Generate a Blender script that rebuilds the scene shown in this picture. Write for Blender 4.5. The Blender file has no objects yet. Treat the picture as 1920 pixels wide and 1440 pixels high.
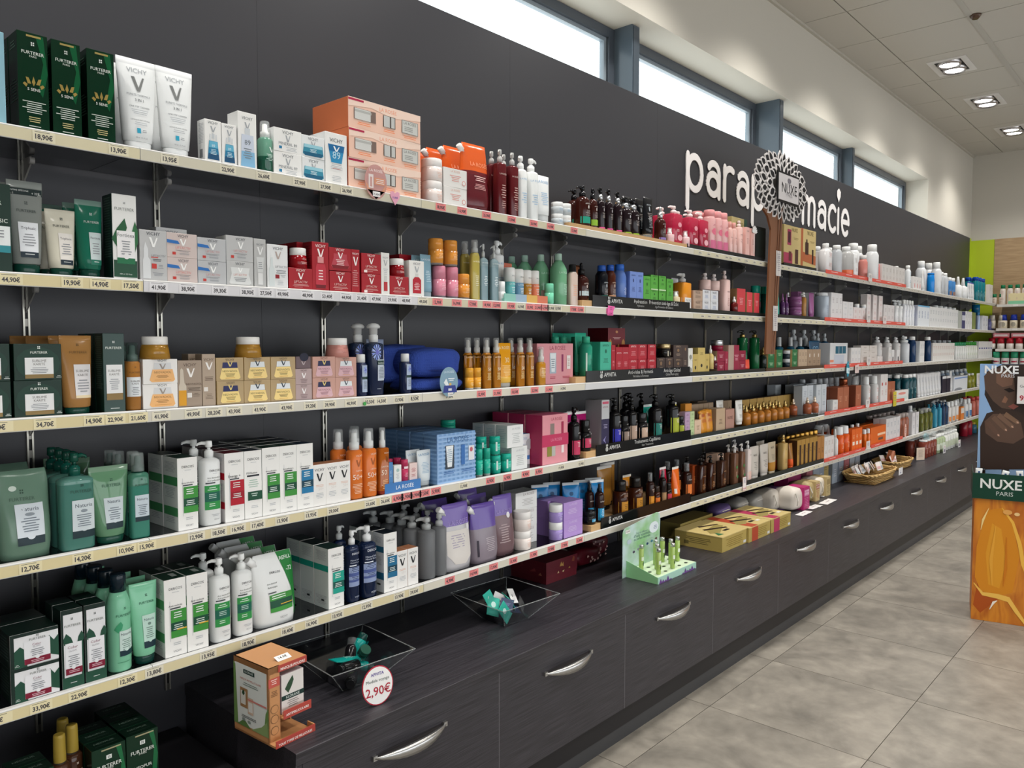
import bpy, math, random
from mathutils import Vector, Matrix
R = random.Random(7)
C = bpy.context.scene.collection
sc = bpy.context.scene

# ---------------------------------------------------------------- camera, sky, light, exposure
EYE = 1.62
FPX = 1458.55
YAW, PITCH = math.radians(47.936), math.radians(-2.972)
cam = bpy.data.cameras.new('camera')
cam.sensor_width = 36.0
cam.lens = FPX / 1920 * 36.0
cam.clip_start = 0.05
camo = bpy.data.objects.new('camera', cam)
camo.location = (0, 0, EYE)
camo.rotation_euler = (math.radians(90) + PITCH, 0, -YAW)
C.objects.link(camo)
sc.camera = camo
vs = sc.view_settings
vs.view_transform = 'Standard'; vs.look = 'None'; vs.gamma = 1.0; vs.use_curve_mapping = False
vs.exposure = 0.22
w = bpy.data.worlds.new('sky'); sc.world = w; w.use_nodes = True
bg = w.node_tree.nodes['Background']
bg.inputs[0].default_value = (0.93, 0.97, 1.0, 1); bg.inputs[1].default_value = SKY_STRENGTH = 2.6

def lamp(name, kind, loc, energy, color=(1, .97, .92), rot=(0, 0, 0), **kw):
    l = bpy.data.lights.new(name, kind); l.energy = energy; l.color = color
    for a, b in kw.items(): setattr(l, a, b)
    o = bpy.data.objects.new(name, l); o.location = loc; o.rotation_euler = rot; C.objects.link(o)
    return o
SPOT_W = 80.0

# ---------------------------------------------------------------- picture <-> place helpers
_f = Vector((math.sin(YAW) * math.cos(PITCH), math.cos(YAW) * math.cos(PITCH), math.sin(PITCH)))
_r = Vector((math.cos(YAW), -math.sin(YAW), 0)); _u = _r.cross(_f)
def ray(px, py): return _r * ((px - 960) / FPX) - _u * ((py - 720) / FPX) + _f
def on_y(px, py, y):
    d = ray(px, py); t = y / d.y; return Vector((d.x * t, y, EYE + d.z * t))
def on_z(px, py, z):
    d = ray(px, py); t = (z - EYE) / d.z; return Vector((d.x * t, d.y * t, z))
def on_x(px, py, x):
    d = ray(px, py); t = x / d.x; return Vector((x, d.y * t, EYE + d.z * t))

# ---------------------------------------------------------------- the room's measures
YW, YF, YC = 2.355, 2.0, 1.725            # wall, shelf front, counter front
ZT = [EYE + v for v in (0.487, 0.1605, -0.168, -0.4965, -0.827)]   # shelf tops
ZC = EYE - 1.0545                          # counter top
ZP = EYE + 1.332                           # top of the dark panelling
ZCEIL = EYE + 2.364
ZREV = EYE + 1.768
YWIN = 2.575
XE = 11.33                                 # end wall
def XB(k): return .836 + .924 * k          # shelf module limits

# ---------------------------------------------------------------- materials
_m = {}
def lin(h):
    h = h.lstrip('#')
    out = []
    for i in (0, 2, 4):
        v = int(h[i:i + 2], 16) / 255
        out.append(v / 12.92 if v <= .04045 else ((v + .055) / 1.055) ** 2.4)
    return out
def mat(spec):
    """'rrggbb' or 'rrggbb:kind' (paper, gloss, matt, metal, clear, liquid, glass)"""
    if not isinstance(spec, str): return spec
    if spec in _m: return _m[spec]
    h, _, kind = spec.partition(':')
    kind = kind or 'paper'
    m = bpy.data.materials.new('m_' + spec.replace(':', '_')); m.use_nodes = True
    b = m.node_tree.nodes['Principled BSDF']
    c = lin(h); b.inputs['Base Color'].default_value = (*c, 1)
    ro = dict(paper=.42, gloss=.16, matt=.8, metal=.28, clear=.08, liquid=.08, frost=.35, film=.2)[kind]
    b.inputs['Roughness'].default_value = ro
    b.inputs['Specular IOR Level'].default_value = .5 if kind in ('clear', 'liquid', 'metal', 'film') else .3
    if kind == 'metal': b.inputs['Metallic'].default_value = .9
    if kind == 'clear': b.inputs['Alpha'].default_value = .25
    if kind == 'liquid': b.inputs['Alpha'].default_value = .86
    if kind == 'frost': b.inputs['Alpha'].default_value = .72
    if kind == 'film': b.inputs['Alpha'].default_value = .8
    m.diffuse_color = (*c, 1)
    _m[spec] = m
    return m
def nodemat(name, build):
    m = bpy.data.materials.new(name); m.use_nodes = True
    build(m.node_tree, m.node_tree.nodes['Principled BSDF'], m.node_tree.links)
    return m

# ---------------------------------------------------------------- mesh gathering
class G:
    def __init__(s): s.v = []; s.f = []; s.m = []; s.s = []; s.mats = []
    def mi(s, spec):
        m = mat(spec)
        if m not in s.mats: s.mats.append(m)
        return s.mats.index(m)
    def add(s, vs_, fs, spec, smooth=False):
        o = len(s.v); k = s.mi(spec); s.v += [tuple(p) for p in vs_]
        for f in fs: s.f.append([i + o for i in f]); s.m.append(k); s.s.append(smooth)
    def poly(s, pts, spec): s.add(pts, [list(range(len(pts)))], spec)
    def box(s, x0, x1, y0, y1, z0, z1, spec):
        v = [(x, y, z) for z in (z0, z1) for y in (y0, y1) for x in (x0, x1)]
        s.add(v, [(0, 2, 3, 1), (4, 5, 7, 6), (0, 1, 5, 4), (2, 6, 7, 3), (0, 4, 6, 2), (1, 3, 7, 5)], spec)
    def obox(s, mtx, sx, sy, sz, spec):
        v = [mtx @ Vector((x * sx / 2, y * sy / 2, z * sz / 2)) for z in (-1, 1) for y in (-1, 1) for x in (-1, 1)]
        s.add(v, [(0, 2, 3, 1), (4, 5, 7, 6), (0, 1, 5, 4), (2, 6, 7, 3), (0, 4, 6, 2), (1, 3, 7, 5)], spec)
    def prism(s, pts, axis, a0, a1, spec):
        """outline pts (2D) swept along axis 'x', 'y' or 'z'"""
        def P(p, a): return {'x': (a, p[0], p[1]), 'y': (p[0], a, p[1]), 'z': (p[0], p[1], a)}[axis]
        n = len(pts); v = [P(p, a0) for p in pts] + [P(p, a1) for p in pts]
        fs = [list(range(n))[::-1], list(range(n, 2 * n))] + [(i, (i + 1) % n, (i + 1) % n + n, i + n) for i in range(n)]
        s.add(v, fs, spec)
    def loft(s, rings, specs, seg=16, cap0=True, cap1=True, smooth=True, org=(0, 0, 0)):
        """rings (z, a, b, n): superellipse cross sections; specs one material or one per band"""
        o = len(s.v); pts = []
        for (z, a, b, n) in rings:
            for i in range(seg):
                t = 2 * math.pi * i / seg; c, d = math.cos(t), math.sin(t)
                pts.append((org[0] + a * math.copysign(abs(c) ** (2 / n), c), org[1] + b * math.copysign(abs(d) ** (2 / n), d), org[2] + z))
        s.v += pts
        nb = len(rings) - 1
        for r in range(nb):
            k = s.mi(specs if isinstance(specs, (str, bpy.types.Material)) else specs[min(r, len(specs) - 1)])
            for i in range(seg):
                j = (i + 1) % seg
                s.f.append([o + r * seg + i, o + r * seg + j, o + (r + 1) * seg + j, o + (r + 1) * seg + i]); s.m.append(k); s.s.append(smooth)
        if cap0: s.f.append([o + i for i in range(seg)][::-1]); s.m.append(s.m[-1] if not isinstance(specs, (list, tuple)) else s.mi(specs[0])); s.s.append(False)
        if cap1:
            s.f.append([o + nb * seg + i for i in range(seg)]); s.m.append(s.mi(specs if isinstance(specs, (str, bpy.types.Material)) else specs[-1])); s.s.append(False)
    def cyl(s, r, z0, z1, spec, seg=14, org=(0, 0, 0), r1=None):
        s.loft([(z0, r, r, 2), (z1, r1 or r, r1 or r, 2)], spec, seg, org=org)
    def tube(s, path, r, spec, seg=8, closed=False):
        """round bar along a path; r a number or one per point"""
        P = [Vector(p) for p in path]; n = len(P); o = len(s.v); k = s.mi(spec)
        for i, p in enumerate(P):
            a = P[i - 1] if (i or closed) else p; b = P[(i + 1) % n] if (i < n - 1 or closed) else p
            t = (b - a).normalized(); u = t.cross(Vector((0, 0, 1)))
            if u.length < 1e-3: u = t.cross(Vector((0, 1, 0)))
            u.normalize(); q = t.cross(u); rr = r[i] if isinstance(r, (list, tuple)) else r
            for j in range(seg):
                an = 2 * math.pi * j / seg; s.v.append(tuple(p + (u * math.cos(an) + q * math.sin(an)) * rr))
        for i in range(n if closed else n - 1):
            for j in range(seg):
                i2 = (i + 1) % n; j2 = (j + 1) % seg
                s.f.append([o + i * seg + j, o + i * seg + j2, o + i2 * seg + j2, o + i2 * seg + j]); s.m.append(k); s.s.append(True)
        if not closed:
            s.f.append([o + j for j in range(seg)]); s.m.append(k); s.s.append(False)
            s.f.append([o + (n - 1) * seg + j for j in range(seg)][::-1]); s.m.append(k); s.s.append(False)
    def mesh(s, name):
        me = bpy.data.meshes.new(name)
        me.from_pydata(s.v, [], s.f)
        for m in s.mats: me.materials.append(m)
        me.polygons.foreach_set('material_index', s.m)
        me.polygons.foreach_set('use_smooth', s.s)
        me.update()
        return me
def obj(name, me, parent=None, loc=None, rot=None):
    if isinstance(me, G): me = me.mesh(name)
    o = bpy.data.objects.new(name, me); C.objects.link(o)
    if parent is not None: o.parent = parent
    if loc is not None: o.location = loc
    if rot is not None: o.rotation_euler = rot
    return o
def empty(name, loc=(0, 0, 0), rz=0, parent=None):
    o = bpy.data.objects.new(name, None); C.objects.link(o); o.location = loc; o.rotation_euler = (0, 0, rz); o.empty_display_size = .05
    if parent is not None: o.parent = parent
    return o
def tag(o, label=None, cat=None, group=None, kind=None):
    if label: o['label'] = label
    if cat: o['category'] = cat
    if group: o['group'] = group
    if kind: o['kind'] = kind
    return o
def struct(name, g, parent=None):
    o = obj(name, g, parent)
    if parent is None: o['kind'] = 'structure'
    return o

# ---------------------------------------------------------------- lettering
_txt = {}
def text_shape(s, bold=.004):
    """filled outline of a line of text scaled to width 1: (verts, faces, height)"""
    key = (s, bold)
    if key in _txt: return _txt[key]
    cu = bpy.data.curves.new('t', 'FONT'); cu.body = s; cu.size = 1; cu.resolution_u = 2; cu.offset = bold
    o = bpy.data.objects.new('t', cu); C.objects.link(o)
    dg = bpy.context.evaluated_depsgraph_get()
    me = o.evaluated_get(dg).to_mesh()
    v = [(p.co.x, p.co.y) for p in me.vertices]; f = [tuple(p.vertices) for p in me.polygons]
    o.evaluated_get(dg).to_mesh_clear()
    bpy.data.objects.remove(o); bpy.data.curves.remove(cu)
    x0 = min(p[0] for p in v); x1 = max(p[0] for p in v); k = 1 / (x1 - x0)
    base = 0.0
    v = [((p[0] - x0) * k, (p[1] - base) * k) for p in v]
    _txt[key] = (v, f)
    return _txt[key]

def flat(g, pts, c, P, o, sub):
    us = [p[0] for p in pts]
    if sub < 2 or max(us) - min(us) < .16: g.poly([P(u, v, o) for u, v in pts], c); return
    # on a curved face: a fan of small triangles that follows the surface
    cu, cv = sum(us) / len(pts), sum(p[1] for p in pts) / len(pts); n = 4 if len(pts) < 9 else 3; vs_, fs = [], []
    for i in range(len(pts)):
        a, b = pts[i], pts[(i + 1) % len(pts)]; base = len(vs_); idx = {}
        for q in range(n + 1):
            for r in range(q + 1):
                t = q / n; s_ = r / q if q else 0; u = cu + ((a[0] + (b[0] - a[0]) * s_) - cu) * t; v = cv + ((a[1] + (b[1] - a[1]) * s_) - cv) * t
                idx[q, r] = len(vs_); vs_.append(P(u, v, o))
        for q in range(n):
            for r in range(q + 1):
                fs.append((idx[q, r], idx[q + 1, r], idx[q + 1, r + 1]))
                if r < q: fs.append((idx[q, r], idx[q + 1, r + 1], idx[q, r + 1]))
    g.add(vs_, fs, c, True)
def draw(g, prints, P, W, H, off=.0005, seg=1, sub=1):
    """flat print: each item is laid on the surface P(u, v, offset), each a hair above the one before"""
    for i, it in enumerate(prints):
        k = it[0]; o = off + i * .00012
        if k == 'r':
            _, u0, v0, u1, v1, c = it; n = sub; m = max(1, sub // 2) if sub > 1 else 1
            us = [u0 + (u1 - u0) * q / n for q in range(n + 1)]; vv = [v0 + (v1 - v0) * q / m for q in range(m + 1)]
            pts = [P(u, v, o) for v in vv for u in us]
            fs = [(a + b * (n + 1), a + 1 + b * (n + 1), a + 1 + (b + 1) * (n + 1), a + (b + 1) * (n + 1)) for b in range(m) for a in range(n)]
            g.add(pts, fs, c, sub > 1)
        elif k == 't':
            _, s, uc, vb, wf, c = it[:6]
            tv, tf = text_shape(s, it[6] if len(it) > 6 else .004); st = it[7] if len(it) > 7 else 1
            g.add([P(uc + (x - .5) * wf, vb + y * wf * W / H * st, o) for x, y in tv], tf, c)
        elif k == 'l':
            _, uc, v, wf, n, c = it[:6]; dv = it[6] if len(it) > 6 else .03
            rr = random.Random(n * 31 + int(v * 1000))
            for q in range(n):
                ww = wf * rr.uniform(.55, 1); va = v - q * dv
                if sub > 2:
                    us = [uc - ww / 2 + ww * a / 3 for a in range(4)]
                    g.add([P(u, va, o) for u in us] + [P(u, va + dv * .38, o) for u in us], [(a, a + 1, a + 5, a + 4) for a in range(3)], c)
                else:
                    g.poly([P(uc - ww / 2, va, o), P(uc + ww / 2, va, o), P(uc + ww / 2, va + dv * .38, o), P(uc - ww / 2, va + dv * .38, o)], c)
        elif k == 'V':
            _, uc, vt, wf, hf, c = it; a = wf / 2; t = wf * .26
            g.poly([P(uc - a, vt, o), P(uc - a + t, vt, o), P(uc + t * .45, vt - hf, o), P(uc - t * .45, vt - hf, o)][::-1], c)
            g.poly([P(uc + a - t * .55, vt, o), P(uc + a, vt, o), P(uc + t * .5, vt - hf, o + .00006), P(uc, vt - hf * .8, o + .00006)][::-1], c)
        elif k == 'p': flat(g, it[1], it[2], P, o, sub)
        elif k == 'e':
            _, uc, vc, ru, rv, c = it
            flat(g, [(uc + ru * math.cos(a * math.pi / 7), vc + rv * math.sin(a * math.pi / 7)) for a in range(14)], c, P, o, sub)

# ---------------------------------------------------------------- product builders (front towards -Y, origin at the base centre)
def P_flat(W, H, D):
    return lambda u, v, o: ((u - .5) * W, -D / 2 - o, v * H)
def P_side(W, H, D):                      # the face that looks back along the wall, -X
    return lambda u, v, o: (-W / 2 - o, (.5 - u) * D, v * H)
def P_top(W, H, D):
    return lambda u, v, o: ((u - .5) * W, (v - .5) * D, H + o)
def P_round(W, prof, n, zmap):
    """prof(z) -> (a, b)"""
    def P(u, v, o):
        z = zmap(v); a, b = prof(z); x = max(-.97, min(.97, (u - .5) * 2)) * a
        return (x, -b * (1 - abs(x / a) ** n) ** (1 / n) - o - .0003, z)
    return P

def b_box(s, W, H, D):
    c = s['c']; side = s.get('side', c); top = s.get('top', c); e = .0007
    g = G()
    def ring(z, q):
        a, b = W / 2 - q, D / 2 - q
        return [(-a + e, -b, z), (a - e, -b, z), (a, -b + e, z), (a, b - e, z), (a - e, b, z), (-a + e, b, z), (-a, b - e, z), (-a, -b + e, z)]
    v = ring(0, e) + ring(e, 0) + ring(H - e, 0) + ring(H, e)
    g.add(v, [(8 * r + i, 8 * r + (i + 1) % 8, 8 * (r + 1) + (i + 1) % 8, 8 * (r + 1) + i) for r in range(3) for i in (7, 0, 1, 4)], c)
    g.add(v, [(8 * r + i, 8 * r + (i + 1) % 8, 8 * (r + 1) + (i + 1) % 8, 8 * (r + 1) + i) for r in range(3) for i in (2, 3, 5, 6)] + [list(range(8))[::-1]], side)
    g.add(v, [[24 + i for i in range(8)]], top)
    parts = [(s.get('name', 'carton'), g.mesh('carton'), None)]
    p = G()
    draw(p, s.get('pr', []), P_flat(W, H, D), W, H)
    draw(p, s.get('sp', []), P_side(W, H, D), D, H)
    draw(p, s.get('tp', []), P_top(W, H, D), W, D)
    if p.v: parts.append(('front_print', p.mesh('front_print'), 0))
    return parts

def b_tube(s, W, H, D):
    ch = H * s.get('capr', .1); a0 = W * s.get('foot', .38); g = G(); c = s['c']; cr = s.get('crimp', c)
    R_ = [(ch, a0 * .9, D / 2 * .9, 2), (ch + H * .012, a0, D / 2, 2)]
    n = 6
    for i in range(1, n + 1):
        t = i / n; R_.append((ch + (H * .93 - ch) * t, a0 + (W / 2 - a0) * t ** .8, D / 2 * (1 - t) ** .8 + .0022, 2 + .6 * t))
    R_.append((H * .935, W / 2, .0016, 3)); R_.append((H, W / 2, .0014, 3))
    cols = [c] * (len(R_) - 3) + [cr, cr]
    bands = s.get('bands')
    if bands:                            # (limit as share of height, colour) from the bottom up
        cols = []
        for q in range(len(R_) - 1):
            z = (R_[q][0] + R_[q + 1][0]) / 2 / H; cols.append(next((cc for lim, cc in bands if z <= lim), c))
    g.loft(R_, cols, 20)
    def prof(z):
        for q in range(len(R_) - 1):
            if R_[q][0] <= z <= R_[q + 1][0]:
                t = (z - R_[q][0]) / max(1e-6, R_[q + 1][0] - R_[q][0]); return (R_[q][1] + (R_[q + 1][1] - R_[q][1]) * t, R_[q][2] + (R_[q + 1][2] - R_[q][2]) * t)
        return (W / 2, .0016)
    parts = [(s.get('name', 'cosmetic_tube'), g.mesh('tube'), None)]
    k = G(); k.loft([(0, a0 * .86, D / 2 * .86, 2), (ch * .12, a0 * .9, D / 2 * .9, 2), (ch * .9, a0 * .93, D / 2 * .93, 2), (ch, a0 * .88, D / 2 * .88, 2)], s.get('cap', c), 18)
    parts.append(('cap', k.mesh('cap'), 0))
    p = G(); draw(p, s.get('pr', []), P_round(W, prof, 2.3, lambda v: v * H), W, H, sub=4)
    if p.v: parts.append(('front_print', p.mesh('front_print'), 0))
    return parts

def b_jar(s, W, H, D):
    """low tub: body and wide lid"""
    lh = H * s.get('lidr', .35); r = W / 2; rt = r * s.get('taper', 1); g = G(); bh = H - lh
    seg = s.get('seg', 24)
    R_ = [(0, r * .93, r * .93, 2), (H * .03, r, r, 2), (bh * .6, r * .6 + rt * .4, r * .6 + rt * .4, 2), (bh, rt, rt, 2)]
    g.loft(R_, s['c'], seg)
    parts = [(s.get('name', 'cream_jar'), g.mesh('jar'), None)]
    k = G(); rl = rt * s.get('lidw', 1.0)
    k.loft([(bh, rl * .97, rl * .97, 2), (bh + H * .012, rl, rl, 2), (H - H * .03, rl * .985, rl * .985, 2), (H, rl * .94, rl * .94, 2)], s.get('cap', 'f2f0ec:gloss'), seg)
    parts.append(('lid', k.mesh('lid'), 0))
    def prof(z):
        if z > bh: return rl, rl
        t = z / bh; q = r + (rt - r) * t; return q, q
    p = G(); draw(p, s.get('pr', []), P_round(W, prof, 2, lambda v: v * H), W, H, sub=6)
    if p.v: parts.append(('front_print', p.mesh('front_print'), 0))
    return parts

def pump_parts(r, z0, h, col, collar, ang, long_=1.0):
    g = G(); r *= 1.22; g.loft([(z0, r * .95, r * .95, 2), (z0 + h * .36, r * .95, r * .95, 2), (z0 + h * .39, r * .72, r * .72, 2), (z0 + h * .46, r * .68, r * .68, 2)], collar, 14)
    if long_ == 0:                       # broad dome instead of a nozzle
        g.loft([(z0 + h * .4, r * .8, r * .8, 2), (z0 + h * .72, r * .84, r * .84, 2), (z0 + h * .74, r * 1.3, r * 1.3, 2), (z0 + h * .84, r * 1.36, r * 1.36, 2), (z0 + h * .95, r * 1.0, r * 1.0, 2), (z0 + h, r * .4, r * .4, 2)], col, 16); return g
    g.cyl(r * .36, z0 + h * .4, z0 + h * .7, col, 10)
    g.loft([(z0 + h * .6, r * .6, r * .6, 2), (z0 + h * .66, r * .74, r * .74, 2), (z0 + h * .95, r * .7, r * .7, 2), (z0 + h, r * .58, r * .58, 2)], col, 12)
    d = Vector((math.cos(ang), math.sin(ang), 0)); L = r * 2.1 * long_; zz = z0 + h * .84
    g.tube([d * r * .2 + Vector((0, 0, zz)), d * L * .6 + Vector((0, 0, zz + h * .03)), d * L * .92 + Vector((0, 0, zz - h * .03)), d * L + Vector((0, 0, zz - h * .12))], [r * .46, r * .38, r * .28, r * .2], col, 8)
    return g

def b_pump(s, W, H, D):
    """bottle with a pump on it; 'bh' share of the height that is body, 'sq' squareness"""
    bh = H * s.get('bh', .74); n = s.get('sq', 2); a, b = W / 2, (D / 2 if n > 2.05 else W / 2); g = G(); rn = min(a, b) * s.get('neck', .5)
    sh = bh * s.get('sh', .1)
    R_ = [(0, a * .94, b * .94, n), (bh * .02, a, b, n), (bh - sh, a, b, n), (bh - sh * .55, a * .93, b * .93, n), (bh - sh * .15, a * .68, b * .68, 2), (bh, rn, rn, 2), (bh + H * .015, rn, rn, 2)]
    seg = 20
    cols = s['c']
    lv = s.get('fill')                    # contents seen through the wall: (share of body, colour)
    if lv:
        R_.insert(2, (bh * lv[0], a, b, n)); cols = [lv[1], lv[1]] + [s['c']] * 6
    g.loft(R_, cols, seg)
    parts = [(s.get('name', 'pump_bottle'), g.mesh('bottle'), None)]
    k = pump_parts(rn * 1.05, bh + H * .005, H - bh - H * .005, s.get('cap', 'f4f4f2:gloss'), s.get('collar', s.get('cap', 'f4f4f2:gloss')), s.get('ang', 0.35), s.get('noz', 1))
    parts.append(('pump_head', k.mesh('pump_head'), 0))
    p = G(); draw(p, s.get('pr', []), P_round(W, lambda z: (a, b), n, lambda v: v * bh), W, bh, sub=6)
    if p.v: parts.append(('front_print', p.mesh('front_print'), 0))
    return parts

def b_spray(s, W, H, D):
    """bottle under a see-through overcap with a spray head inside"""
    bh = H * s.get('bh', .7); n = s.get('sq', 2); a, b = W / 2, (D / 2 if n > 2.05 else W / 2); g = G(); rn = a * s.get('neck', .5); sh = bh * s.get('sh', .08)
    R_ = [(0, a * .94, b * .94, n), (bh * .02, a, b, n), (bh - sh, a, b, n), (bh - sh * .4, a * .88, b * .88, n), (bh, rn * 1.1, rn * 1.1, 2)]
    cols = s['c']; lv = s.get('fill')
    if lv:
        R_.insert(2, (bh * lv[0], a, b, n)); cols = [lv[1], lv[1]] + [s['c']] * 4
    g.loft(R_, cols, 20)
    parts = [(s.get('name', 'spray_bottle'), g.mesh('bottle'), None)]
    ch = H - bh
    k = G(); hc = s.get('collar', 'f4f4f2:gloss'); k.loft([(bh, rn, rn, 2), (bh + ch * .34, rn, rn, 2), (bh + ch * .38, rn * .62, rn * .62, 2), (bh + ch * .8, rn * .55, rn * .55, 2), (bh + ch * .85, rn * .3, rn * .3, 2)], hc, 14)
    parts.append(('spray_head', k.mesh('spray_head'), 0))
    q = G(); q.loft([(bh + ch * .06, rn * 1.06, rn * 1.06, 2), (bh + ch * .9, rn * .98, rn * .98, 2), (H * .995, rn * .9, rn * .9, 2), (H, rn * .7, rn * .7, 2)], s.get('cap', 'e8ecec:clear'), 16, cap0=False)
    parts.append(('overcap', q.mesh('overcap'), 0))
    p = G(); draw(p, s.get('pr', []), P_round(W, lambda z: (a, b), n, lambda v: v * bh), W, bh, sub=6)
    if p.v: parts.append(('front_print', p.mesh('front_print'), 0))
    return parts

def b_cap(s, W, H, D):
    """bottle or can with a plain cap; 'bh' body share, 'capw' cap width share"""
    bh = H * s.get('bh', .8); n = s.get('sq', 2); a, b = W / 2, (D / 2 if n > 2.05 else W / 2); g = G(); rc = min(a, b) * s.get('capw', .7); sh = bh * s.get('sh', .14)
    R_ = [(0, a * .93, b * .93, n), (bh * .02, a, b, n), (bh - sh, a, b, n), (bh - sh * .5, a * .6 + rc * .36, b * .6 + rc * .36, n), (bh, rc * .96, rc * .96, 2)]
    cols = s['c']; lv = s.get('fill')
    if lv:
        R_.insert(2, (bh * lv[0], a, b, n)); cols = [lv[1], lv[1]] + [s['c']] * 4
    g.loft(R_, cols, 18)
    parts = [(s.get('name', 'bottle'), g.mesh('bottle'), None)]
    k = G(); k.loft([(bh, rc, rc, 2), (H * .985, rc * s.get('capt', .97), rc * s.get('capt', .97), 2), (H, rc * s.get('capt', .97) * .9, rc * s.get('capt', .97) * .9, 2)], s.get('cap', 'f4f4f2:gloss'), 18)
    parts.append(('cap', k.mesh('cap'), 0))
    p = G(); draw(p, s.get('pr', []), P_round(W, lambda z: (a, b), n, lambda v: v * bh), W, bh, sub=6)
    if p.v: parts.append(('front_print', p.mesh('front_print'), 0))
    return parts

def b_drop(s, W, H, D):
    bh = H * s.get('bh', .66); a = W / 2; g = G(); rn = a * .42; sh = bh * .2
    g.loft([(0, a * .93, a * .93, 2), (bh * .02, a, a, 2), (bh - sh, a, a, 2), (bh - sh * .45, a * .82, a * .82, 2), (bh, rn, rn, 2)], s['c'], 18)
    parts = [(s.get('name', 'dropper_bottle'), g.mesh('bottle'), None)]
    k = G(); ch = H - bh
    k.loft([(bh, rn * 1.1, rn * 1.1, 2), (bh + ch * .45, rn * 1.1, rn * 1.1, 2), (bh + ch * .48, rn * .6, rn * .6, 2), (bh + ch * .6, rn * .62, rn * .62, 2), (bh + ch * .9, rn * .55, rn * .55, 2), (H, rn * .25, rn * .25, 2)], s.get('cap', '111111:gloss'), 12)
    parts.append(('dropper', k.mesh('dropper'), 0))
    p = G(); draw(p, s.get('pr', []), P_round(W, lambda z: (a, a), 2, lambda v: v * bh), W, bh, sub=6)
    if p.v: parts.append(('front_print', p.mesh('front_print'), 0))
    return parts

def b_pouch(s, W, H, D):
    g = G(); c = s['c']; tc = s.get('top', c); sp = s.get('split', 2)
    R_ = []
    N = 12
    for i in range(N + 1):
        t = i / N
        b = D / 2 * (.8 + .2 * min(1, t * 6)) * (1 - t ** 1.7) + .0018
        a = W / 2 * (.93 + .07 * min(1, t * 5)) * (1 - .1 * max(0, (t - .8) / .2) ** 2)
        R_.append((t * H, a, b, 2.0 + .9 * (1 - t)))
    g.loft(R_, [c if (q + .5) / N < sp else tc for q in range(N)], 22)
    # slight creases: push the skin in and out along two slanted folds
    rr = random.Random(len(s['desc']))
    ph = rr.uniform(0, 6)
    g.v = [(x, y * (1 + .16 * math.sin(9 * x / W + 7 * z / H + ph) * (z / H)), z) for x, y, z in g.v]
    parts = [(s.get('name', 'refill_pouch'), g.mesh('pouch'), None)]
    k = G(); M = Matrix.Translation((-W * .40, 0, H * .86)) @ Matrix.Rotation(math.radians(-48), 4, 'Y')
    r = W * .085
    k.loft([(-r, r * .6, r * .6, 2), (r * .6, r * .62, r * .62, 2), (r * .65, r, r, 2), (r * 2.6, r, r, 2), (r * 2.8, r * .85, r * .85, 2)], s.get('cap', 'f4f4f2:gloss'), 12)
    k.v = [tuple(M @ Vector(p)) for p in k.v]
    parts.append(('spout_cap', k.mesh('spout_cap'), 0))
    def prof(z):
        t = z / H; i = min(N - 1, int(t * N)); q = t * N - i
        return R_[i][1] + (R_[i + 1][1] - R_[i][1]) * q, (R_[i][2] + (R_[i + 1][2] - R_[i][2]) * q) * 1.0
    def P(u, v, o):
        z = v * H; a, b = prof(z); x = max(-.97, min(.97, (u - .5) * 2)) * a; n = 2.0 + .9 * (1 - v)
        y = -b * (1 - abs(x / a) ** n) ** (1 / n)
        return (x, y * (1 + .16 * math.sin(9 * x / W + 7 * z / H + ph) * (z / H)) - o - .0006, z)
    p = G(); draw(p, s.get('pr', []), P, W, H, sub=8)
    if p.v: parts.append(('front_print', p.mesh('front_print'), 0))
    return parts

def b_stick(s, W, H, D):
    """upright round stick: base ring, body, cap of almost the same width"""
    ch = H * s.get('lidr', .4); a = W / 2; g = G(); bh = H - ch
    g.loft([(0, a * .95, a * .95, 2), (H * .07, a * .97, a * .97, 2), (H * .075, a, a, 2), (bh, a, a, 2)], [s.get('base', s['c']), s['c'], s['c']], 20)
    parts = [(s.get('name', 'stick_tub'), g.mesh('stick'), None)]
    k = G(); k.loft([(bh, a * .985, a * .985, 2), (H * .97, a * .97, a * .97, 2), (H, a * .88, a * .88, 2)], s.get('cap', s['c']), 20)
    parts.append(('lid', k.mesh('lid'), 0))
    p = G(); draw(p, s.get('pr', []), P_round(W, lambda z: (a, a), 2, lambda v: v * H), W, H, sub=6)
    if p.v: parts.append(('front_print', p.mesh('front_print'), 0))
    return parts

BUILD = dict(box=b_box, tube=b_tube, jar=b_jar, pump=b_pump, spray=b_spray, cap=b_cap, drop=b_drop, pouch=b_pouch, stick=b_stick)
ROUND = {'jar', 'pump', 'spray', 'cap', 'drop', 'stick'}
def kind_name(s, W, H):
    n = s.get('name', NAMES[s['t']])
    return n if n != 'carton' else ('gift_set_carton' if s.get('cat') == 'gift set' else 'tall_carton' if H > 2.1 * W else 'flat_carton' if H < 1.15 * W else 'carton')
NAMES = dict(box='carton', tube='cosmetic_tube', jar='cream_jar', pump='pump_bottle', spray='spray_bottle', cap='capped_bottle', drop='dropper_bottle', pouch='refill_pouch', stick='stick_tub')
CATS = dict(box='box', tube='tube', jar='jar', pump='bottle', spray='bottle', cap='bottle', drop='bottle', pouch='pouch', stick='jar')
S = {}
_proto = {}
DIM = {}
THINGS = []                              # (object, description, where)
def ST(key, t, desc, c, **kw):
    S[key] = dict(t=t, desc=desc, c=c, **kw)
def spawn(parts, name, loc, rz=0):
    made = []
    for pn, me, par in parts:
        o = bpy.data.objects.new(name if par is None else pn, me); C.objects.link(o)
        if par is not None: o.parent = made[par]
        made.append(o)
    made[0].location = loc; made[0].rotation_euler = (0, 0, rz)
    return made[0]
SHELF = {1: 'top shelf', 2: 'second shelf', 3: 'middle shelf', 4: 'fourth shelf', 5: 'lowest shelf', 0: 'dark counter'}
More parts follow.
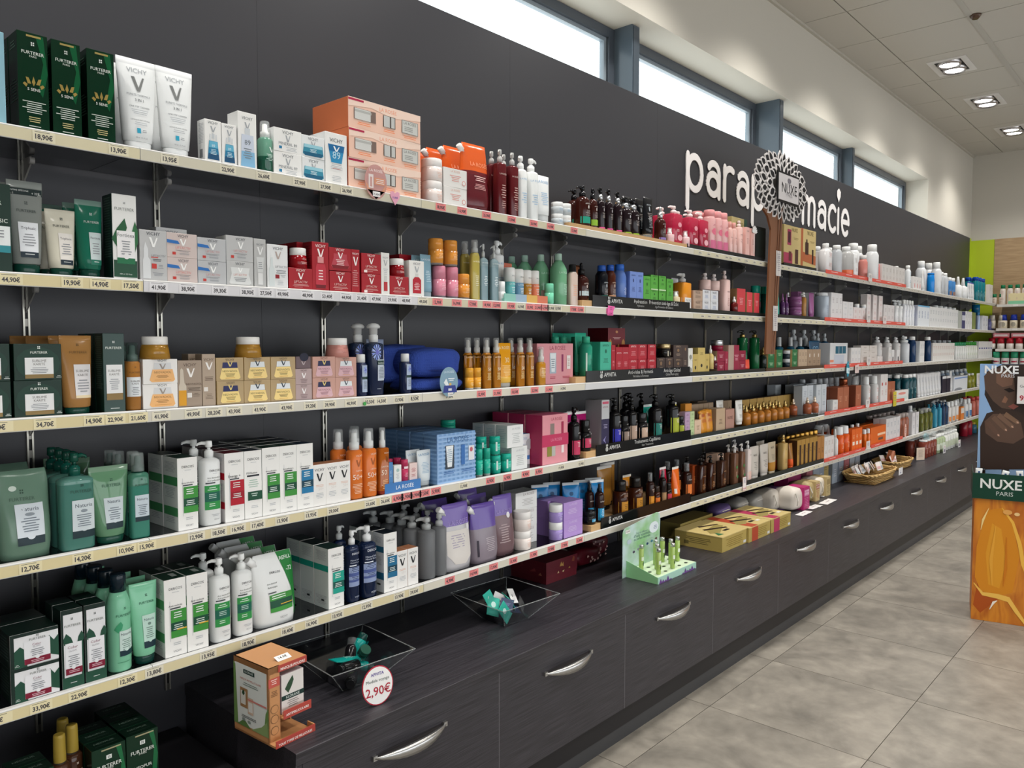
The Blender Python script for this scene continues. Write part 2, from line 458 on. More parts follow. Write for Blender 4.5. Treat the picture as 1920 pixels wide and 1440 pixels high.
def proto(key, W, H):
    if key not in _proto:
        s = S[key]; d = s.get('d', .8); D = d * W if d > .3 else d
        if s['t'] in ROUND and s.get('sq', 2) <= 2.05: D = W
        _proto[key] = (W, H, D, BUILD[s['t']](s, W, H, D))
    return _proto[key]
def put(shelf, key, X, y, W, H, z, rz=0.0, where=None):
    s = S[key]; pw, ph, pd, parts = proto(key, W, H)
    o = spawn(parts, kind_name(s, pw, ph), (X, y + pd / 2, z), rz)
    o['category'] = s.get('cat', CATS[s['t']]); DIM[o.name] = (pw, pd, ph, s['t'] in ROUND)
    THINGS.append((o, s['desc'], where or SHELF[shelf]))
    return o
def A(shelf, key, spans, rows=1, inset=.016, stack=1, z=None, gap=.004, packed=False, dy=0, jit=1.0, shift=0.0, turn=0):
    """stand one thing per (left, right, top) picture span on a shelf, its front at the shelf's front edge + inset;
    rows more behind it, stack of them on top of each other"""
    s = S[key]; base = ZT[shelf - 1] if z is None else z
    rnd = s['t'] in ROUND
    for (p0, p1, pt) in spans:
        pc = (p0 + p1) / 2; y = YF + inset
        for it in range(2):
            a, b, t = on_y(p0, pt, y), on_y(p1, pt, y), on_y(pc, pt, y)
            W = b.x - a.x
            if rnd: W *= min(1, math.cos(math.atan2(t.x, y)) * (1.38 if packed else 1))
            if rnd: y = YF + inset + min(W, .12) / 2
            else: break
        X = (a.x + b.x) / 2; H = (t.z - base) / stack
        if key in _proto: W, H = _proto[key][:2]
        pd = proto(key, W, H)[2]
        for r in range(rows):
            for q in range(stack):
                put(shelf, key, X + r * shift + (R.uniform(-.001, .001) if r else 0), YF + inset + r * (pd + gap), W, H, base + q * (H + .0003), rz=math.radians(turn + R.uniform(-1.2, 1.2) * jit))
def N(shelf, key, p0, p1, pt, n, rows=1, inset=.016, stack=1, z=None, gap=.004):
    """n alike things packed side by side between two picture columns"""
    y = YF + inset + (.02 if S[key]['t'] in ROUND else 0)
    a, b = on_y(p0, pt, y), on_y(p1, pt, y); base = ZT[shelf - 1] if z is None else z
    sp = (b.x - a.x) / n; W = sp * (.62 if S[key]['t'] in ROUND else .965); H = (on_y((p0 + p1) / 2, pt, y).z - base) / stack
    if key in _proto: W, H = _proto[key][:2]
    else: W = min(W, .07 if S[key]['t'] in ROUND else .2)
    pd = proto(key, W, H)[2]
    for i in range(n):
        for r in range(rows):
            for q in range(stack):
                put(shelf, key, a.x + sp * (i + .5), YF + inset + r * (pd + gap), W, H, base + q * (H + .0003), rz=math.radians(R.uniform(-1, 1)))

# ================================================================ the room
def mk_wood(name, c1, c2, scale, rough, axis=(1, 40, 40)):
    def f(t, b, L):
        tc = t.nodes.new('ShaderNodeTexCoord'); mp = t.nodes.new('ShaderNodeMapping'); mp.inputs['Scale'].default_value = axis
        no = t.nodes.new('ShaderNodeTexNoise'); no.inputs['Scale'].default_value = scale; no.inputs['Detail'].default_value = 6
        cr = t.nodes.new('ShaderNodeValToRGB'); cr.color_ramp.elements[0].position = .35; cr.color_ramp.elements[1].position = .68
        cr.color_ramp.elements[0].color = (*lin(c1), 1); cr.color_ramp.elements[1].color = (*lin(c2), 1)
        L.new(tc.outputs['Object'], mp.inputs[0]); L.new(mp.outputs[0], no.inputs['Vector']); L.new(no.outputs[0], cr.inputs[0]); L.new(cr.outputs[0], b.inputs['Base Color'])
        bp = t.nodes.new('ShaderNodeBump'); bp.inputs['Strength'].default_value = .25; bp.inputs['Distance'].default_value = .002; L.new(no.outputs[0], bp.inputs['Height']); L.new(bp.outputs[0], b.inputs['Normal'])
        b.inputs['Roughness'].default_value = rough
    return nodemat(name, f)
M_DARKWOOD = mk_wood('dark_grained_laminate', '211f24', '3c393f', 5.0, .42, (1.2, 60, 60))
M_OAK = mk_wood('oak_laminate', 'a08462', 'b89c78', 3.0, .5, (1, 1.5, 26))
def f_tile(t, b, L):
    tc = t.nodes.new('ShaderNodeTexCoord'); oi = t.nodes.new('ShaderNodeObjectInfo')
    ad = t.nodes.new('ShaderNodeVectorMath'); ad.operation = 'ADD'; sc_ = t.nodes.new('ShaderNodeVectorMath'); sc_.operation = 'SCALE'; sc_.inputs['Scale'].default_value = 30
    L.new(oi.outputs['Location'], sc_.inputs[0]); L.new(tc.outputs['Object'], ad.inputs[0]); L.new(sc_.outputs[0], ad.inputs[1])
    n1 = t.nodes.new('ShaderNodeTexNoise'); n1.inputs['Scale'].default_value = 3.2; n1.inputs['Detail'].default_value = 8; n1.inputs['Roughness'].default_value = .62; n1.inputs['Distortion'].default_value = .6
    L.new(ad.outputs[0], n1.inputs['Vector'])
    cr = t.nodes.new('ShaderNodeValToRGB'); e = cr.color_ramp.elements
    e[0].position = .3; e[0].color = (*lin('716c64'), 1); e[1].position = .7; e[1].color = (*lin('9d968b'), 1)
    L.new(n1.outputs[0], cr.inputs[0])
    n2 = t.nodes.new('ShaderNodeTexNoise'); n2.inputs['Scale'].default_value = 14; n2.inputs['Detail'].default_value = 5; L.new(ad.outputs[0], n2.inputs['Vector'])
    mx = t.nodes.new('ShaderNodeMix'); mx.data_type = 'RGBA'; mx.blend_type = 'OVERLAY'; mx.inputs[0].default_value = .35
    L.new(cr.outputs[0], mx.inputs[6]); L.new(n2.outputs[0], mx.inputs[7]); L.new(mx.outputs[2], b.inputs['Base Color'])
    b.inputs['Roughness'].default_value = .42
M_TILE = nodemat('concrete_look_tile', f_tile)
def f_panel(t, b, L):
    b.inputs['Base Color'].default_value = (*lin('2e2e33'), 1); b.inputs['Roughness'].default_value = .45
M_PANEL = nodemat('anthracite_panel', f_panel)
def sheen(t, L, base):                        # thin sheet: reflects more at a glancing angle, the same from both faces
    lw_ = t.nodes.new('ShaderNodeLayerWeight'); lw_.inputs[0].default_value = .5
    pw = t.nodes.new('ShaderNodeMath'); pw.operation = 'POWER'; pw.inputs[1].default_value = 4.0; L.new(lw_.outputs['Facing'], pw.inputs[0])
    ma = t.nodes.new('ShaderNodeMath'); ma.operation = 'MULTIPLY_ADD'; ma.inputs[1].default_value = .9; ma.inputs[2].default_value = base; ma.use_clamp = True; L.new(pw.outputs[0], ma.inputs[0])
    return ma
def f_glass(t, b, L):
    o = t.nodes['Material Output']; tr = t.nodes.new('ShaderNodeBsdfTransparent'); tr.inputs[0].default_value = (.36, .38, .4, 1)
    gl = t.nodes.new('ShaderNodeBsdfGlossy'); gl.inputs['Roughness'].default_value = .04
    ma = sheen(t, L, .05)
    mx = t.nodes.new('ShaderNodeMixShader'); L.new(ma.outputs[0], mx.inputs[0]); L.new(tr.outputs[0], mx.inputs[1]); L.new(gl.outputs[0], mx.inputs[2]); L.new(mx.outputs[0], o.inputs[0])
M_GLASS = nodemat('smoked_glass', f_glass)
def f_clear(tint, add=.03):
    def f(t, b, L):
        o = t.nodes['Material Output']; tr = t.nodes.new('ShaderNodeBsdfTransparent'); tr.inputs[0].default_value = (*tint, 1)
        gl = t.nodes.new('ShaderNodeBsdfGlossy'); gl.inputs['Roughness'].default_value = .03
        ma = sheen(t, L, add)
        mx = t.nodes.new('ShaderNodeMixShader'); L.new(ma.outputs[0], mx.inputs[0]); L.new(tr.outputs[0], mx.inputs[1]); L.new(gl.outputs[0], mx.inputs[2]); L.new(mx.outputs[0], o.inputs[0])
    return f
M_PANE = nodemat('window_glass', f_clear((.93, .96, .96)))
M_ACRYL = nodemat('clear_acrylic', f_clear((.84, .86, .87), .08))
def f_wall(c, r=.7):
    def f(t, b, L):
        tc = t.nodes.new('ShaderNodeTexCoord'); no = t.nodes.new('ShaderNodeTexNoise'); no.inputs['Scale'].default_value = 60; no.inputs['Detail'].default_value = 4
        bp = t.nodes.new('ShaderNodeBump'); bp.inputs['Strength'].default_value = .06; bp.inputs['Distance'].default_value = .003
        L.new(tc.outputs['Object'], no.inputs['Vector']); L.new(no.outputs[0], bp.inputs['Height']); L.new(bp.outputs[0], b.inputs['Normal'])
        b.inputs['Base Color'].default_value = (*lin(c), 1); b.inputs['Roughness'].default_value = r
    return f
M_WHITE = nodemat('white_paint', f_wall('c4bfb4')); M_CEIL = nodemat('ceiling_tile_white', f_wall('bdb8ae')); M_LIME = nodemat('lime_green_paint', f_wall('b3c626', .5))
M_GREYF = mat('4a5058:gloss')

X0R, X1R, Y0R = -3.0, XE, -4.2
# floor: tiles with recessed joints over a grout bed
TP = .6735; TX0, TY0 = 2.262 * 1.08 - 4 * TP, 1.502 * 1.08
g = G(); g.box(X0R, X1R + .2, Y0R, YW + .3, -.06, -.004, '6b655c'); floor = struct('floor', g)
gt = G(); h = TP / 2 - .0016; gt.prism([(-h, -h), (h, -h), (h, h), (-h, h)], 'z', -.012, 0, M_TILE); me_t = gt.mesh('floor_tile')
for i in range(-1, 17):
    for j in range(-4, 1):
        o = obj('floor_tile', me_t, floor, (TX0 + (i + .5) * TP, TY0 + (j - .5) * TP, 0)); o.rotation_euler.z = R.choice([0, 1, 2, 3]) * math.pi / 2
gt = G(); hw = (YC + .05 - TY0) / 2; gt.prism([(-h, -hw), (h, -hw), (h, hw), (-h, hw)], 'z', -.012, 0, M_TILE); me_t2 = gt.mesh('floor_tile')
for i in range(-1, 17): obj('floor_tile', me_t2, floor, (TX0 + (i + .5) * TP, TY0 + hw + .0016, 0))
# ceiling: slab, tiles with recessed joints, tees
CX, CY = .6745, .6385
cxs = 6.395 / 1.1; cy0 = 2.236 / 1.1
g = G(); g.box(X0R, X1R + .2, Y0R, YW + .4, ZCEIL + .012, ZCEIL + .1, '77736b'); ceil = struct('ceiling', g)
LIGHTS = [(7.53, 1.68), (8.83, 1.68), (10.22, 1.68)]
light_cells = []
def ctile(x0, x1, y0, y1):
    w2, d2 = (x1 - x0) / 2 - .004, (y1 - y0) / 2 - .004
    key = ('ct', round(w2, 3), round(d2, 3))
    if key not in _proto:
        t = G(); t.prism([(-w2, -d2), (w2, -d2), (w2, d2), (-w2, d2)], 'z', 0, .014, M_CEIL); _proto[key] = t.mesh('ceiling_tile')
    obj('ceiling_tile', _proto[key], ceil, ((x0 + x1) / 2, (y0 + y1) / 2, ZCEIL))
xs = [cxs + CX * i for i in range(-9, 9)]; xs = [x for x in xs if x < XE - .1] + [XE]
ys = [YW, cy0] + [cy0 - CY * i for i in range(1, 9)]
for i in range(len(xs) - 1):
    for j in range(len(ys) - 1):
        ctile(xs[i], xs[i + 1], ys[j + 1], ys[j])
g = G(); g.box(xs[0], XE, ys[2] - .018, ys[2] + .018, ZCEIL - .004, ZCEIL + .012, 'b4b0a8'); obj('ceiling_tee', g, ceil)
g = G(); g.box(xs[0], XE, YW - .02, YW, ZCEIL - .018, ZCEIL + .01, 'b9b4a8'); obj('edge_trim', g, ceil)
# back wall, its window opening, reveals
XWR = 9.31
g = G()
g.box(X0R, X1R + .2, YW, YW + .3, ZREV, ZCEIL + .1, M_WHITE)
g.box(XWR, X1R + .2, YW, YW + .3, 0, ZREV, M_WHITE)
g.box(X0R, XWR, YW, YW + .3, 0, ZP - .02, M_WHITE)
wallb = struct('wall_back', g)
# anthracite panelling on the back wall up to the window sill
seams = [-3.0, -1.1, .1, 1.36, 2.58, 3.8, 5.02, 6.24, 7.46, 8.68, 9.9, 11.22]
for a, b in zip(seams, seams[1:]):
    t = G(); t.prism([(YW - .002, .05), (YW - .014, .05), (YW - .014, ZP - .0012), (YW - .0128, ZP), (YW - .002, ZP)], 'x', a + .0003, b - .0003, M_PANEL); obj('wall_panel', t, wallb)
t = G(); t.box(seams[-1] + .002, XE, YW - .008, YW - .001, .05, ZP, M_LIME); obj('lime_panel', t, wallb)
# windows between the steel posts
posts = [(3.715, .118, .075, YWIN - .08), (5.545, .175, .075, YWIN - .17), (7.345, .085, .06, YWIN - .085)]
POST = []
for n, (xl, dep, wid, yf) in enumerate(posts, 1):
    g = G(); g.box(xl, xl + wid, YWIN - dep, YWIN + .06, ZP - .3, ZREV, '55606a:gloss'); g.box(xl + wid * .15, xl + wid * .85, YWIN - dep - .004, YWIN - dep, ZP - .3, ZREV - .01, '4a535c:gloss')
    struct('trim_%d' % n, g)
wins = [(.2, 3.715), (3.79, 5.545), (5.62, 7.345), (7.405, XWR - .005)]
for n, (a, b) in enumerate(wins, 1):
    g = G(); z0, z1 = ZP - .12, ZREV - .004; w_ = .05
    for (xa, xb, za, zb) in ((a, b, z1 - w_, z1), (a, b, z0, z0 + w_), (a, a + w_, z0 + w_, z1 - w_), (b - w_, b, z0 + w_, z1 - w_)): g.box(xa, xb, YWIN, YWIN + .06, za, zb, M_GREYF)
    w_o = struct('window_%d' % n, g)
    t = G()
    for (xa, xb, za, zb) in ((a + w_, b - w_, z1 - w_ - .022, z1 - w_), (a + w_, b - w_, z0 + w_, z0 + w_ + .022), (a + w_, a + w_ + .022, z0 + w_ + .022, z1 - w_ - .022), (b - w_ - .022, b - w_, z0 + w_ + .022, z1 - w_ - .022)): t.box(xa, xb, YWIN + .02, YWIN + .05, za, zb, '8a949c:gloss')
    obj('glazing_bead', t, w_o)
    t = G(); t.box(a + w_ + .012, b - w_ - .012, YWIN + .033, YWIN + .039, z0 + w_ + .012, z1 - w_ - .012, M_PANE); obj('pane', t, w_o)
# end wall: lime strip, oak boards, white above
g = G(); g.box(XE, XE + .2, Y0R, YW + .3, 0, ZCEIL + .1, M_WHITE); walle = struct('wall_end', g)
t = G(); t.box(XE - .008, XE - .001, 2.09, YW - .008, .05, ZP - .03, M_LIME); obj('lime_panel', t, walle)
yb = [2.088, .86, -.36, -1.58]
for a, b in zip(yb, yb[1:]):
    t = G(); t.prism([(XE - .012, .05), (XE - .012, ZP - .03), (XE - .001, ZP - .03), (XE - .001, .05)], 'y', b + .001, a - .001, M_OAK); obj('oak_panel', t, walle)

# the shop's other sides, out of view: closed wall to the back, street front with its shop windows
g = G(); g.box(X0R - .2, X0R, Y0R, YW + .3, 0, ZCEIL + .1, M_WHITE); struct('wall_left', g)
g = G(); g.box(X0R - .2, XE, Y0R - .2, Y0R, 0, .35, M_WHITE); g.box(X0R - .2, XE, Y0R - .2, Y0R, 2.7, ZCEIL + .1, M_WHITE)
for q in range(6): g.box(-3 + q * 2.8, -2.8 + q * 2.8, Y0R - .2, Y0R, .35, 2.7, M_WHITE)
struct('wall_front', g)

# recessed twin spot boxes in the ceiling
M_LAMP = nodemat('lamp_glow', lambda t, b, L: (b.inputs['Emission Color'].__setattr__('default_value', (1, .97, .93, 1)), b.inputs['Emission Strength'].__setattr__('default_value', 14.0)))
lp = G(); lw, ld = .17, .10
for (xa, xb, ya, yb_) in ((-lw - .05, lw + .05, ld, ld + .045), (-lw - .05, lw + .05, -ld - .045, -ld), (-lw - .05, -lw, -ld, ld), (lw, lw + .05, -ld, ld)): lp.box(xa, xb, ya, yb_, -.006, .0, 'd8d4d0')
me_fr = lp.mesh('frame')
lp = G(); lp.box(-lw, lw, -ld, ld, -.0025, -.0008, '0c0b0c'); me_bx = lp.mesh('housing')
lp = G(); lp.loft([(-.018, .078, .078, 2), (-.028, .086, .086, 2), (-.004, .09, .09, 2)], 'b9b4b4:metal', 22, cap0=False, cap1=False); lp.loft([(-.016, .072, .072, 2), (-.0165, .07, .07, 2)], M_LAMP, 22); me_lm = lp.mesh('spot')
names = ['nearest to the tree display', 'second one along the wall', 'farthest one by the end wall']
for q, (x, y) in enumerate(LIGHTS):
    y0 = ys[2] + CY * .55
    r = empty('ceiling_spotlight', (x, y0, ZCEIL)); tag(r, ['recessed twin ceiling spotlight above the tree shaped sign, first of the row', 'recessed twin ceiling spotlight, middle one of the row of three', 'recessed twin ceiling spotlight beside the end wall, last of the row'][q], 'ceiling light', 'recessed ceiling spotlights')
    obj('frame', me_fr, r); obj('housing', me_bx, r)
    for dx in (-.088, .088): obj('spot', me_lm, r, (dx, 0, 0))
# the light those spots and their fellows out of view give off, along the wall and down the middle of the shop
for x in [-.3, 1.02, 2.33, 3.63, 4.93, 6.23, 7.53, 8.83, 10.22]:
    for y in (ys[2] + CY * .55, -.6):
        lamp('spotlight', 'SPOT', (x, y, ZCEIL - .045), SPOT_W * (1 if y > 0 else 1.0), spot_size=math.radians(125), spot_blend=.7, shadow_soft_size=.12)
# small brown sensor on a ceiling joint
sx = on_z(1829, 28, ZCEIL)
g = G(); g.loft([(-.03, .02, .02, 2), (-.012, .035, .035, 2), (0, .04, .04, 2)], '5a4438:gloss', 14); o = obj('ceiling_sensor', g, None, sx); tag(o, 'tiny brown sensor stuck to a ceiling joint', 'sensor')

# lettering on the panelling
def stroke(g, pts, w, spec, y, th=.004, closed=False):
    """rounded pen stroke in the wall plane"""
    n = len(pts)
    for i in range(n if closed else n - 1):
        a = Vector(pts[i]); b = Vector(pts[(i + 1) % n]); d = (b - a)
        if d.length < 1e-6: continue
        q = Vector((-d.y, d.x)).normalized() * w / 2
        yy = y - i * .00002
        P4 = [(a + q), (a - q), (b - q), (b + q)]
        g.add([(p.x, yy, p.y) for p in P4] + [(p.x, y + th, p.y) for p in P4], [(0, 1, 2, 3), (4, 7, 6, 5), (0, 4, 5, 1), (2, 6, 7, 3)], spec)
    for i, p in enumerate(pts):
        yy = y - .0004 - i * .00002
        g.add([(p[0] + w / 2 * math.cos(t * math.pi / 8), yy, p[1] + w / 2 * math.sin(t * math.pi / 8)) for t in range(16)], [list(range(16))[::-1]], spec)
def arc(cx, cy, rx, ry, a0, a1, n=14):
    return [(cx + rx * math.cos(math.radians(a0 + (a1 - a0) * i / n)), cy + ry * math.sin(math.radians(a0 + (a1 - a0) * i / n))) for i in range(n + 1)]
def glyph(ch):
    """strokes in a unit x-height box; returns (list of strokes, advance)"""
    if ch == 'p': return [[(0, .98), (0, -.52)], arc(.36, .5, .36, .47, 0, 360, 24)], .72
    if ch == 'a': return [arc(.32, .34, .3, .3, 0, 360, 22), [(.64, 0), (.64, .62)] + arc(.34, .66, .3, .3, 0, 150, 10)], .66
    if ch == 'r': return [[(0, 0), (0, .98)], [(0, .6)] + arc(.32, .62, .32, .35, 170, 60, 8)], .46
    if ch == 'h': return [[(0, 0), (0, 1.45)], [(0, .55)] + arc(.3, .62, .3, .34, 180, 0, 10) + [(.6, 0)]], .62
    if ch == 'm': return [[(0, 0), (0, .98)], arc(.24, .64, .24, .32, 180, 0, 8) + [(.48, 0)], arc(.72, .64, .24, .32, 180, 0, 8) + [(.96, 0)]], .98
    if ch == 'c': return [arc(.36, .48, .36, .48, 48, 312, 18)], .6
    if ch == 'i': return [[(0, 0), (0, .92)]], .04
    if ch == 'e': return [[(.02, .5), (.7, .5)] + arc(.36, .48, .34, .48, 0, 310, 18)], .72
    return [], .4
word = 'parapharmacie'; xa = on_y(1278, 300, YW).x + .04; xb_ = on_y(1590, 430, YW).x - .04; zb = EYE + .913 ; xh = .205
adv = [glyph(c)[1] for c in word]; gap = .30
tot = sum(adv) + gap * (len(word) - 1); kx = (xb_ - xa) / tot
x = xa
sign = empty('wall_lettering', (xa, YW - .014, zb)); tag(sign, 'large white rounded wall lettering reading parapharmacie', 'lettering')
for c, a in zip(word, adv):
    g = G()
    for st in glyph(c)[0]: stroke(g, [(p[0] * kx, p[1] * xh) for p in st], .042, 'e3dfdd', -.005)
    if c == 'i':
        g.add([(.0, -.006, .245), (.04, -.006, .295), (.044, -.006, .335), (.0, -.006, .36), (-.04, -.006, .335), (-.042, -.006, .295)], [(5, 4, 3, 2, 1, 0)], 'e3dfdd')
    obj('letter', g, sign, (x - xa, 0, 0)); x += (a + gap) * kx

# ================================================================ wall shelves: smoked glass, price rail, brackets, price tags
MOD=list(range(-1,12))
def rail_col(s,k):
    k+=1
    if k<=0:return 'e2d3a4' if s!=1 else 'e0d6b4'
    if k==1:return{1:'d8d2bd',2:'dfdde0',3:'d9d4c6',4:'dfd2aa',5:'dfd2aa'}[s]
    if k==2:return 'd8d0b4' if s in(1,2)else 'dcd6c6'
    if k==3:return 'dad5c6' if s!=3 else 'd6d6d8'
    if k in(4,5):return 'd6cfb4'
    return 'cbc6bd'
br=G();br.prism([(0,0),(-.078,0),(-.084,-.012),(-.074,-.022),(0,-.07)],'x',-.002,.002,'8f8c88:gloss')
br.loft([(-.006,.009,.009,2),(.006,.009,.009,2)],'a9a6a2:gloss',12)
n0=len(br.v)-24
br.v[n0:]=[(z,-.082+x,-.012+y)for x,y,z in br.v[n0:]]
me_br=br.mesh('bracket')
RAILH=.031
TAGS={}
def add_tag(s,k,x,txt,col,col2='3a3a3e'):TAGS.setdefault((s,k),[]).append((x,txt,col,col2))
def tags(s,lst,pink=()):
    """lst of (picture column of the tag centre, text)"""
    for px,txt in lst:
        x=on_y(px,0 if s<3 else 1000,YF).x
        if True:
            # the rail is horizontal: use the row of its middle
            zz=ZT[s-1]-.016
            for _ in range(3):
                d=(zz-EYE)
            # column -> x on the front plane at height zz
            lo,hi=-.5,12.0
            for _ in range(40):
                m_=(lo+hi)/2;v=Vector((m_,YF,zz-EYE));pxm=960+FPX*v.dot(_r)/v.dot(_f)
                lo,hi=(m_,hi)if pxm<px else(lo,m_)
            x=(lo+hi)/2
        k=int(math.floor((x-.836)/.924))
        add_tag(s,k,x,txt,'f08a8a' if txt.startswith('*')else('f06fb0' if txt.startswith('+')else None))
tags(1,[(82,'18,90€'),(222,'13,90€'),(318,'13,95€'),(427,'22,90€'),(494,'26,60€'),(562,'27,90€'),(610,'27,90€'),(650,'26,90€'),(826,'*18,95€'),(866,'*16,90€'),(912,'*25,90€'),(959,'*13,90€'),(1000,'*26,90€'),(1032,'*14,90€'),(1076,'*13,90€')])
tags(2,[(20,'44,90€'),(135,'19,90€'),(188,'14,90€'),(246,'17,50€'),(297,'41,90€'),(352,'38,90€'),(412,'39,30€'),(464,'38,90€'),(498,'27,50€'),(530,'49,90€'),(576,'48,90€'),(613,'53,40€'),(649,'44,90€'),(678,'31,40€'),(705,'47,90€'),(735,'29,90€'),(761,'48,90€'),(793,'49,00€'),(820,'*12,90€'),(856,'*16,90€'),(886,'*17,90€'),(913,'*14,90€'),(931,'*12,90€'),(958,'*19,90€'),(976,'16,90€'),(993,'*22,90€'),(1008,'*21,90€'),(1021,'*16,90€'),(1033,'10,90€'),(1046,'8,90€'),(1075,'*17,90€'),(1088,'*12,90€'),(1142,'+6,90€')])
tags(3,[(2,'0€'),(84,'34,70€'),(176,'14,90€'),(216,'22,90€'),(259,'21,60€'),(302,'41,90€'),(362,'49,90€'),(401,'28,20€'),(439,'43,90€'),(487,'43,90€'),(537,'43,90€'),(582,'29,20€'),(618,'39,90€'),(658,'40,90€'),(693,'10,50€'),(715,'14,50€'),(748,'13,90€'),(777,'8,50€'),(842,'27,80€'),(902,'*12,90€'),(932,'*21,90€'),(965,'*18,50€'),(1002,'*22,90€'),(1029,'*21,90€'),(1055,'14,90€')])
tags(4,[(57,'12,70€'),(155,'14,20€'),(237,'10,90€'),(275,'15,90€'),(368,'12,90€'),(410,'18,50€'),(446,'16,90€'),(483,'17,40€'),(529,'13,90€'),(583,'13,95€'),(625,'29,00€'),(694,'23,60€'),(722,'26,60€'),(745,'*6,90€'),(762,'*5,90€'),(779,'*8,90€'),(796,'*7,50€'),(817,'*5,90€'),(869,'13,90€'),(919,'*8,90€'),(951,'*6,90€'),(985,'*4,90€'),(1010,'*8,90€'),(1052,'19,90€'),(1089,'15,90€')])
tags(5,[(1,'€'),(77,'33,90€'),(148,'22,90€'),(239,'12,30€'),(289,'13,80€'),(390,'13,95€'),(465,'18,90€'),(539,'18,40€'),(584,'16,90€'),(632,'13,95€'),(687,'12,95€'),(748,'13,90€'),(776,'29,50€'),(843,'*4,90€'),(888,'*14,90€'),(925,'*13,90€'),(962,'*15,90€'),(1000,'*11,90€'),(1033,'*9,90€'),(1058,'*17,90€'),(1086,'*15,90€')])
# farther along the tags are too small to read: one short dark mark each
for s in range(1,6):
    for k in range(3,12):
        n={3:10,4:9,5:8}.get(k,9)
        for q in range(n):add_tag(s,k,XB(k)+.04+(.86)*(q+R.uniform(.2,.8))/n,None,None)
me_mark=G();me_mark.poly([(-.02,-.0006,-.006),(.02,-.0006,-.006),(.02,-.0006,.006),(-.02,-.0006,.006)],'d9d4c4');me_mark.poly([(-.015,-.0009,-.003),(.013,-.0009,-.003),(.013,-.0009,.002),(-.015,-.0009,.002)],'8a867e');me_mark.poly([(-.016,-.0009,.0045),(.006,-.0009,.0045),(.006,-.0009,.0055),(-.016,-.0009,.0055)],'8a867e')
me_mark=me_mark.mesh('price_tag')
SHELFNAME={1:'top',2:'second',3:'middle',4:'fourth',5:'lowest'}
ORD=['first','second','third','fourth','fifth','sixth','seventh','eighth','ninth','tenth','eleventh','twelfth','thirteenth','fourteenth','fifteenth','sixteenth']
for s in range(1,6):
    zt=ZT[s-1]
    for k in MOD:
        x0,x1=XB(k),min(XB(k+1),11.26)
        if k==-1:x0=-.9
        u=empty('wall_shelf',((x0+x1)/2,YW-.02,zt));ox=(x0+x1)/2
        tag(u,'smoked glass wall shelf with price rail, %s bay from the near end, %s row'%(ORD[k+1],SHELFNAME[s]),'shelf','glass wall shelves')
        t=G();t.box(x0-ox+.001,x1-ox-.001,YF+.014-YW+.02,-.002,-.009,-.0002,M_GLASS);obj('glass_panel',t,u)
        yf=YF-YW+.02
        t=G();hl=(x1-x0)/2-.0008
        t.prism([(yf+.014,0),(yf+.014,-.012),(yf+.006,-.012),(yf+.004,-RAILH),(yf,-RAILH),(yf-.001,-.003),(yf+.002,0)],'x',-hl,hl,'c9c8c6')
        t.add([(-hl,yf-.0012,-.0045),(hl,yf-.0012,-.0045),(hl,yf-.0002,-RAILH+.0015),(-hl,yf-.0002,-RAILH+.0015)],[(3,2,1,0)],rail_col(s,k))
        rl=obj('price_rail',t,u)
        for(x,txt,col,c2)in TAGS.get((s,k),[]):
            if txt is None:obj('price_tag',me_mark,rl,(x-ox,yf-.0016,-.017));continue
            txt=txt.lstrip('*+');t=G();hw=.0235
            t.poly([(-hw,0,-.0125),(hw,0,-.0125),(hw,0,.0115),(-hw,0,.0115)],col or{'e2d3a4':'e9ddb4','e0d6b4':'e6deC0'.lower(),'dfdde0':'e6e4e6'}.get(rail_col(s,k),'e3dcc6'))
            tv,tf=text_shape(txt,.03);w_=.036 if len(txt)>3 else.008*len(txt)
            t.add([((p[0]-.5)*w_,-.0003,p[1]*w_*1.15-.007)for p in tv],tf,'4a474a')
            t.poly([(-.019,-.0003,.0082),(.012,-.0003,.0082),(.012,-.0003,.0092),(-.019,-.0003,.0092)],'55514e')
            obj('price_tag',t,rl,(x-ox,yf-.0016,-.016))
        for bx in(x0+.185,x1-.165):
            if bx<11.2:obj('bracket',me_br,u,(bx-ox,.002,-.0092))
# slotted uprights on the panelling
up=G();zlo,zhi=ZC,ZT[0]+.02
for dx in(-.006,.006):up.box(dx-.0022,dx+.0022,-.008,0,0,zhi-zlo,'a9a69c:metal')
up.box(-.0038,.0038,-.003,0,0,zhi-zlo,'0a0a0a')
for q in range(0,int((zhi-zlo)/.05)):up.box(-.0038,.0038,-.006,-.003,q*.05,q*.05+.02,'77746e:metal')
me_up=up.mesh('slotted_upright')
for k in MOD:
    for bx in(XB(k)+.185,XB(k+1)-.165):
        if bx<11.2 and bx>-.6:obj('slotted_upright',me_up,wallb,(bx,YW-.0142,zlo))

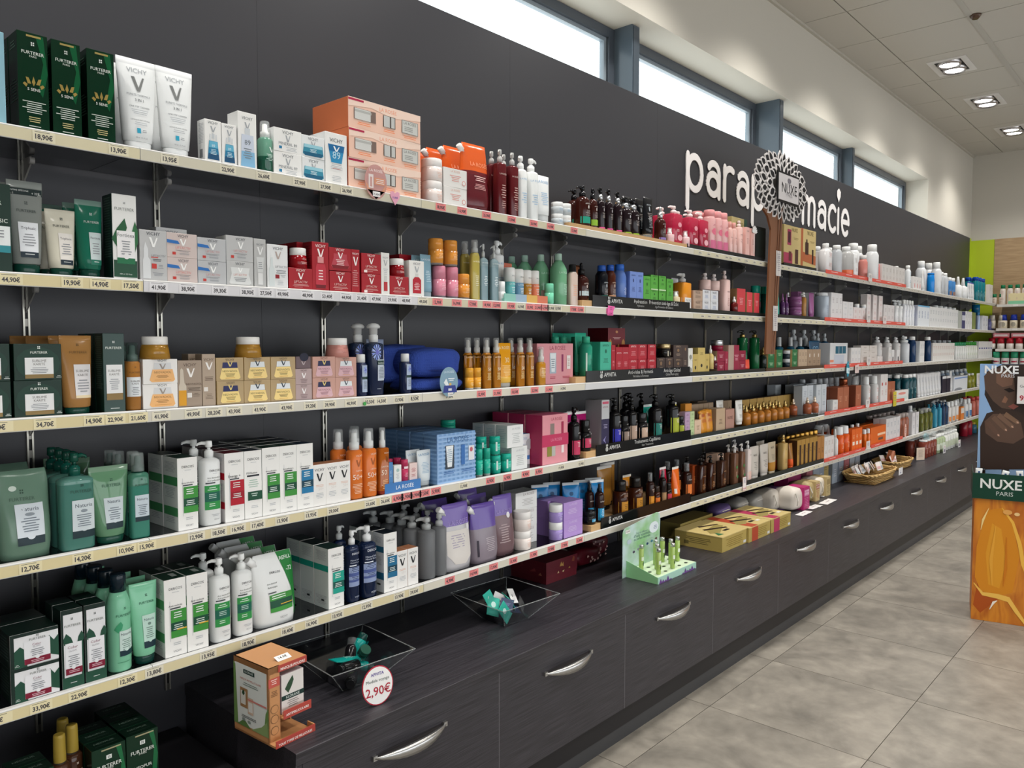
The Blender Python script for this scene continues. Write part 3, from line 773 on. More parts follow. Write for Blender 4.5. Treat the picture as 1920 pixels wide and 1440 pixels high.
# black riser boards and pale wooden risers under the amber and black ranges
def riser(s,px0,px1,texts,inset=.002,h=.05,back=.3):
    z=ZT[s-1];a=on_y(px0,0,YF);
    def X(px):
        zz=z+.02;lo,hi=-.5,12.
        for _ in range(40):
            m_=(lo+hi)/2;v=Vector((m_,YF,zz-EYE));q=960+FPX*v.dot(_r)/v.dot(_f);lo,hi=(m_,hi)if q<px else(lo,m_)
        return(lo+hi)/2
    x0,x1=X(px0),X(px1);r=empty('display_riser',((x0+x1)/2,YF+inset,z))
    w_=(x1-x0)/2;t=G();t.box(-w_,w_,0,.004,.0005,h,'0e0e11:gloss')
    draw(t,[],None,1,1)
    W,H=x1-x0,h
    P=lambda u,v,o:(-w_+u*W,-o,v*H)
    pr=[]
    for(u,s1,s2)in texts:
        if s1=='APIVITA':pr+=[('t',s1,u,.42,.105,'d9d9d6')]+[('e',u-.075,.5,.012,.2,'d9d9d6'),('e',u-.075,.5,.008,.14,'0e0e11:gloss'),('e',u-.075,.5,.004,.12,'d9d9d6'),('e',u-.081,.84,.003,.12,'d9d9d6'),('e',u-.069,.84,.003,.12,'d9d9d6')]
        else:pr+=[('t',s1,u,.55,.012*len(s1),'c9c9c6',0),('t',s2,u,.22,.008*len(s2),'a9a9a6',0)]
    draw(t,pr,P,W,H);obj('board',t,r)
    t=G();t.box(-w_-.07,w_,.0042,back,.0005,.0255,'cfa877');obj('wooden_step',t,r)
    return r
tag(riser(2,1112,1294,[(.22,'APIVITA',''),(.45,'Hydratation','Hydration'),(.7,'Prévention anti-âge & Éclat','Age Prevention & Radiance')]),'black printed riser board before the blue and green cartons','riser')
tag(riser(3,1100,1294,[(.2,'APIVITA',''),(.48,'Anti-rides & Fermeté','Wrinkles & Firmness'),(.8,'Anti-âge Global','Global Anti-aging')]),'black printed riser board before the scarlet cartons','riser')
tag(riser(4,1119,1296,[(.17,'APIVITA',''),(.5,'Traitements Capillaires','Hair Treatments')]),'black printed riser board before the hair care bottles','riser')
tag(riser(5,1128,1294,[(.16,'APIVITA','')],h=.05),'black printed riser board before the amber jars','riser')
def Xat(s,px,dz=.01):
    zz=ZT[s-1]+dz;lo,hi=-.5,12.
    for _ in range(40):
        m_=(lo+hi)/2;v=Vector((m_,YF,zz-EYE));q=960+FPX*v.dot(_r)/v.dot(_f);lo,hi=(m_,hi)if q<px else(lo,m_)
    return(lo+hi)/2
def strip(s,px0,px1,col,h,label,cat='shelf strip',txt=True,name='shelf_strip',back=.0,y=-.004,tcol='f3e6e2'):
    x0,x1=Xat(s,px0),Xat(s,px1);t=G();w_=(x1-x0)/2
    t.box(-w_,w_,0,.003,0,h,col)
    if txt:
        P=lambda u,v,o:(-w_+u*2*w_,-o,v*h);draw(t,[('l',u,.55,.16,1,tcol,.3)for u in(.18,.5,.8)],P,2*w_,h)
    if back:t.box(-w_,w_,.003,back,0,.0115,col)
    o=obj(name,t,None,((x0+x1)/2,YF+(.004 if y>-.002 else y+.001),ZT[s-1]+(.0002 if back else-.004)));tag(o,label,cat)
    return o
# pale plywood tray under the amber pumps on the top shelf
x0,x1=Xat(1,1068),Xat(1,1289);t=G();t.box(x0,x1,YF+.003,YF+.3,ZT[0]+.0003,ZT[0]+.0155,'c9a273');o=obj('display_tray',t);tag(o,'pale plywood tray under the amber pump bottles on the top shelf','tray')
strip(1,1290,1434,'17181a',.02,'black strip tray under the rose products, top shelf','tray',False,'display_tray',back=.3,y=0)
strip(1,1471,1532,'1a1f1d',.018,'black strip tray under the gold gift sets, top shelf','tray',False,'display_tray',back=.3,y=0)
strip(2,1295,1436,'1a1f1d',.02,'black strip tray under the beige cartons and coral red boxes','tray',False,'display_tray',back=.3,y=0)
strip(2,1461,1538,'1a1f1d',.02,'black strip tray under the plum products','tray',False,'display_tray',back=.3,y=0)
strip(3,1295,1436,'1a1f1d',.02,'black strip tray under the gold and wine red cartons','tray',False,'display_tray',back=.3,y=0)
strip(3,1438,1545,'4a3626',.02,'brown strip tray under the green face cream cartons','tray',False,'display_tray',back=.3,y=0)
strip(4,1297,1535,'1f2a28',.02,'long black strip tray under the dry oil bottles','tray',False,'display_tray',back=.3,y=0)
strip(5,1297,1545,'1a211f',.026,'long black strip tray under the shower oils','tray',False,'display_tray',back=.3,y=0)
CO='d9564a'
strip(1,1548,1630,CO,.026,'coral red shelf strip under the white cans, top shelf');strip(1,1634,1698,CO,.026,'coral red shelf strip under the long white row, top shelf')
strip(2,1546,1628,CO,.026,'coral red shelf strip beside the big blue grey bottle');strip(2,1630,1697,CO,.026,'coral red shelf strip before the small white cartons, second shelf')
strip(3,1545,1627,CO,.026,'coral red shelf strip before the petrol blue kit');strip(3,1630,1692,CO,.026,'coral red shelf strip before the white pump bottles, middle shelf')
strip(4,1546,1625,CO,.026,'coral red shelf strip before the copper cartons');strip(4,1629,1695,CO,.026,'coral red shelf strip before the white sun sprays')
strip(5,1545,1622,CO,.026,'coral red shelf strip before the orange sun sprays');strip(5,1633,1692,CO,.026,'coral red shelf strip before the wide orange kit')
# rainbow tray of the four serums, blue tray of the lip balms
x0,x1=Xat(2,948),Xat(2,1029);t=G();n=5
for q,c in enumerate(['8fc9bb','9db7cc','e0b05c','d9795a']):
    a=x0+(x1-x0)*q/4;t.box(a,a+(x1-x0)/4,YF+.008,YF+.1,ZT[1]+.0003,ZT[1]+.011,c)
    t.box(a,a+(x1-x0)/4,YF+.006,YF+.008,ZT[1]+.0003,ZT[1]+.03,c)
o=obj('display_tray',t);tag(o,'four coloured tray holding the white capped serum bottles','tray')
x0,x1=Xat(4,727),Xat(4,794);w_=(x1-x0)/2;t=G();t.box(-w_,w_,.004,.11,.0003,.027,'4a86c4');t.box(-w_,w_,0,.004,.0003,.033,'3f78b8')
draw(t,[('t','LA ROSÉE',.55,.3,.5,'e3ecf4')],lambda u,v,o_:(-w_+u*2*w_,-o_,v*.033),2*w_,.033);o=obj('display_tray',t,None,((x0+x1)/2,YF+.0145,ZT[3]));tag(o,'blue lettered tray holding lip balms before the gingham gift sets','tray')
# hanging offer discs and shelf cards
def disc(s,pxc,pyc,rx,rz,cols,label,txt,cat='price sign',below=0.0):
    c=on_y(pxc,pyc,YF-.014);t=G();n=28
    t.prism([(rx*math.cos(2*math.pi*i/n),rz*math.sin(2*math.pi*i/n))for i in range(n)],'y',0,.0016,cols[0])
    P=lambda u,v,o:((u-.5)*2*rx,-o,(v-.5)*2*rz)
    draw(t,txt,P,2*rx,2*rz);o=obj('offer_disc',t,None,c);tag(o,label,cat);return o
disc(1,705,341,.043,.054,['d9a5a0:film'],'round translucent pink offer disc before the peach gift sets',[('p',[(.0,.5),(.5,.0),(1,.5),(.9,.25),(.5,.005),(.1,.25)],'d99a7c'),('r',.16,.3,.38,.7,'eadcd8'),('r',.22,.34,.32,.62,'cfa09a'),('r',.42,.42,.9,.62,'dd9a7a'),('t','LA ROSÉE',.5,.78,.6,'f6ecea'),('l',.68,.56,.4,3,'f6ecea',.05),('r',.34,.07,.68,.22,'efecea'),('t','35,80€',.51,.11,.3,'2a2a2e')])
t=G();t.prism([(0,-.024),(.02,.004),(.018,.018),(.008,.021),(0,.013),(-.008,.021),(-.018,.018),(-.02,.004)],'y',0,.0014,'eaa9bf');draw(t,[('t','10,80€',.5,.45,.5,'4a3f9a')],lambda u,v,o:((u-.5)*.044,-o,(v-.5)*.046),.044,.046)
o=obj('heart_tag',t,None,on_y(741,371,YF-.005));tag(o,'small pink heart price tag on the top rail','price sign')
disc(3,842,716,.043,.052,['7fa0b4'],'round blue offer disc leaning before the blue towels',[('t','LA ROSÉE',.5,.8,.55,'cfdfe6',0),('p',[(.2,.48),(.34,.62),(.5,.36),(.36,.34)],'e3e8ea'),('r',.5,.36,.62,.46,'e0b25a'),('p',[(.22,.38),(.84,.38),(.94,.14),(.16,.14)],'2c3a8a'),('r',.45,.2,.64,.28,'d9dde6'),('l',.62,.6,.42,2,'eef2f4',.06),('r',.42,.02,.72,.14,'f0eeea'),('t','27,80€',.57,.045,.26,'2a2a2e')])
disc(3,1590,692,.03,.058,['1f86a0'],'oval teal and white offer disc on the middle rail',[('p',[(.0,.6),(1,.55),(1,.2),(.0,.25)],'cfe4ea'),('t','-25',.65,.3,.5,'1f86a0'),('l',.5,.8,.5,1,'e6f2f4',.1)])
t=G();t.box(-.022,.022,0,.001,-.04,.04,'e9e4e2');draw(t,[('r',0,.0,1,.02,'b84a5a'),('r',0,.98,1,1,'b84a5a'),('r',0,0,.03,1,'b84a5a'),('r',.97,0,1,1,'b84a5a'),('l',.5,.85,.6,4,'8a86a0',.1),('t','14,90€',.5,.1,.8,'c0394a')],lambda u,v,o_:((u-.5)*.044,-o_,(v-.5)*.08),.044,.08)
o=obj('price_card',t,None,on_y(1396,907,YF-.006));tag(o,'white price card with red frame on the lowest rail','price sign')
t=G();t.prism([(-.024,-.02),(.02,-.02),(.02,-.002),(.034,.02),(-.018,.024),(-.024,0)],'y',0,.001,'f06ab0');draw(t,[('t','6,50€',.45,.12,.6,'8a1a4a'),('l',.55,.8,.5,2,'8a1a4a',.14)],lambda u,v,o_:((u-.5)*.05,-o_,(v-.5)*.044),.05,.044)
o=obj('price_card',t,None,on_y(1145,583,YF-.006));tag(o,'bright pink torn price note on the second rail','price sign')
for(s,px,py,c,lab)in((1,1632,520,'d6d0ce','small grey card between the coral strips, top shelf'),(2,1629,597,'d6d0ce','small grey card between the coral strips, second shelf'),(2,1659,600,'e0d2d0','white card with red edge on the second shelf strip'),(3,1607,692,'d9c4c0','tilted pinkish card on the middle shelf strip'),(3,1629,677,'d6d0ce','small grey card between the coral strips, middle shelf'),(4,1627,756,'d6d0ce','small grey card between the coral strips, fourth shelf'),(4,1678,748,'c9b93a','yellow card hanging from the fourth shelf strip'),(5,1628,834,'d6d0ce','clear card holder between the coral strips, lowest shelf'),(5,1698,808,'e2b4a8','pink surfboard shaped card on the lowest shelf strip')):
    t=G();hh=.03 if 'surf' not in lab and 'yellow' not in lab else.062;ww=.042 if 'surf' not in lab else.03
    if 'surf' in lab:t.prism([(ww*math.cos(q*math.pi/10),hh*math.sin(q*math.pi/10))for q in range(20)],'y',0,.0012,c)
    else:t.box(-ww,ww,0,.0012,-hh,hh,c)
    draw(t,[('l',.5,.7,.6,3,'8a8484',.16)],lambda u,v,o_:((u-.5)*2*ww,-o_,(v-.5)*2*hh),2*ww,2*hh)
    o=obj('shelf_card',t,None,on_y(px,py,YF-.012));tag(o,lab,'price sign')
g=G();g.cyl(.006,-.001,.001,'3fa04a',14);g.v=[(x,z,y)for x,y,z in g.v];o=obj('round_sticker',g,None,on_y(684,757,YF-.0045));tag(o,'small green dot sticker on the middle rail','sticker')

# shelves on the end wall
XF=XE-.35
for q,(za,lab)in enumerate(((EYE+.473,'top'),(EYE+.185,'second'),(EYE-.063,'third'),(EYE-.29,'lowest'))):
    u=empty('wall_shelf',(XE-.02,1.2,za));tag(u,'white shelf on the oak end wall, %s of four'%lab,'shelf','end wall shelves')
    t=G();t.box(-.33,.005,-1.3,.78,-.02,-.0005,'d2cdc6');obj('board',t,u)
    t=G();t.box(-.345,-.3305,-1.3,.78,-.031,0,'d2cdc6')
    for j in range(9):t.box(-.3462,-.345,-1.2+j*.22,-1.2+j*.22+.05,-.026,-.006,'e3e0da')
    obj('price_rail',t,u)
t=G()
for yy in(1.72,.9):
    t=G();t.box(XE-.02,XE-.0125,yy-.012,yy+.012,EYE-.5,EYE+.55,'8f8c84:metal')
    for j in range(20):t.box(XE-.0205,XE-.02,yy-.004,yy+.004,EYE-.48+j*.05,EYE-.455+j*.05,'1a1a1a')
    obj('slotted_upright',t,walle)

# ---------------------------------------------------------------- prints shared by several products
INK='2a2c30';GREY='8a8d92';LG='b9bcc0'
def cross(u,v,r,c,a=1.0):
    return[('e',u-r*.55,v+r*.55*a,r*.42,r*.42*a,c),('e',u+r*.55,v+r*.55*a,r*.42,r*.42*a,c),('e',u-r*.55,v-r*.55*a,r*.42,r*.42*a,c),('e',u+r*.55,v-r*.55*a,r*.42,r*.42*a,c)]
def leaf(u,v,w,h,c,lean=0.0):
    return('p',[(u,v),(u+w*.5,v+h*.35),(u+w*.42+lean*.6,v+h*.7),(u+lean,v+h),(u-w*.42+lean*.6,v+h*.65),(u-w*.5,v+h*.3)],c)
def furt(c,v=.8,w=.62,a=.33):
    return cross(.5,v+.105,.055,c,a)+[('t','FURTERER',.5,v,w,c),('t','PARIS',.5,v-.035,.2,c)]
def vichy(c,v2,v,w=.5,uc=.5,vh=.2,vw=.28):
    return[('t','VICHY',uc,v,w,c),('V',uc,v-.05,vw,vh,v2)]
def lawn(panel,c1,word,u0=.12,u1=.9,v0=.12,v1=.55,band=None,wcol='4a4a52',fs=.6):
    o=[('r',u0,v0,u1,v1,panel),('t',word,(u0+u1)/2,v1-(v1-v0)*.2,(u1-u0)*fs,wcol,.0),('l',(u0+u1)/2,v1-(v1-v0)*.36,(u1-u0)*.72,5,GREY,(v1-v0)*.075)]
    if band:o+=[('r',u0,v0,u1,v0+(v1-v0)*.16,band),('l',(u0+u1)/2,v0+(v1-v0)*.085,(u1-u0)*.6,1,'d8dad8',.02)]
    return o
def dercos(name,c1,c2,c3=None,v1=.6,v0=.24):
    c3=c3 or c1;h=v1-v0
    o=[('t','DERCOS',.52,.86,.6,INK),('l',.52,.825,.5,1,LG,.016),('r',.24,v0-.04,.255,.72,LG),('t',name,.5,.645,.62,INK),('r',.26,.612,.74,.63,'4a4d52')]
    o+=[('r',.28,v1-h*.45,1,v1,c1),('r',.28,v0+h*.25,1,v1-h*.45,c2),('r',.28,v0,1,v0+h*.25,c3)]
    o+=[('l',.6,v1-h*.12,.5,3,'e6efe8',.03),('l',.62,v1-h*.56,.5,3,'dfe8e4',.026),('l',.55,.17,.5,2,LG,.022),('t','VICHY',.55,.055,.38,GREY)]
    return o
def dside(c):
    return[('l',.5,.93,.8,8,LG,.018),('r',.08,.62,1,.74,c),('l',.5,.58,.7,7,LG,.022),('r',.08,.2,1,.32,c),('l',.5,.17,.7,4,LG,.022)]
W0='f0efec'
DG='0e2d22'

# ================================================================ TOP SHELF, near part
ST('sens','box','dark green carton with gold lotus crest','0c2f1e:gloss',d=.062,side='0a2418:gloss',top='0a2418',pr=[('p',[(.6,.98),(.86,.98),(.98,.6),(.8,.35),(.66,.42),(.84,.7)],'155a36:gloss'),('r',.3,.955,.78,.975,'d8c27a:metal'),('r',.42,.86,.58,.91,'0c2f1e')]+cross(.5,.885,.055,'e8ece6',.36)+[
    ('t','FURTERER',.5,.775,.74,'dfe6de'),('t','PARIS',.5,.745,.24,'cfd8ce'),
    ('p',[(.5,.55),(.56,.49),(.5,.45),(.44,.49)],'c9ad62:metal'),('p',[(.42,.47),(.34,.53),(.24,.535),(.3,.47)],'c9ad62:metal'),('p',[(.58,.47),(.66,.53),(.76,.535),(.7,.47)],'c9ad62:metal'),('p',[(.3,.46),(.2,.48),(.14,.46),(.25,.43)],'c9ad62:metal'),('p',[(.7,.46),(.8,.48),(.86,.46),(.75,.43)],'c9ad62:metal'),
    ('t','5 SENS',.5,.4,.42,'eceee8'),('l',.5,.28,.8,6,'cfd6cc',.022),('l',.5,.12,.6,3,'cbbf86',.022),('l',.5,.03,.5,1,'cfd6cc',.02)],
    sp=[('l',.5,.9,.8,3,'44584c',.03),('l',.5,.5,.8,8,'3c5044',.03)])
ST('paleblue','box','light blue carton cut by the frame','8fbccb',d=.06,pr=[('r',.3,.1,.7,.5,'e8f0f0')])
A(1,'paleblue',[(-62,6,52)])
A(1,'sens',[(31,88,62),(90.5,155,81),(157.5,218,101)],rows=4)
ST('purete','tube','big white cleanser tube with silver V','eceeee:gloss',d=.052,foot=.36,capr=.085,cap='f2f4f4:gloss',crimp='dfe1e2:gloss',pr=[('t','VICHY',.5,.845,.52,'aeb2b6:gloss'),('V',.5,.80,.34,.16,'b4b8bb:metal'),('t','PURETÉ THERMALE',.5,.585,.64,'8d9196',0),('t','3 IN 1',.5,.525,.24,'4d5258'),('t','ONE STEP CLEANSER',.5,.455,.58,'6d7277',0),('l',.5,.425,.5,3,LG,.02),('t','DEMAQUILLANT INTEGRAL',.5,.31,.58,'6d7277',0),('l',.5,.285,.5,2,LG,.02),('r',.36,.17,.48,.225,'2fa4c4'),('l',.6,.205,.18,2,GREY,.018),('t','300 ml · 10.1 FL.OZ',.5,.115,.4,'8d9196',0)])
A(1,'purete',[(224,299,107),(299.5,367,125)],rows=3,gap=.008)
def min89(w=.62,c='2c7fa6'):
    return vichy('6b6f74','a9adb2',.9,.62,vh=.14,vw=.34)+[('r',.42,.56,.58,.68,'c9ced2'),('r',.28,.52,.36,.66,'d3d7da'),('r',.64,.52,.72,.66,'d3d7da'),('p',[(.24,.5),(.76,.5),(.86,.06),(.14,.06)],c),('p',[(.2,.2),(.82,.2),(.86,.06),(.14,.06)],'1d4f74'),('p',[(.25,.49),(.75,.49),(.79,.34),(.22,.34)],'66b4d2'),('t','89',.5,.36,.2,'d7ecf4'),('l',.5,.29,.4,4,'cfe6ee',.035)]
ST('v89a','box','white serum carton picturing blue dropper bottle',W0,d=.04,side='e3e4e4',pr=min89(),sp=[('l',.5,.9,.7,14,LG,.035),('r',.35,.1,.7,.3,'777b80')])
A(1,'v89a',[(383,414,225)]);
ST('v89b','box','slim white serum carton picturing blue dropper',W0,d=.032,pr=min89())
A(1,'v89b',[(415.5,443,233)],rows=2)
ST('v89c','box','tall white booster carton with clear bottle picture',W0,d=.055,side='e3e4e4',pr=vichy('6b6f74','a9adb2',.87,.58,vh=.12,vw=.3)+[('r',.36,.6,.64,.72,'cfd4d8'),('p',[(.18,.6),(.82,.6),(.9,.03),(.12,.03)],'cdd5e4'),('p',[(.17,.3),(.87,.3),(.9,.03),(.12,.03)],'86b8da'),('t','89',.5,.42,.32,'6d747c',0),('l',.5,.34,.5,5,'7f8890',.04)])
A(1,'v89c',[(445,480,211)]);A(1,'v89b',[(420,446,216)],inset=.075)
ST('greenspray','spray','green gradient serum bottle with clear overcap','6fa58e:liquid',bh=.68,neck=.62,fill=(.45,'0e5a44:liquid'),cap='e6ecec:clear',pr=[('V',.7,.72,.4,.14,'e8f0ec'),('l',.6,.5,.6,5,'cfe2da',.04)])
A(1,'greenspray',[(481,511,228)])
ST('min89box','box','white mineral cream carton with grey V',W0,d=.06,side='e3e4e4',pr=vichy('6b6f74','a9adb2',.78,.4,vh=.28,vw=.18)+[('t','MINÉRAL 89',.5,.3,.66,'7a7f85',0),('r',.18,.12,.28,.24,'2b7da8'),('l',.62,.2,.5,3,LG,.06)])
A(1,'min89box',[(513,565,243)],stack=2)
ST('min89jar','box','white carton picturing turquoise cream jar','e9ebeb',d=.06,pr=vichy('6b6f74','a9adb2',.8,.44,vh=.26,vw=.2)+[('p',[(.1,.6),(.9,.6),(.95,.16),(.85,.08),(.15,.08),(.05,.16)],'3b8ea8'),('p',[(.12,.6),(.88,.6),(.9,.45),(.1,.45)],'9cd0de'),('p',[(.06,.25),(.94,.25),(.85,.08),(.15,.08)],'1d6080'),('l',.5,.38,.4,3,'dff0f4',.06)])
A(1,'min89jar',[(565.5,608,256)],stack=2)
ST('tube89','box','white carton picturing blue tube',W0,d=.09,side='e3e5e5',pr=vichy('5d6268','f0f0ee',.82,.6)+[('p',[(.12,.77),(.88,.77),(.74,.42),(.26,.42)],'2f8fc0'),('p',[(.12,.77),(.88,.77),(.83,.64),(.17,.64)],'1c6aa0'),('V',.5,.74,.3,.1,'f0f4f6'),('t','89',.5,.5,.36,'bfe0ee',0),('l',.5,.38,.6,4,LG,.03),('l',.5,.3,.4,1,'cf5a4a',.02),('l',.5,.15,.6,4,LG,.03)])
A(1,'tube89',[(609,650,250)])
def window3(w1,w2,w3):
    o=[]
    for(u0,u1,v0,v1,k)in w1:o+=[('r',u0,v0,u1,v1,'8a7a74'),('r',u0+.01,v0+.02,u1-.01,v1-.03,'d9d9d6')]
    return o
ST('giftorange','box','peach gift set carton with three cut windows','f3c9b4',d=.19,side='c9714a',top='d98a62',cat='gift set',pr=[('p',[(0,1),(1,1),(1,.8),(.6,.65),(.3,.8),(0,.7)],'f6d9c8'),('t','LA ROSÉE',.53,.78,.24,'f4a685'),('r',.0,.9,.2,.97,'b52a4e'),('r',.07,.3,.36,.68,'7d6a62'),('r',.08,.31,.29,.67,'d6d6d2'),('r',.08,.55,.3,.63,'b8b8b4'),('r',.46,.28,.63,.68,'5d5650'),('r',.47,.29,.55,.67,'c9c9c6'),('r',.57,.3,.62,.66,'c8c8c4'),('r',.72,.24,.96,.7,'8f8e8a'),('r',.73,.26,.95,.68,'cfcfca'),('t','LA ROSÉE',.84,.56,.18,'777772',0),('l',.82,.46,.16,3,'9a9a96',.06),('l',.2,.2,.22,2,'f0925f',.06),('l',.54,.18,.2,2,'f0925f',.06),('l',.84,.14,.2,2,'f0925f',.06)])
A(1,'giftorange',[(652,788,199)],stack=3)
ST('whitetub','jar','white cream tub with pale pink print','efe4df:gloss',lidr=.38,cap='f3efec:gloss',pr=[('t','LA ROSÉE',.6,.48,.4,'e8bfae',0),('l',.6,.36,.5,4,'e9c3b3',.07)])
A(1,'whitetub',[(789,829,300)],stack=2)
ST('whiterose','box','white cream carton with pink print','e9e6e2',d=.06,side='dedbd8',pr=[('t','LA ROSÉE',.5,.8,.4,'e3b6a6',0),('l',.5,.6,.5,4,'d98d84',.09),('e',.86,.3,.08,.14,'d9837a'),('e',.86,.3,.06,.11,'e9e6e2')])
A(1,'whiterose',[(831,874,316)],stack=2)
ST('pouchorange','pouch','refill pouch with burgundy body and orange top','6e1d28:film',top='f0672a:film',split=.62,d=.07,pr=[('t','LA ROSÉE',.6,.66,.7,'f6a67c',0),('l',.58,.5,.5,3,'e6c9c4',.03),('l',.55,.38,.5,4,'d3a9a6',.022)])
A(1,'pouchorange',[(876,923,268)],dy=.02)
A(1,'pouchorange',[(843,885,278)],inset=.1);A(1,'pouchorange',[(818,860,276)],inset=.15);A(1,'pouchorange',[(784,826,284)],inset=.21)
ST('oilpump','pump','burgundy wash oil bottle with clear pump','5e1a1f:gloss',bh=.8,sq=4,neck=.42,cap='dcdcda:frost',sh=.05,ang=-2.6,pr=[('t','LA ROSÉE',.5,.76,.74,'e0c4be',0),('l',.55,.55,.56,6,'cda8a2',.045),('l',.55,.25,.5,4,'b98d88',.04)])
A(1,'oilpump',[(923,947,281),(945,970,287)],rows=2)
ST('milkpump','pump','white body milk bottle with pump','eef0ef:gloss',bh=.79,neck=.42,cap='f4f5f4:gloss',sh=.06,ang=-2.6,pr=[('t','LA ROSÉE',.5,.78,.74,'8fb4d4',0),('l',.5,.5,.6,5,'a4c2dc',.045)])
A(1,'milkpump',[(963,988,293)]);
ST('milkpump2','pump','white body milk bottle, pump turned outward','eef0ef:gloss',bh=.79,neck=.42,cap='f4f5f4:gloss',sh=.06,ang=.1,pr=[('t','LA ROSÉE',.5,.78,.74,'8fb4d4',0),('l',.5,.5,.6,5,'a4c2dc',.045)])
A(1,'milkpump2',[(981,1009,298)])
ST('whitetube','tube','white body tube with blue print','eff1f1:gloss',d=.04,foot=.42,cap='e9ecec:frost',capr=.16,pr=[('t','LA ROSÉE',.5,.84,.8,'7fa6cb',0),('l',.5,.62,.6,7,'9dbddb',.04)])
A(1,'whitetube',[(1008,1033,327)])
ST('minitub','jar','small white balm tub','dfe6ea:frost',lidr=.4,cap='f3f4f3:gloss',pr=[('l',.5,.45,.5,3,'9db9cf',.08)])
A(1,'minitub',[(1033,1056,380),(1056,1070,383)],stack=2)
# wooden tray with amber bottles
AMB='3a1712:gloss'
def apv(c='cfc8c4',v=.72):
    return[('t','APIVITA',.5,v,.5,c),('e',.5,v-.08,.07,.06,c),('l',.5,v-.2,.5,5,'a39a96',.04)]
ST('amberteal','pump','wide amber pump bottle with teal band',AMB,bh=.74,neck=.34,sh=.22,cap='16161a:gloss',ang=2.9,pr=apv()+[('r',.04,.1,.96,.32,'1f9c83')])
A(1,'amberteal',[(1077,1107,349)],z=ZT[0]+.016);A(1,'amberteal',[(1063,1091,353)],inset=.09,z=ZT[0]+.016)
ST('amberlime','pump','amber pump bottle with lime green band',AMB,bh=.74,neck=.34,sh=.22,cap='16161a:gloss',ang=.2,pr=apv()+[('r',.04,.1,.96,.3,'93c23c')])
A(1,'amberlime',[(1101,1121,354)],z=ZT[0]+.016,inset=.03)
for kk,cc,dd in(('slimpink','d8539a','pink'),('slimlime','9cc43a','lime')):
    ST(kk,'pump','slim dark bottle, silver collar, %s base band'%dd,'20151a:gloss',bh=.7,neck=.45,sh=.14,cap='111114:gloss',collar='c9ccd0:metal',ang=2.9,noz=.6,pr=apv('b9b4b8',.75)+[('r',.04,.03,.96,.08,cc)])
A(1,'slimpink',[(1117,1130,351),(1129,1147,357),(1146,1164,363)],z=ZT[0]+.016,packed=True)
A(1,'slimlime',[(1163,1181,370),(1181,1196,375)],z=ZT[0]+.016,packed=True)
ST('blacktube','tube','matt black tube with white print','17181c:gloss',d=.042,cap='c9d4d6:clear',capr=.1,foot=.42,pr=apv('aab0b4',.8)+[('l',.5,.5,.5,8,'8d9498',.035)])
A(1,'blacktube',[(1194,1211.5,365),(1212.5,1231,368)],z=ZT[0]+.016,rows=2)
ST('amberviolet','drop','amber dropper bottle with violet band',AMB,pr=apv('b9b4b8',.7)+[('r',.04,.04,.96,.14,'8c7ac0')],cap='d0d2d4:metal')
A(1,'amberviolet',[(1230,1246,388)],z=ZT[0]+.016,packed=True)
# rose range
ST('rosepump','pump','crimson rose shower bottle with pale pump','c02a4a:liquid',bh=.8,sq=5,d=.7,neck=.4,sh=.06,cap='f2e3e0:gloss',ang=2.9,pr=[('e',.6,.62,.18,.08,'f0a3b0'),('e',.62,.2,.24,.1,'f3b9c2'),('l',.4,.45,.3,3,'f0c3ca',.03)])
A(1,'rosepump',[(1245,1271,387),(1272,1301,382),(1302,1321,388)],z=ZT[0]+.014,packed=True,rows=2)
ST('minispray','spray','tiny clear rose water spray','f0c9cc:liquid',bh=.62,neck=.5,cap='eef0f0:clear',collar='f6f4f3:gloss')
A(1,'minispray',[(1254,1267,428),(1275,1291,424)],z=ZT[0]+.006,inset=.002,packed=True)
ST('rosecap','cap','pink rose water bottle with pink cap','f0b9b8:liquid',bh=.84,capw=.86,sh=.1,cap='f2a7a8:gloss',pr=[('e',.5,.55,.3,.1,'e2718a'),('l',.5,.75,.5,2,'b3606c',.03),('r',.05,.05,.95,.3,'d66f92')])
A(1,'rosecap',[(1321,1339,394),(1339,1352,396),(1352,1363.5,400)],z=ZT[0]+.014,packed=True,rows=2)
ST('blush','cap','blush pink toner bottle','f4c7bf:liquid',bh=.82,capw=.6,cap='f3b3aa:gloss',sh=.1,pr=[('t','NUXE',.5,.6,.5,'5a3c3c',0),('l',.5,.5,.5,4,'b98680',.04)])
ST('blushpump','pump','blush pink cleansing pump bottle','f3cac2:gloss',bh=.82,neck=.45,sh=.06,cap='f5ded8:gloss',ang=.2,pr=[('t','NUXE',.5,.7,.5,'5a3c3c',0),('l',.5,.55,.5,4,'c08e88',.04)])
ST('blushtube','box','blush pink carton','f3c1b8',d=.035,pr=[('t','NUXE',.5,.85,.5,'5a3c3c',0),('l',.5,.6,.5,5,'c08e88',.04)])
A(1,'blush',[(1363,1373,416),(1372,1381,413)],packed=True,z=ZT[0]+.014,rows=2);A(1,'blushpump',[(1380,1391,414)],packed=True,z=ZT[0]+.014)
A(1,'blushtube',[(1390,1397,424),(1397.5,1407,436),(1407.5,1417,443)],z=ZT[0]+.014)
ST('nightbox','box','black display carton','101614',d=.17,side='0c100f',top='0c100f',pr=[('r',.1,.1,.9,.9,'151d1a')])
A(1,'nightbox',[(1418,1436,426)],z=ZT[0]+.014)
ST('goldcarton','box','pale gold carton above the black one','cdbb84',d=.1,side='bda970',top='d8c892',pr=[('l',.5,.7,.7,5,'8c7a48',.08),('r',.8,0,1,1,'1f4a3c')])
A(1,'goldcarton',[(1407,1436,405)],z=ZT[0]+.18,inset=.06)

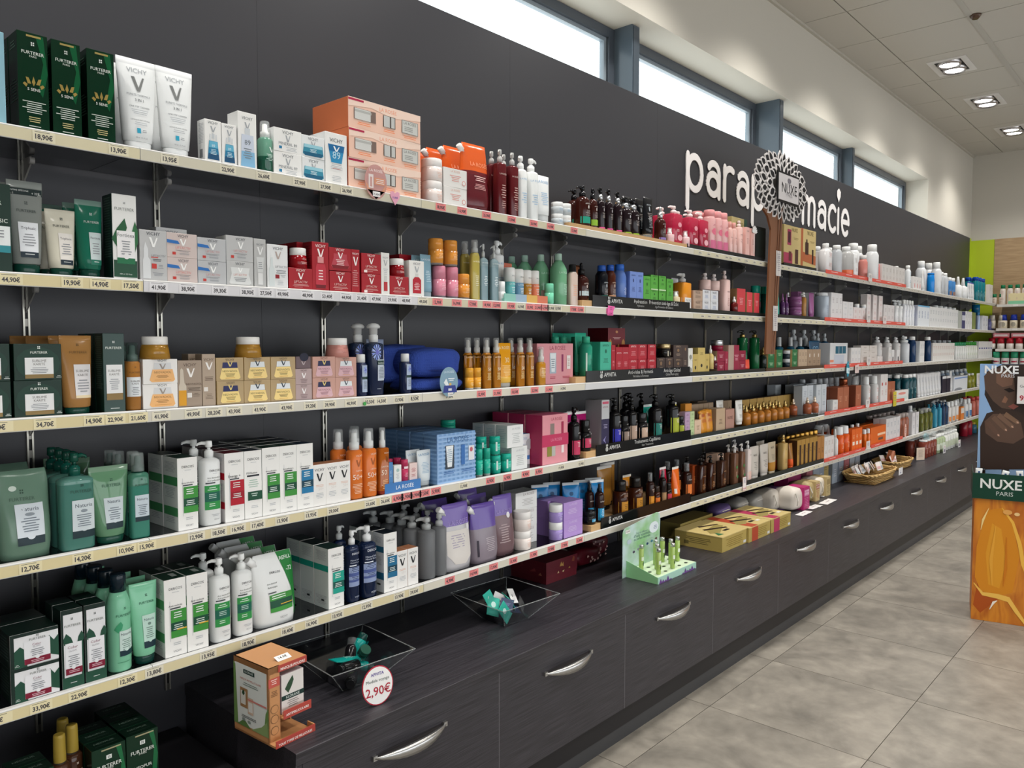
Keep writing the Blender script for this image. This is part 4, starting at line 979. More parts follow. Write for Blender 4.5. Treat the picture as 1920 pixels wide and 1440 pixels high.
# ================================================================ SECOND SHELF, near part
ST('darkteal','box','dark green carton with teal stripe, cut by frame',DG,d=.05,pr=[('t','FURTERER',.3,.76,.9,'dfe6de'),('r',.1,.3,.96,.52,'e8ecec'),('r',.1,.22,.96,.3,'2b8a94'),('t','TRIPHASIC',.5,.56,.8,'dfe6de'),('l',.6,.46,.5,3,GREY,.035)])
A(2,'darkteal',[(-52,18.5,342)])
ST('triphgrey','tube','clear grey shampoo tube with dark offer band','8f9490:liquid',d=.05,capr=.1,foot=.4,cap='123f34:gloss',crimp='9aa09c:liquid',pr=[('r',.02,.845,.98,.92,'1c2c2c'),('t','OFFRE SPÉCIALE',.35,.885,.5,'dfe3e0',0),('t','+ 25%',.8,.86,.24,'dfe3e0')]+cross(.5,.76,.045,'3a4440',.4)+[('t','FURTERER',.5,.66,.56,'3f4a46',0)]+lawn('e3e6ea',INK,'Triphasic',.22,.82,.17,.55,'22303a',fs=.75))
A(2,'triphgrey',[(10,79,335)],rows=2)
ST('triphcream','tube','cream conditioner tube with white label','ddd8c6:gloss',d=.048,capr=.11,foot=.4,cap='123f34:gloss',pr=cross(.52,.86,.045,'3a4440',.45)+[('t','FURTERER',.5,.73,.56,'4f5650',0)]+lawn('e4dfd8',INK,'Triphasic',.36,.88,.16,.64,'22303a',fs=.8))
A(2,'triphcream',[(83,141,390)],rows=2)
ST('fortitube','tube','deep green conditioner tube with grey label','1d6a55:gloss',d=.048,capr=.1,foot=.4,cap='123f34:gloss',crimp='7d9a90:liquid',pr=cross(.55,.82,.045,'dfe6e2',.4)+[('t','FURTERER',.56,.7,.58,'cfdcd6',0)]+lawn('c6d2d2',INK,'Forticea',.42,.92,.16,.58,'23705c',fs=.8))
A(2,'fortitube',[(140,192,372)],rows=3,shift=-.012,gap=.02)
ST('fortibox','box','tall white and green carton with leaf motif','e9e9e6',d=.06,side='12302a',top='12302a',pr=cross(.5,.9,.045,'5a605c',.26)+[('t','FURTERER',.5,.81,.8,'7d827e',0),leaf(.2,.36,.5,.36,'1f5a34',.3),leaf(.88,.3,.3,.4,'2d6b3e',.05),('r',.02,.02,.98,.22,'1d4a34'),('r',.16,.18,.9,.57,'eceaea'),('r',.16,.18,.9,.25,'1d6e46'),('t','Forticea',.53,.5,.7,'55595a',0),('l',.53,.44,.5,6,GREY,.03),('e',.54,.27,.12,.035,'eceaea'),('t','100 ml 3.3 fl.oz',.5,.05,.5,'dfe6e2',0)],sp=[('l',.5,.95,.8,24,'4d645c',.03)])
A(2,'fortibox',[(209,254.5,365)])
SILV='bdbdbd'
def lift(big=False,flag=None,hi='c0382e',tone='d98b86'):
    o=[('t','VICHY',.53,.83,.36,'4a4d52'),('V',.53,.77,.22,.27,'f4f4f2')]
    if flag:o.append(('p',[(0,.72),(.36,.68),(.42,.55),(0,.58)],flag))
    o+=[('t','LIFTACTIV',.53,.36,.5,tone,0),('l',.52,.29,.72,1,INK,.03),('l',.55,.24,.4,1,GREY,.04),('r',.17,.11,.28,.22,hi),('l',.56,.17,.48,2,GREY,.04)]
    return o
ST('liftserum','box','silver serum carton with white V',SILV,d=.05,side='d6d6d4',pr=[('t','VICHY',.5,.9,.5,'4a4d52'),('V',.5,.86,.32,.19,'f2f2f0'),('p',[(.1,.04),(.38,.04),(.38,.4),(.3,.46),(.3,.62),(.2,.76),(.14,.62),(.14,.46),(.1,.4)],'d9dbdc'),('t','LIFTACTIV',.68,.48,.52,'85888c',0),('r',.4,.455,.66,.475,'c7453c'),('l',.62,.42,.4,2,INK,.03),('r',.42,.24,.6,.34,'c43a32'),('l',.75,.31,.22,3,GREY,.03),('l',.65,.15,.4,3,GREY,.025)])
A(2,'liftserum',[(260.5,312,432)])
ST('liftback','box','silver carton standing behind the pinkish pair','c9c9c9',d=.05,pr=[('t','VICHY',.5,.9,.4,'6b6f74')])
A(2,'liftback',[(292,350,428)],inset=.09)
ST('liftpink','box','pinkish silver cream carton, blue flag','cdbdb8',d=.06,side='d9d3cf',pr=lift(flag='2a6cb4'))
A(2,'liftpink',[(312.5,369,438)],stack=2)
ST('liftgrey','box','silver cream carton, blue flag','b9babc',d=.06,side='b0c4d4',pr=lift(flag='2a6cb4',tone='c9918e'))
A(2,'liftgrey',[(370,423,447)],stack=2)
ST('liftplain','box','silver cream carton with red square','bcbcbc',d=.06,side='cfcfce',pr=lift(tone='c9918e'))
ST('liftjarbox','box','silver carton picturing white jar','bebebd',d=.06,side='cfcfce',pr=[('t','VICHY',.5,.84,.36,'4a4d52'),('p',[(.14,.74),(.86,.74),(.82,.48),(.92,.12),(.84,.06),(.14,.06),(.08,.12),(.18,.48)],'d8d9d8'),('V',.5,.74,.18,.2,'f4f4f2'),('t','LIFTACTIV',.5,.4,.5,'cc8a80',0),('l',.5,.3,.66,3,'6b6f74',.06)])
A(2,'liftjarbox',[(425,474.5,490)]);A(2,'liftplain',[(424,474,443)],z=on_y(450,490,YF+.016).z)
ST('lifttube','box','slim silver eye cream carton picturing tube','b9b9b8',d=.035,side='cfcfce',pr=[('t','VICHY',.5,.86,.62,'6b6f74'),('V',.5,.83,.5,.16,'e9e9e8'),('p',[(.18,.62),(.82,.62),(.72,.3),(.28,.3)],'d0d1d0'),('r',.3,.05,.7,.29,'dddddc'),('l',.5,.5,.5,4,GREY,.04)])
A(2,'lifttube',[(476,498,448)])
ST('liftwhite','box','white serum carton with dark red square','e2e3e3',d=.05,side='cfd0d0',pr=[('t','VICHY',.52,.88,.5,'4a4d52'),('V',.52,.84,.3,.17,'b3a39c'),('p',[(.08,.04),(.34,.04),(.34,.44),(.27,.5),(.26,.7),(.16,.7),(.15,.5),(.08,.44)],'d3dada'),('t','LIFTACTIV',.68,.47,.6,'85888c',0),('l',.66,.4,.5,3,'565a60',.03),('r',.38,.22,.57,.31,'8d1620'),('l',.75,.29,.26,2,GREY,.03),('l',.62,.16,.4,4,LG,.03)])
A(2,'liftwhite',[(500,539,459)])
RED='a31220'
def redp():return[('t','VICHY',.5,.84,.4,'e9d9d6'),('V',.5,.78,.24,.3,'f2e8e6'),('t','LIFTACTIV',.5,.3,.56,'e2c3be',0),('l',.5,.22,.7,2,'d7aaa6',.05),('l',.4,.1,.5,1,'d7aaa6',.04)]
ST('redcarton','box','red cream carton with white V',RED,d=.06,side='7d0e18',top='8d1420',pr=redp())
A(2,'redcarton',[(541.5,585.5,503)])
ST('redjar','jar','red glass cream jar with white lid','8d0d18:gloss',lidr=.36,taper=.9,lidw=.98,cap='f0efec:gloss',pr=[('t','VICHY',.65,.42,.36,'e9d0cc',0),('l',.62,.3,.5,2,'d9a8a4',.07)])
A(2,'redjar',[(540,576,466)],z=on_y(563,503,YF+.016).z,inset=.014)
ST('redback','box','plain red carton seen from its lined side','9a1220',d=.06,side='8d1420',sp=[('l',.5,.9,.8,16,'5f0a12',.05)])
A(2,'redback',[(556,590,455)],inset=.08,rows=2)
ST('redserum','box','tall red carton picturing serum bottle',RED,d=.05,side='8d1420',top='8d1420',sp=[('l',.5,.9,.8,14,'6b0c16',.05)],pr=[('t','VICHY',.5,.89,.62,'f0e2e0'),('V',.5,.86,.4,.19,'f4ecea'),('r',.32,.57,.68,.7,'d98f90'),('p',[(.26,.55),(.74,.55),(.8,.46),(.8,.06),(.2,.06),(.2,.46)],'bf3040'),('p',[(.2,.12),(.8,.12),(.78,.05),(.22,.05)],'6b0c16'),('l',.5,.4,.4,4,'efd2d0',.06)])
A(2,'redserum',[(585,616,454)])
ST('redjarbox','box','red carton picturing red jar',RED,d=.06,side='8d1420',pr=[('t','VICHY',.5,.86,.4,'f0e2e0'),('p',[(.2,.74),(.8,.74),(.8,.55),(.92,.2),(.84,.1),(.16,.1),(.08,.2),(.2,.55)],'b8404c'),('p',[(.1,.24),(.9,.24),(.84,.1),(.16,.1)],'7d0e18'),('V',.5,.8,.24,.26,'f4ecea'),('l',.5,.46,.5,4,'efd2d0',.07)])
A(2,'redcarton',[(617,659,508)]);A(2,'redjarbox',[(617,658,465)],z=on_y(638,508,YF+.016).z)
ST('redslim','box','narrow red carton with white V',RED,d=.05,side='8d1420',pr=[('t','VICHY',.5,.88,.8,'f0e2e0'),('V',.5,.83,.6,.2,'f4ecea'),('l',.45,.5,.7,8,'c98d8c',.05)])
A(2,'redslim',[(658.5,674,468)])
ST('redsmall','box','red day cream carton, white square mark',RED,d=.055,side='8d1420',pr=redp()+[('r',.12,.04,.28,.16,'f0e2e0')])
A(2,'redsmall',[(677,714,476)],stack=2)
ST('whiteslim','box','slim white carton with red vial picture','e6e5e1',d=.035,side='d6d5d1',pr=[('t','VICHY',.5,.86,.7,'85888c',0),('V',.5,.83,.5,.14,'aeb0b0'),('l',.5,.6,.6,4,LG,.04),('r',.28,.08,.72,.3,'b8343a'),('r',.34,.3,.66,.45,'cfcfcc')])
A(2,'whiteslim',[(714.5,730,474)])
A(2,'redcarton',[(731.5,766,519)]);A(2,'redjar',[(731,758,487)],z=on_y(750,519,YF+.016).z,inset=.014)
A(2,'redback',[(754,784,489)],inset=.08)
ST('whitered','box','white carton picturing red serum bottle','e8e7e3',d=.05,side='d9d8d4',pr=[('t','VICHY',.5,.88,.5,'5d6268',0),('V',.5,.84,.3,.17,'a9adb2'),('r',.4,.54,.6,.64,'cfcfcc'),('p',[(.36,.54),(.64,.54),(.78,.46),(.78,.08),(.22,.08),(.22,.46)],'b3182a'),('l',.5,.36,.36,5,'efcaca',.045)])
A(2,'whitered',[(767,795,489)])
ST('bluetube','tube','pale blue scrub tube','86acbe:gloss',d=.04,foot=.45,capr=.12,cap='b6ccd6:frost',pr=[('t','LA ROSÉE',.5,.86,.8,'dfeaf0',0),('l',.5,.6,.5,7,'c9dde6',.04)])
A(2,'bluetube',[(793,813,476)]);A(2,'bluetube',[(775,795,478)],inset=.05);A(2,'bluetube',[(763,783,480)],inset=.085)
def stk(c,w):return[('t','LA ROSÉE',.5,.52,.62,w,0),('l',.55,.42,.5,4,w,.05)]
ST('pinkstick','stick','pink round deodorant stick','d98a9e:gloss',lidr=.42,base='a9a0a8:frost',pr=stk('x','f0c9d2'))
ST('orangestick','stick','orange round deodorant stick','e0953f:gloss',lidr=.42,base='a9a0a0:frost',pr=stk('x','f4cf9f'))
A(2,'pinkstick',[(809,836,499),(834,859,499)]);A(2,'orangestick',[(802,831,448),(828,858,446)],z=on_y(835,499,YF+.04).z)
A(2,'orangestick',[(855,880,504)])
ST('oilspray','spray','clear spray bottle of yellow oil','c3b25a:liquid',bh=.78,neck=.62,sq=3.4,d=.6,cap='dfe2e2:clear',collar='c9cccc:frost',pr=[('t','LA ROSÉE',.5,.8,.8,'f0ead0',0),('l',.55,.5,.4,6,'e8e2c0',.04)])
A(2,'oilspray',[(876,897,450)]);A(2,'oilspray',[(857,879,453)],inset=.07)
ST('micellar','pump','clear blue micellar bottle with clear pump','8fa6ac:liquid',bh=.76,neck=.42,sq=3.4,d=.6,cap='dfe2e2:frost',ang=2.9,pr=[('t','LA ROSÉE',.5,.86,.8,'dfe8ea',0),('l',.55,.55,.5,6,'e3ecee',.04)],fill=(.8,'7d9aa2:liquid'))
A(2,'micellar',[(893,913,458),(911,933,460)])
ST('whiteroll','cap','small white lip care bottle','e9ebeb:gloss',bh=.5,capw=.9,sh=.05,cap='f3f4f3:gloss',pr=[('t','LA ROSÉE',.5,.6,.6,'b9b2ae',0)])
A(2,'whiteroll',[(930,948,528)]);A(2,'milkpump2',[(930,943,490)],inset=.1)
ST('coralback','box','coral carton behind the serums','c0644a',d=.05)
A(2,'coralback',[(941,959,493)],inset=.12)
for kk,cc,dd in(('serumaqua','6fbfc0','aqua'),('serumblue','6d9ab6','steel blue'),('serumamber','b9812e','amber'),('serumcoral','e0825f','coral')):
    ST(kk,'stick','%s serum bottle with white cap'%dd,cc+':gloss',cat='bottle',name='serum_bottle',lidr=.45,cap='f0efec:gloss',pr=[('t','LA ROSÉE',.5,.46,.7,'e9f0f0',0),('l',.5,.36,.5,4,'dfe8e8',.05),('t','SÉRUM',.5,.72,.4,GREY,0)])
A(2,'serumaqua',[(947,963,502)],inset=.035,packed=True,z=ZT[1]+.012);A(2,'serumblue',[(963,979,505)],inset=.035,packed=True,z=ZT[1]+.012);A(2,'serumamber',[(979.5,994,507)],inset=.035,packed=True,z=ZT[1]+.012);A(2,'serumcoral',[(994,1008.5,508)],inset=.035,packed=True,z=ZT[1]+.012)
ST('greenbig','cap','large pale green gel bottle with flip cap','7dba92:liquid',bh=.87,capw=.42,sh=.2,cap='bfe0d0:frost',pr=[('t','LA ROSÉE',.5,.7,.7,'c6e6d4',0),('l',.62,.45,.4,8,'b3dcc6',.03)])
A(2,'greenbig',[(1031,1063,476)]);A(2,'greenbig',[(996,1030,479)],inset=.09);A(2,'greenbig',[(971,999,482)],inset=.16);A(2,'greenbig',[(950,974,484)],inset=.23)
ST('mintstick','stick','thin mint green lip stick','79d3ae:gloss',lidr=.45)
A(2,'mintstick',[(1023,1036,532)],packed=True)
ST('thinwhite','box','thin white balm carton','e6e8e3',d=.02,pr=[('l',.5,.7,.5,5,LG,.06)])
A(2,'thinwhite',[(1035.5,1041,543)])
ST('toner','spray','slim blush toner bottle with black pump','e6cfc2:liquid',bh=.8,neck=.6,sq=4,d=.6,cap='1a1a1c:gloss',pr=[('l',.5,.6,.6,6,'e2a98a',.06)])
A(2,'toner',[(1062,1078,496)],packed=True)
# black riser section on a wooden tray
ST('dropamber','drop','big amber dropper bottle with pale blue label',AMB,bh=.68,cap='141418:gloss',pr=apv('c9b8b0',.62)+[('r',.04,.18,.96,.36,'c3d3d8')])
A(2,'dropamber',[(1076,1104,493)],z=ZT[1]+.026)
ST('bronzetube','tube','metallic bronze tube','a0684a:metal',d=.04,cap='141418:gloss',capr=.1,foot=.42,pr=[('r',.1,.2,.9,.36,'d3cfcc'),('l',.5,.3,.5,2,GREY,.04)])
A(2,'bronzetube',[(1101,1118,495)],z=ZT[1]+.026);A(2,'bronzetube',[(1078,1095,498)],inset=.1,z=ZT[1]+.026)
ST('blackblue','cap','black bottle with blue cap','10141c:gloss',bh=.84,capw=.66,sh=.14,cap='2558b4:gloss',pr=apv('b9c0c4',.6)+[('r',.05,.05,.95,.2,'2a8f78')])
A(2,'blackblue',[(1119,1137,498)],packed=True,z=ZT[1]+.026)
ST('amberblue','cap','amber bottle with blue cap','4a2216:gloss',bh=.84,capw=.66,sh=.14,cap='2558b4:gloss',pr=apv('d0b8a4',.6)+[('r',.05,.05,.95,.22,'d9a27a')])
A(2,'amberblue',[(1136,1152,497)],packed=True,z=ZT[1]+.026)
ST('bluecan','cap','cornflower blue bottle with blue cap','5d7cc0:gloss',bh=.84,capw=.7,sh=.2,cap='2e68c8:gloss',pr=[('l',.6,.45,.4,6,'c3d0ec',.04)])
A(2,'bluecan',[(1152,1171,496)],packed=True,z=ZT[1]+.026)
def apb(c,c2):return[('t','APIVITA',.5,.86,.6,c2,0),('e',.5,.72,.09,.06,c2),('l',.5,.5,.6,4,c2,.04)]
ST('bluebox','box','cornflower blue carton','6f8acb',d=.05,side='5f79ba',pr=apb('6f8acb','33437a'))
A(2,'bluebox',[(1171,1181,521)],z=ZT[1]+.026);ST('bluebox2','box','tall cornflower blue carton','7590d2',d=.05,side='5f79ba',pr=apb('6f8acb','33437a'))
A(2,'bluebox2',[(1181.5,1194,509),(1194.5,1206,511)],z=ZT[1]+.026);A(2,'bluebox',[(1166,1181,511)],inset=.07,z=ZT[1]+.026)
ST('greenbox','box','bright green carton','57a83e',d=.05,side='4a9434',pr=apb('x','2c5f24'))
A(2,'greenbox',[(1207,1220,518)],z=ZT[1]+.026);A(2,'greenbox',[(1250.5,1262,523)],z=ZT[1]+.026)
ST('greenbox2','box','bright green cream carton','5bac42',d=.05,side='4a9434',pr=apb('x','2c5f24')+[('r',0,0,1,.08,'c9e0b8')])
A(2,'greenbox2',[(1220.5,1234,516),(1234.5,1250,518)],stack=2,z=ZT[1]+.026)

# ================================================================ MIDDLE SHELF, near part
ST('kariteb','box','dark green mask carton with white label',DG,d=.09,side='0b241b',top='0b241b',pr=[('e',.5,.46,.47,.45,'12382b')]+cross(.52,.9,.03,'e8ece8',1.3)+[('t','FURTERER',.52,.73,.36,'dfe6de'),('r',.22,.05,.82,.62,'e6e6e6'),('r',.22,.05,.82,.16,'8c7345'),('t','SUBLIME',.52,.5,.3,'6b6660',0),('t','KARITÉ',.52,.41,.24,'6b6660',0),('l',.52,.33,.42,4,GREY,.045),('l',.93,.1,.12,2,'c9d0cc',.04)])
A(3,'kariteb',[(-81,17.5,645),(19,118,647)],stack=2)
ST('goldtube','tube','gold shampoo tube with white label','a87a45:gloss',d=.045,capr=.08,foot=.42,cap='123f34:gloss',pr=cross(.55,.88,.04,'5a4426',.42)+[('t','FURTERER',.56,.77,.56,'7a5a30',0)]+lawn('dcd9da',INK,'',.37,.93,.2,.63,None)[:1]+[('t','SUBLIME',.65,.53,.44,'6b6660',0),('t','KARITÉ',.65,.48,.34,'6b6660',0),('l',.65,.42,.42,5,GREY,.035),('r',.37,.2,.93,.235,'e6d3ad')])
A(3,'goldtube',[(115,177,629)],rows=4,shift=-.017,gap=.016)
ST('karitebox','box','slim dark green carton with white label','12382f:gloss',d=.05,side='0d2a22',top='0d2a22',sp=[('l',.5,.95,.8,26,'52685f',.026)],pr=cross(.5,.89,.05,'e8ece8',.3)+[('t','FURTERER',.5,.8,.76,'dfe6de'),('r',.13,.15,.88,.6,'e6e6e6'),('r',.13,.15,.88,.235,'8c7345'),('t','SUBLIME',.5,.51,.58,'6b6660',0),('t','KARITÉ',.5,.465,.46,'6b6660',0),('l',.5,.41,.5,6,GREY,.025),('l',.5,.04,.6,1,'cfd6d2',.02)])
A(3,'karitebox',[(191.5,232,625)],rows=3)
ST('goldspray','spray','gold hair oil bottle with clear dark cap','a06c33:gloss',bh=.72,neck=.75,sh=.04,cap='2c4a44:clear',collar='5d726c:gloss',pr=cross(.5,.88,.05,'5a4426',.3)+[('r',.04,.28,.96,.68,'dfe3e6'),('t','FURTERER',.5,.76,.7,'6b4c26',0),('t','SUBLIME',.5,.58,.6,'6b6660',0),('t','KARITÉ',.5,.53,.46,'6b6660',0),('l',.5,.46,.6,5,GREY,.035)])
A(3,'goldspray',[(231,262,642)]);A(3,'goldspray',[(228,258,629)],inset=.075)
def neo(lid,body,txt='NEOVADIOL',t2='5d4a2a'):
    return[('t','VICHY',.5,.87,.32,'5d4a3a',0),('p',[(.24,.8),(.76,.8),(.78,.56),(.22,.56)],lid),('p',[(.21,.55),(.79,.55),(.88,.14),(.82,.07),(.18,.07),(.12,.14)],body),('V',.5,.84,.2,.22,'3f4a55' if lid=='dfe3e6' else 'd9c27c'),('t',txt,.5,.38,.54,t2,0),('l',.5,.3,.5,3,t2,.05),('l',.5,.12,.4,1,'c98a2a',.04)]
ST('neowhite','box','white carton picturing amber jar','ece9e6',d=.08,side='e0dcd8',pr=[('t','VICHY',.55,.9,.28,'5d6268',0),('p',[(.32,.86),(.8,.86),(.82,.6),(.3,.6)],'d9d9da'),('V',.56,.82,.2,.22,'9a8f86'),('p',[(.27,.59),(.85,.59),(.92,.16),(.86,.08),(.24,.08),(.18,.16)],'efb777'),('t','NEOVADIOL',.56,.43,.5,'8a5a2c',0),('l',.55,.34,.46,3,'9a6a34',.05),('l',.56,.15,.6,1,'d99a4e',.05)])
A(3,'neowhite',[(262.5,328,674)],stack=2)
ST('amberjar','jar','amber glass cream jar with white lid','b0812f:liquid',lidr=.36,taper=.86,lidw=1.0,cap='f2f0ec:gloss',pr=[('t','VICHY',.6,.42,.3,'6b4c1e',0),('l',.55,.3,.5,2,'8a642c',.06)])
A(3,'amberjar',[(259,319,631)],z=on_y(295,674,YF+.016).z,inset=.012)
TAU='a39180'
ST('taupeserum','box','taupe serum carton picturing dropper bottle',TAU,d=.05,side='8f7f70',top='8f7f70',pr=[('t','VICHY',.5,.87,.54,'5d4a3e'),('V',.53,.83,.34,.19,'f2eeea'),('p',[(.03,.03),(.34,.03),(.34,.45),(.26,.52),(.22,.8),(.15,.84),(.1,.8),(.08,.52),(.03,.45)],'cbbfae'),('p',[(.03,.03),(.34,.03),(.34,.36),(.03,.36)],'d99a1e'),('t','NEOVADIOL',.66,.47,.64,'6b5a4c',0),('l',.66,.4,.54,3,'5a4a3e',.03),('r',.37,.2,.56,.3,'e3ddd6'),('l',.75,.28,.3,3,'7d6c5e',.03)])
A(3,'taupeserum',[(328.5,374,676)])
ST('taupeslim','box','tall slim taupe carton','b09d8a',d=.04,side='9a8977',top='9a8977',pr=[('t','VICHY',.5,.87,.8,'6b5848'),('V',.52,.84,.56,.14,'f2eeea'),('l',.5,.55,.8,3,'6b5848',.03),('r',.1,.28,.4,.36,'e3ddd6'),('l',.5,.22,.6,4,'8a7866',.03)])
A(3,'taupeslim',[(375,399.5,664)],rows=2,gap=.03)
GOLD='b39a72'
ST('neonavy','box','gold carton picturing navy lidded jar',GOLD,d=.07,side='c3a568',top='8f7a58',pr=neo('26285a','f0d58a'))
ST('neogold','box','gold carton picturing white lidded jar',GOLD,d=.07,side='c3a568',top='8f7a58',pr=neo('dfe3e6','f3d68c'))
A(3,'neonavy',[(401.5,453,671)],stack=2);A(3,'neogold',[(454,503.5,670),(504,551,670)],stack=2)
A(3,'amberjar',[(440,490,633)],z=on_y(470,671,YF+.016).z,inset=.012)
ST('mauvebox','box','small mauve eye care carton','b39d9c',d=.04,side='c9b7b4',top='8a7877',pr=[('t','VICHY',.5,.84,.4,'5d4a4e',0),('V',.5,.74,.28,.34,'f2eeee'),('l',.5,.3,.6,3,'7d6668',.09)])
A(3,'mauvebox',[(551.5,582,692)],stack=2)
ST('tiltmauve','box','dark mauve carton with round navy motif','6f5c60',d=.04,pr=[('e',.55,.95,.3,.35,'14142e'),('V',.5,.6,.3,.3,'b9aaac')])
A(3,'tiltmauve',[(552,580,668.5)],z=on_y(567,691.2,YF+.016).z,inset=.02)
ROSE='c79a8c'
ST('rosenavy','box','rose carton picturing navy lidded jar',ROSE,d=.07,side='d3ac9c',top='a3796c',pr=neo('26284e','d9b0b8',t2='7d4a52'))
ST('rosewhite','box','rose carton picturing white lidded jar',ROSE,d=.07,side='d3ac9c',top='a3796c',pr=neo('dfe3e6','d9b0b8',t2='7d4a52'))
A(3,'rosenavy',[(583,626,669)],stack=2);A(3,'rosewhite',[(626.5,666,670)],stack=2)
ST('rosejar','jar','rose glass cream jar with white lid','c88a80:gloss',lidr=.36,taper=.86,cap='f2f0ee:gloss',pr=[('t','VICHY',.65,.42,.3,'8a4f4a',0),('l',.62,.3,.4,2,'a5655e',.06)])
A(3,'rosejar',[(609,654,634)],z=on_y(640,670,YF+.016).z,inset=.012)
NAVY='1c2444'
def flower(u,v,r,a=1.0):
    o=[]
    for q in range(11):
        t=q*2*math.pi/11
        o.append(('p',[(u,v),(u+r*math.cos(t-.17),v+r*a*math.sin(t-.17)),(u+r*.82*math.cos(t),v+r*.82*a*math.sin(t)),(u+r*math.cos(t+.17),v+r*a*math.sin(t+.17))],'a3b6ee' if q%2 else '8296dc'))
    return o+[('e',u,v,r*.3,r*.3*a,'6a6ac0')]
ST('cornpump','pump','large clear navy lotion bottle, white dome pump','20304c:liquid',bh=.73,sq=2.6,d=.8,neck=.5,noz=0,sh=.04,cap='eceeee:frost',collar='e6e8e8:gloss',fill=(.86,'16223f:gloss'),pr=flower(.4,.82,.3,.55)+[('r',.42,.28,.92,.68,'b9c3d0'),('r',.42,.58,.92,.66,'1d3a34'),('t','KLORANE',.67,.6,.42,'e6ecea',0),('l',.67,.52,.4,8,'6b7480',.028),('l',.5,.12,.3,1,'c9d0dc',.02)])
A(3,'cornpump',[(679,716,606)]);A(3,'cornpump',[(652,686,607)],inset=.07)
ST('cornsmall','cap','small navy lotion bottle with white cap','1a2444:gloss',bh=.8,capw=.72,sh=.05,cap='f0f2f2:gloss',pr=[('r',.3,.12,.9,.92,'aab9d0'),('r',.3,.5,.9,.58,'1d3a34'),('l',.6,.44,.4,7,'6b7480',.035)]+flower(.6,.78,.22,.5))
A(3,'cornsmall',[(664,688,664),(745,771,663)])
ST('corntube','tube','translucent periwinkle tube with flower','8a97b4:liquid',d=.045,capr=.09,foot=.42,cap='f0f2f2:gloss',pr=flower(.38,.83,.22,.45)+[('r',.5,.28,.96,.8,'b9bcd0'),('r',.5,.5,.96,.54,'1d3a34'),('l',.73,.46,.36,7,'6b7480',.026),('e',.74,.67,.1,.04,'8a90a4')])
A(3,'corntube',[(712,745,636)])
YEL='e2a11e'
ST('sunstick','stick','small orange sun stick','e0a034:gloss',lidr=.45,base='f0eee8:gloss',pr=[('t','LA ROSÉE',.5,.4,.6,'f6dca0',0),('l',.5,.3,.5,3,'f6dca0',.06)])
A(3,'sunstick',[(871,888,690),(886,902,690)])
ST('sunoil','spray','amber sun oil spray with clear overcap','c07a14:liquid',bh=.7,sq=4,d=.62,neck=.62,cap='d3d6d6:clear',collar='e8e6e0:frost',fill=(.95,'b8740f:liquid'),pr=[('t','LA ROSÉE',.5,.86,.86,'f2dfae',0),('t','50',.62,.5,.4,'f6e8c0',0),('l',.55,.42,.6,7,'efd79a',.03)])
A(3,'sunoil',[(900,919,633),(918,937,633)]);A(3,'sunoil',[(865,884,634),(882,901,634)],inset=.05);A(3,'sunoil',[(962,982,634),(979,999.5,634)]);A(3,'sunoil',[(947,964,634)],inset=.09)
ST('suntube','tube','yellow sun care tube','e8a01c:gloss',d=.045,capr=.1,foot=.44,cap='c6c2ba:frost',bands=[(.3,'efbd52:gloss'),(2,'e8a01c:gloss')],pr=[('t','LA ROSÉE',.5,.86,.8,'f6e0b0',0),('t','30',.62,.56,.3,'f6e0b0',0),('l',.55,.48,.6,8,'f3d596',.03)])
A(3,'suntube',[(936.5,964,643)])
ST('sunspray','spray','short amber oil spray','c88a20:liquid',bh=.6,sq=4,d=.62,neck=.6,cap='dfe2e2:clear',collar='eceae4:frost',pr=[('l',.55,.7,.6,7,'f2dfae',.06)])
A(3,'sunspray',[(1001,1021,650)])
ST('giftpink','box','rose pink gift set carton with window cutouts','d9929a',d=.1,side='d08890',top='e2a5a8',cat='gift set',pr=[('t','LA ROSÉE',.56,.84,.44,'a5475a',0),('r',.34,.26,.52,.77,'a8b6c4'),('p',[(.35,.76),(.51,.76),(.48,.3),(.39,.3)],'dfe4e8'),('l',.43,.6,.12,5,'7d8a96',.05),('r',.67,.3,.72,.73,'8d2a5a'),('r',.82,.36,.92,.7,'e9e2df'),('l',.87,.6,.08,5,'b3887e',.04),('l',.42,.17,.22,2,'b3344e',.035),('l',.8,.17,.3,2,'b3344e',.035)])
A(3,'giftpink',[(1016,1083,644)],rows=2,gap=.012)
ST('tealcap','cap','teal shower gel bottle with green cap','2b9478:gloss',bh=.84,capw=.62,sh=.12,cap='3ab08e:gloss',pr=[('r',.1,.1,.18,.7,'cfe8de'),('l',.6,.5,.3,6,'17614c',.05)])
A(3,'tealcap',[(1086,1111,631)],z=ZT[2]+.026);A(3,'tealcap',[(1066,1090,633),(1045,1068,634),(1030,1053,634)],inset=.13,z=ZT[2]+.026)
ST('tealtube','tube','teal body milk tube','35b090:gloss',d=.042,capr=.07,foot=.42,cap='2b9478:gloss',pr=apv('17614c',.76)+[('r',.05,.3,.95,.5,'4fc0a2')])
A(3,'tealtube',[(1104,1125,624)],z=ZT[2]+.026);A(3,'tealtube',[(1085,1106,625),(1066,1087,626)],inset=.12,z=ZT[2]+.026)
ST('tealbox','box','teal carton with green print','3fae92',d=.05,side='37a088',pr=apb('x','1b6a54'))
A(3,'tealbox',[(1126,1146,641)],z=ZT[2]+.026,rows=2)
ST('redapi','box','scarlet carton with white print','a8182a',d=.05,side='94142a',pr=[('t','APIVITA',.5,.8,.6,'f0c9c9',0),('l',.5,.45,.6,4,'d98a90',.05)])
A(3,'redapi',[(1146.5,1154,647)],z=ZT[2]+.026)
ST('redapib','box','scarlet serum carton with white print','a8182a',d=.05,side='94142a',pr=[('t','APIVITA',.5,.76,.7,'f0c9c9',0),('l',.5,.45,.6,4,'d98a90',.05)])
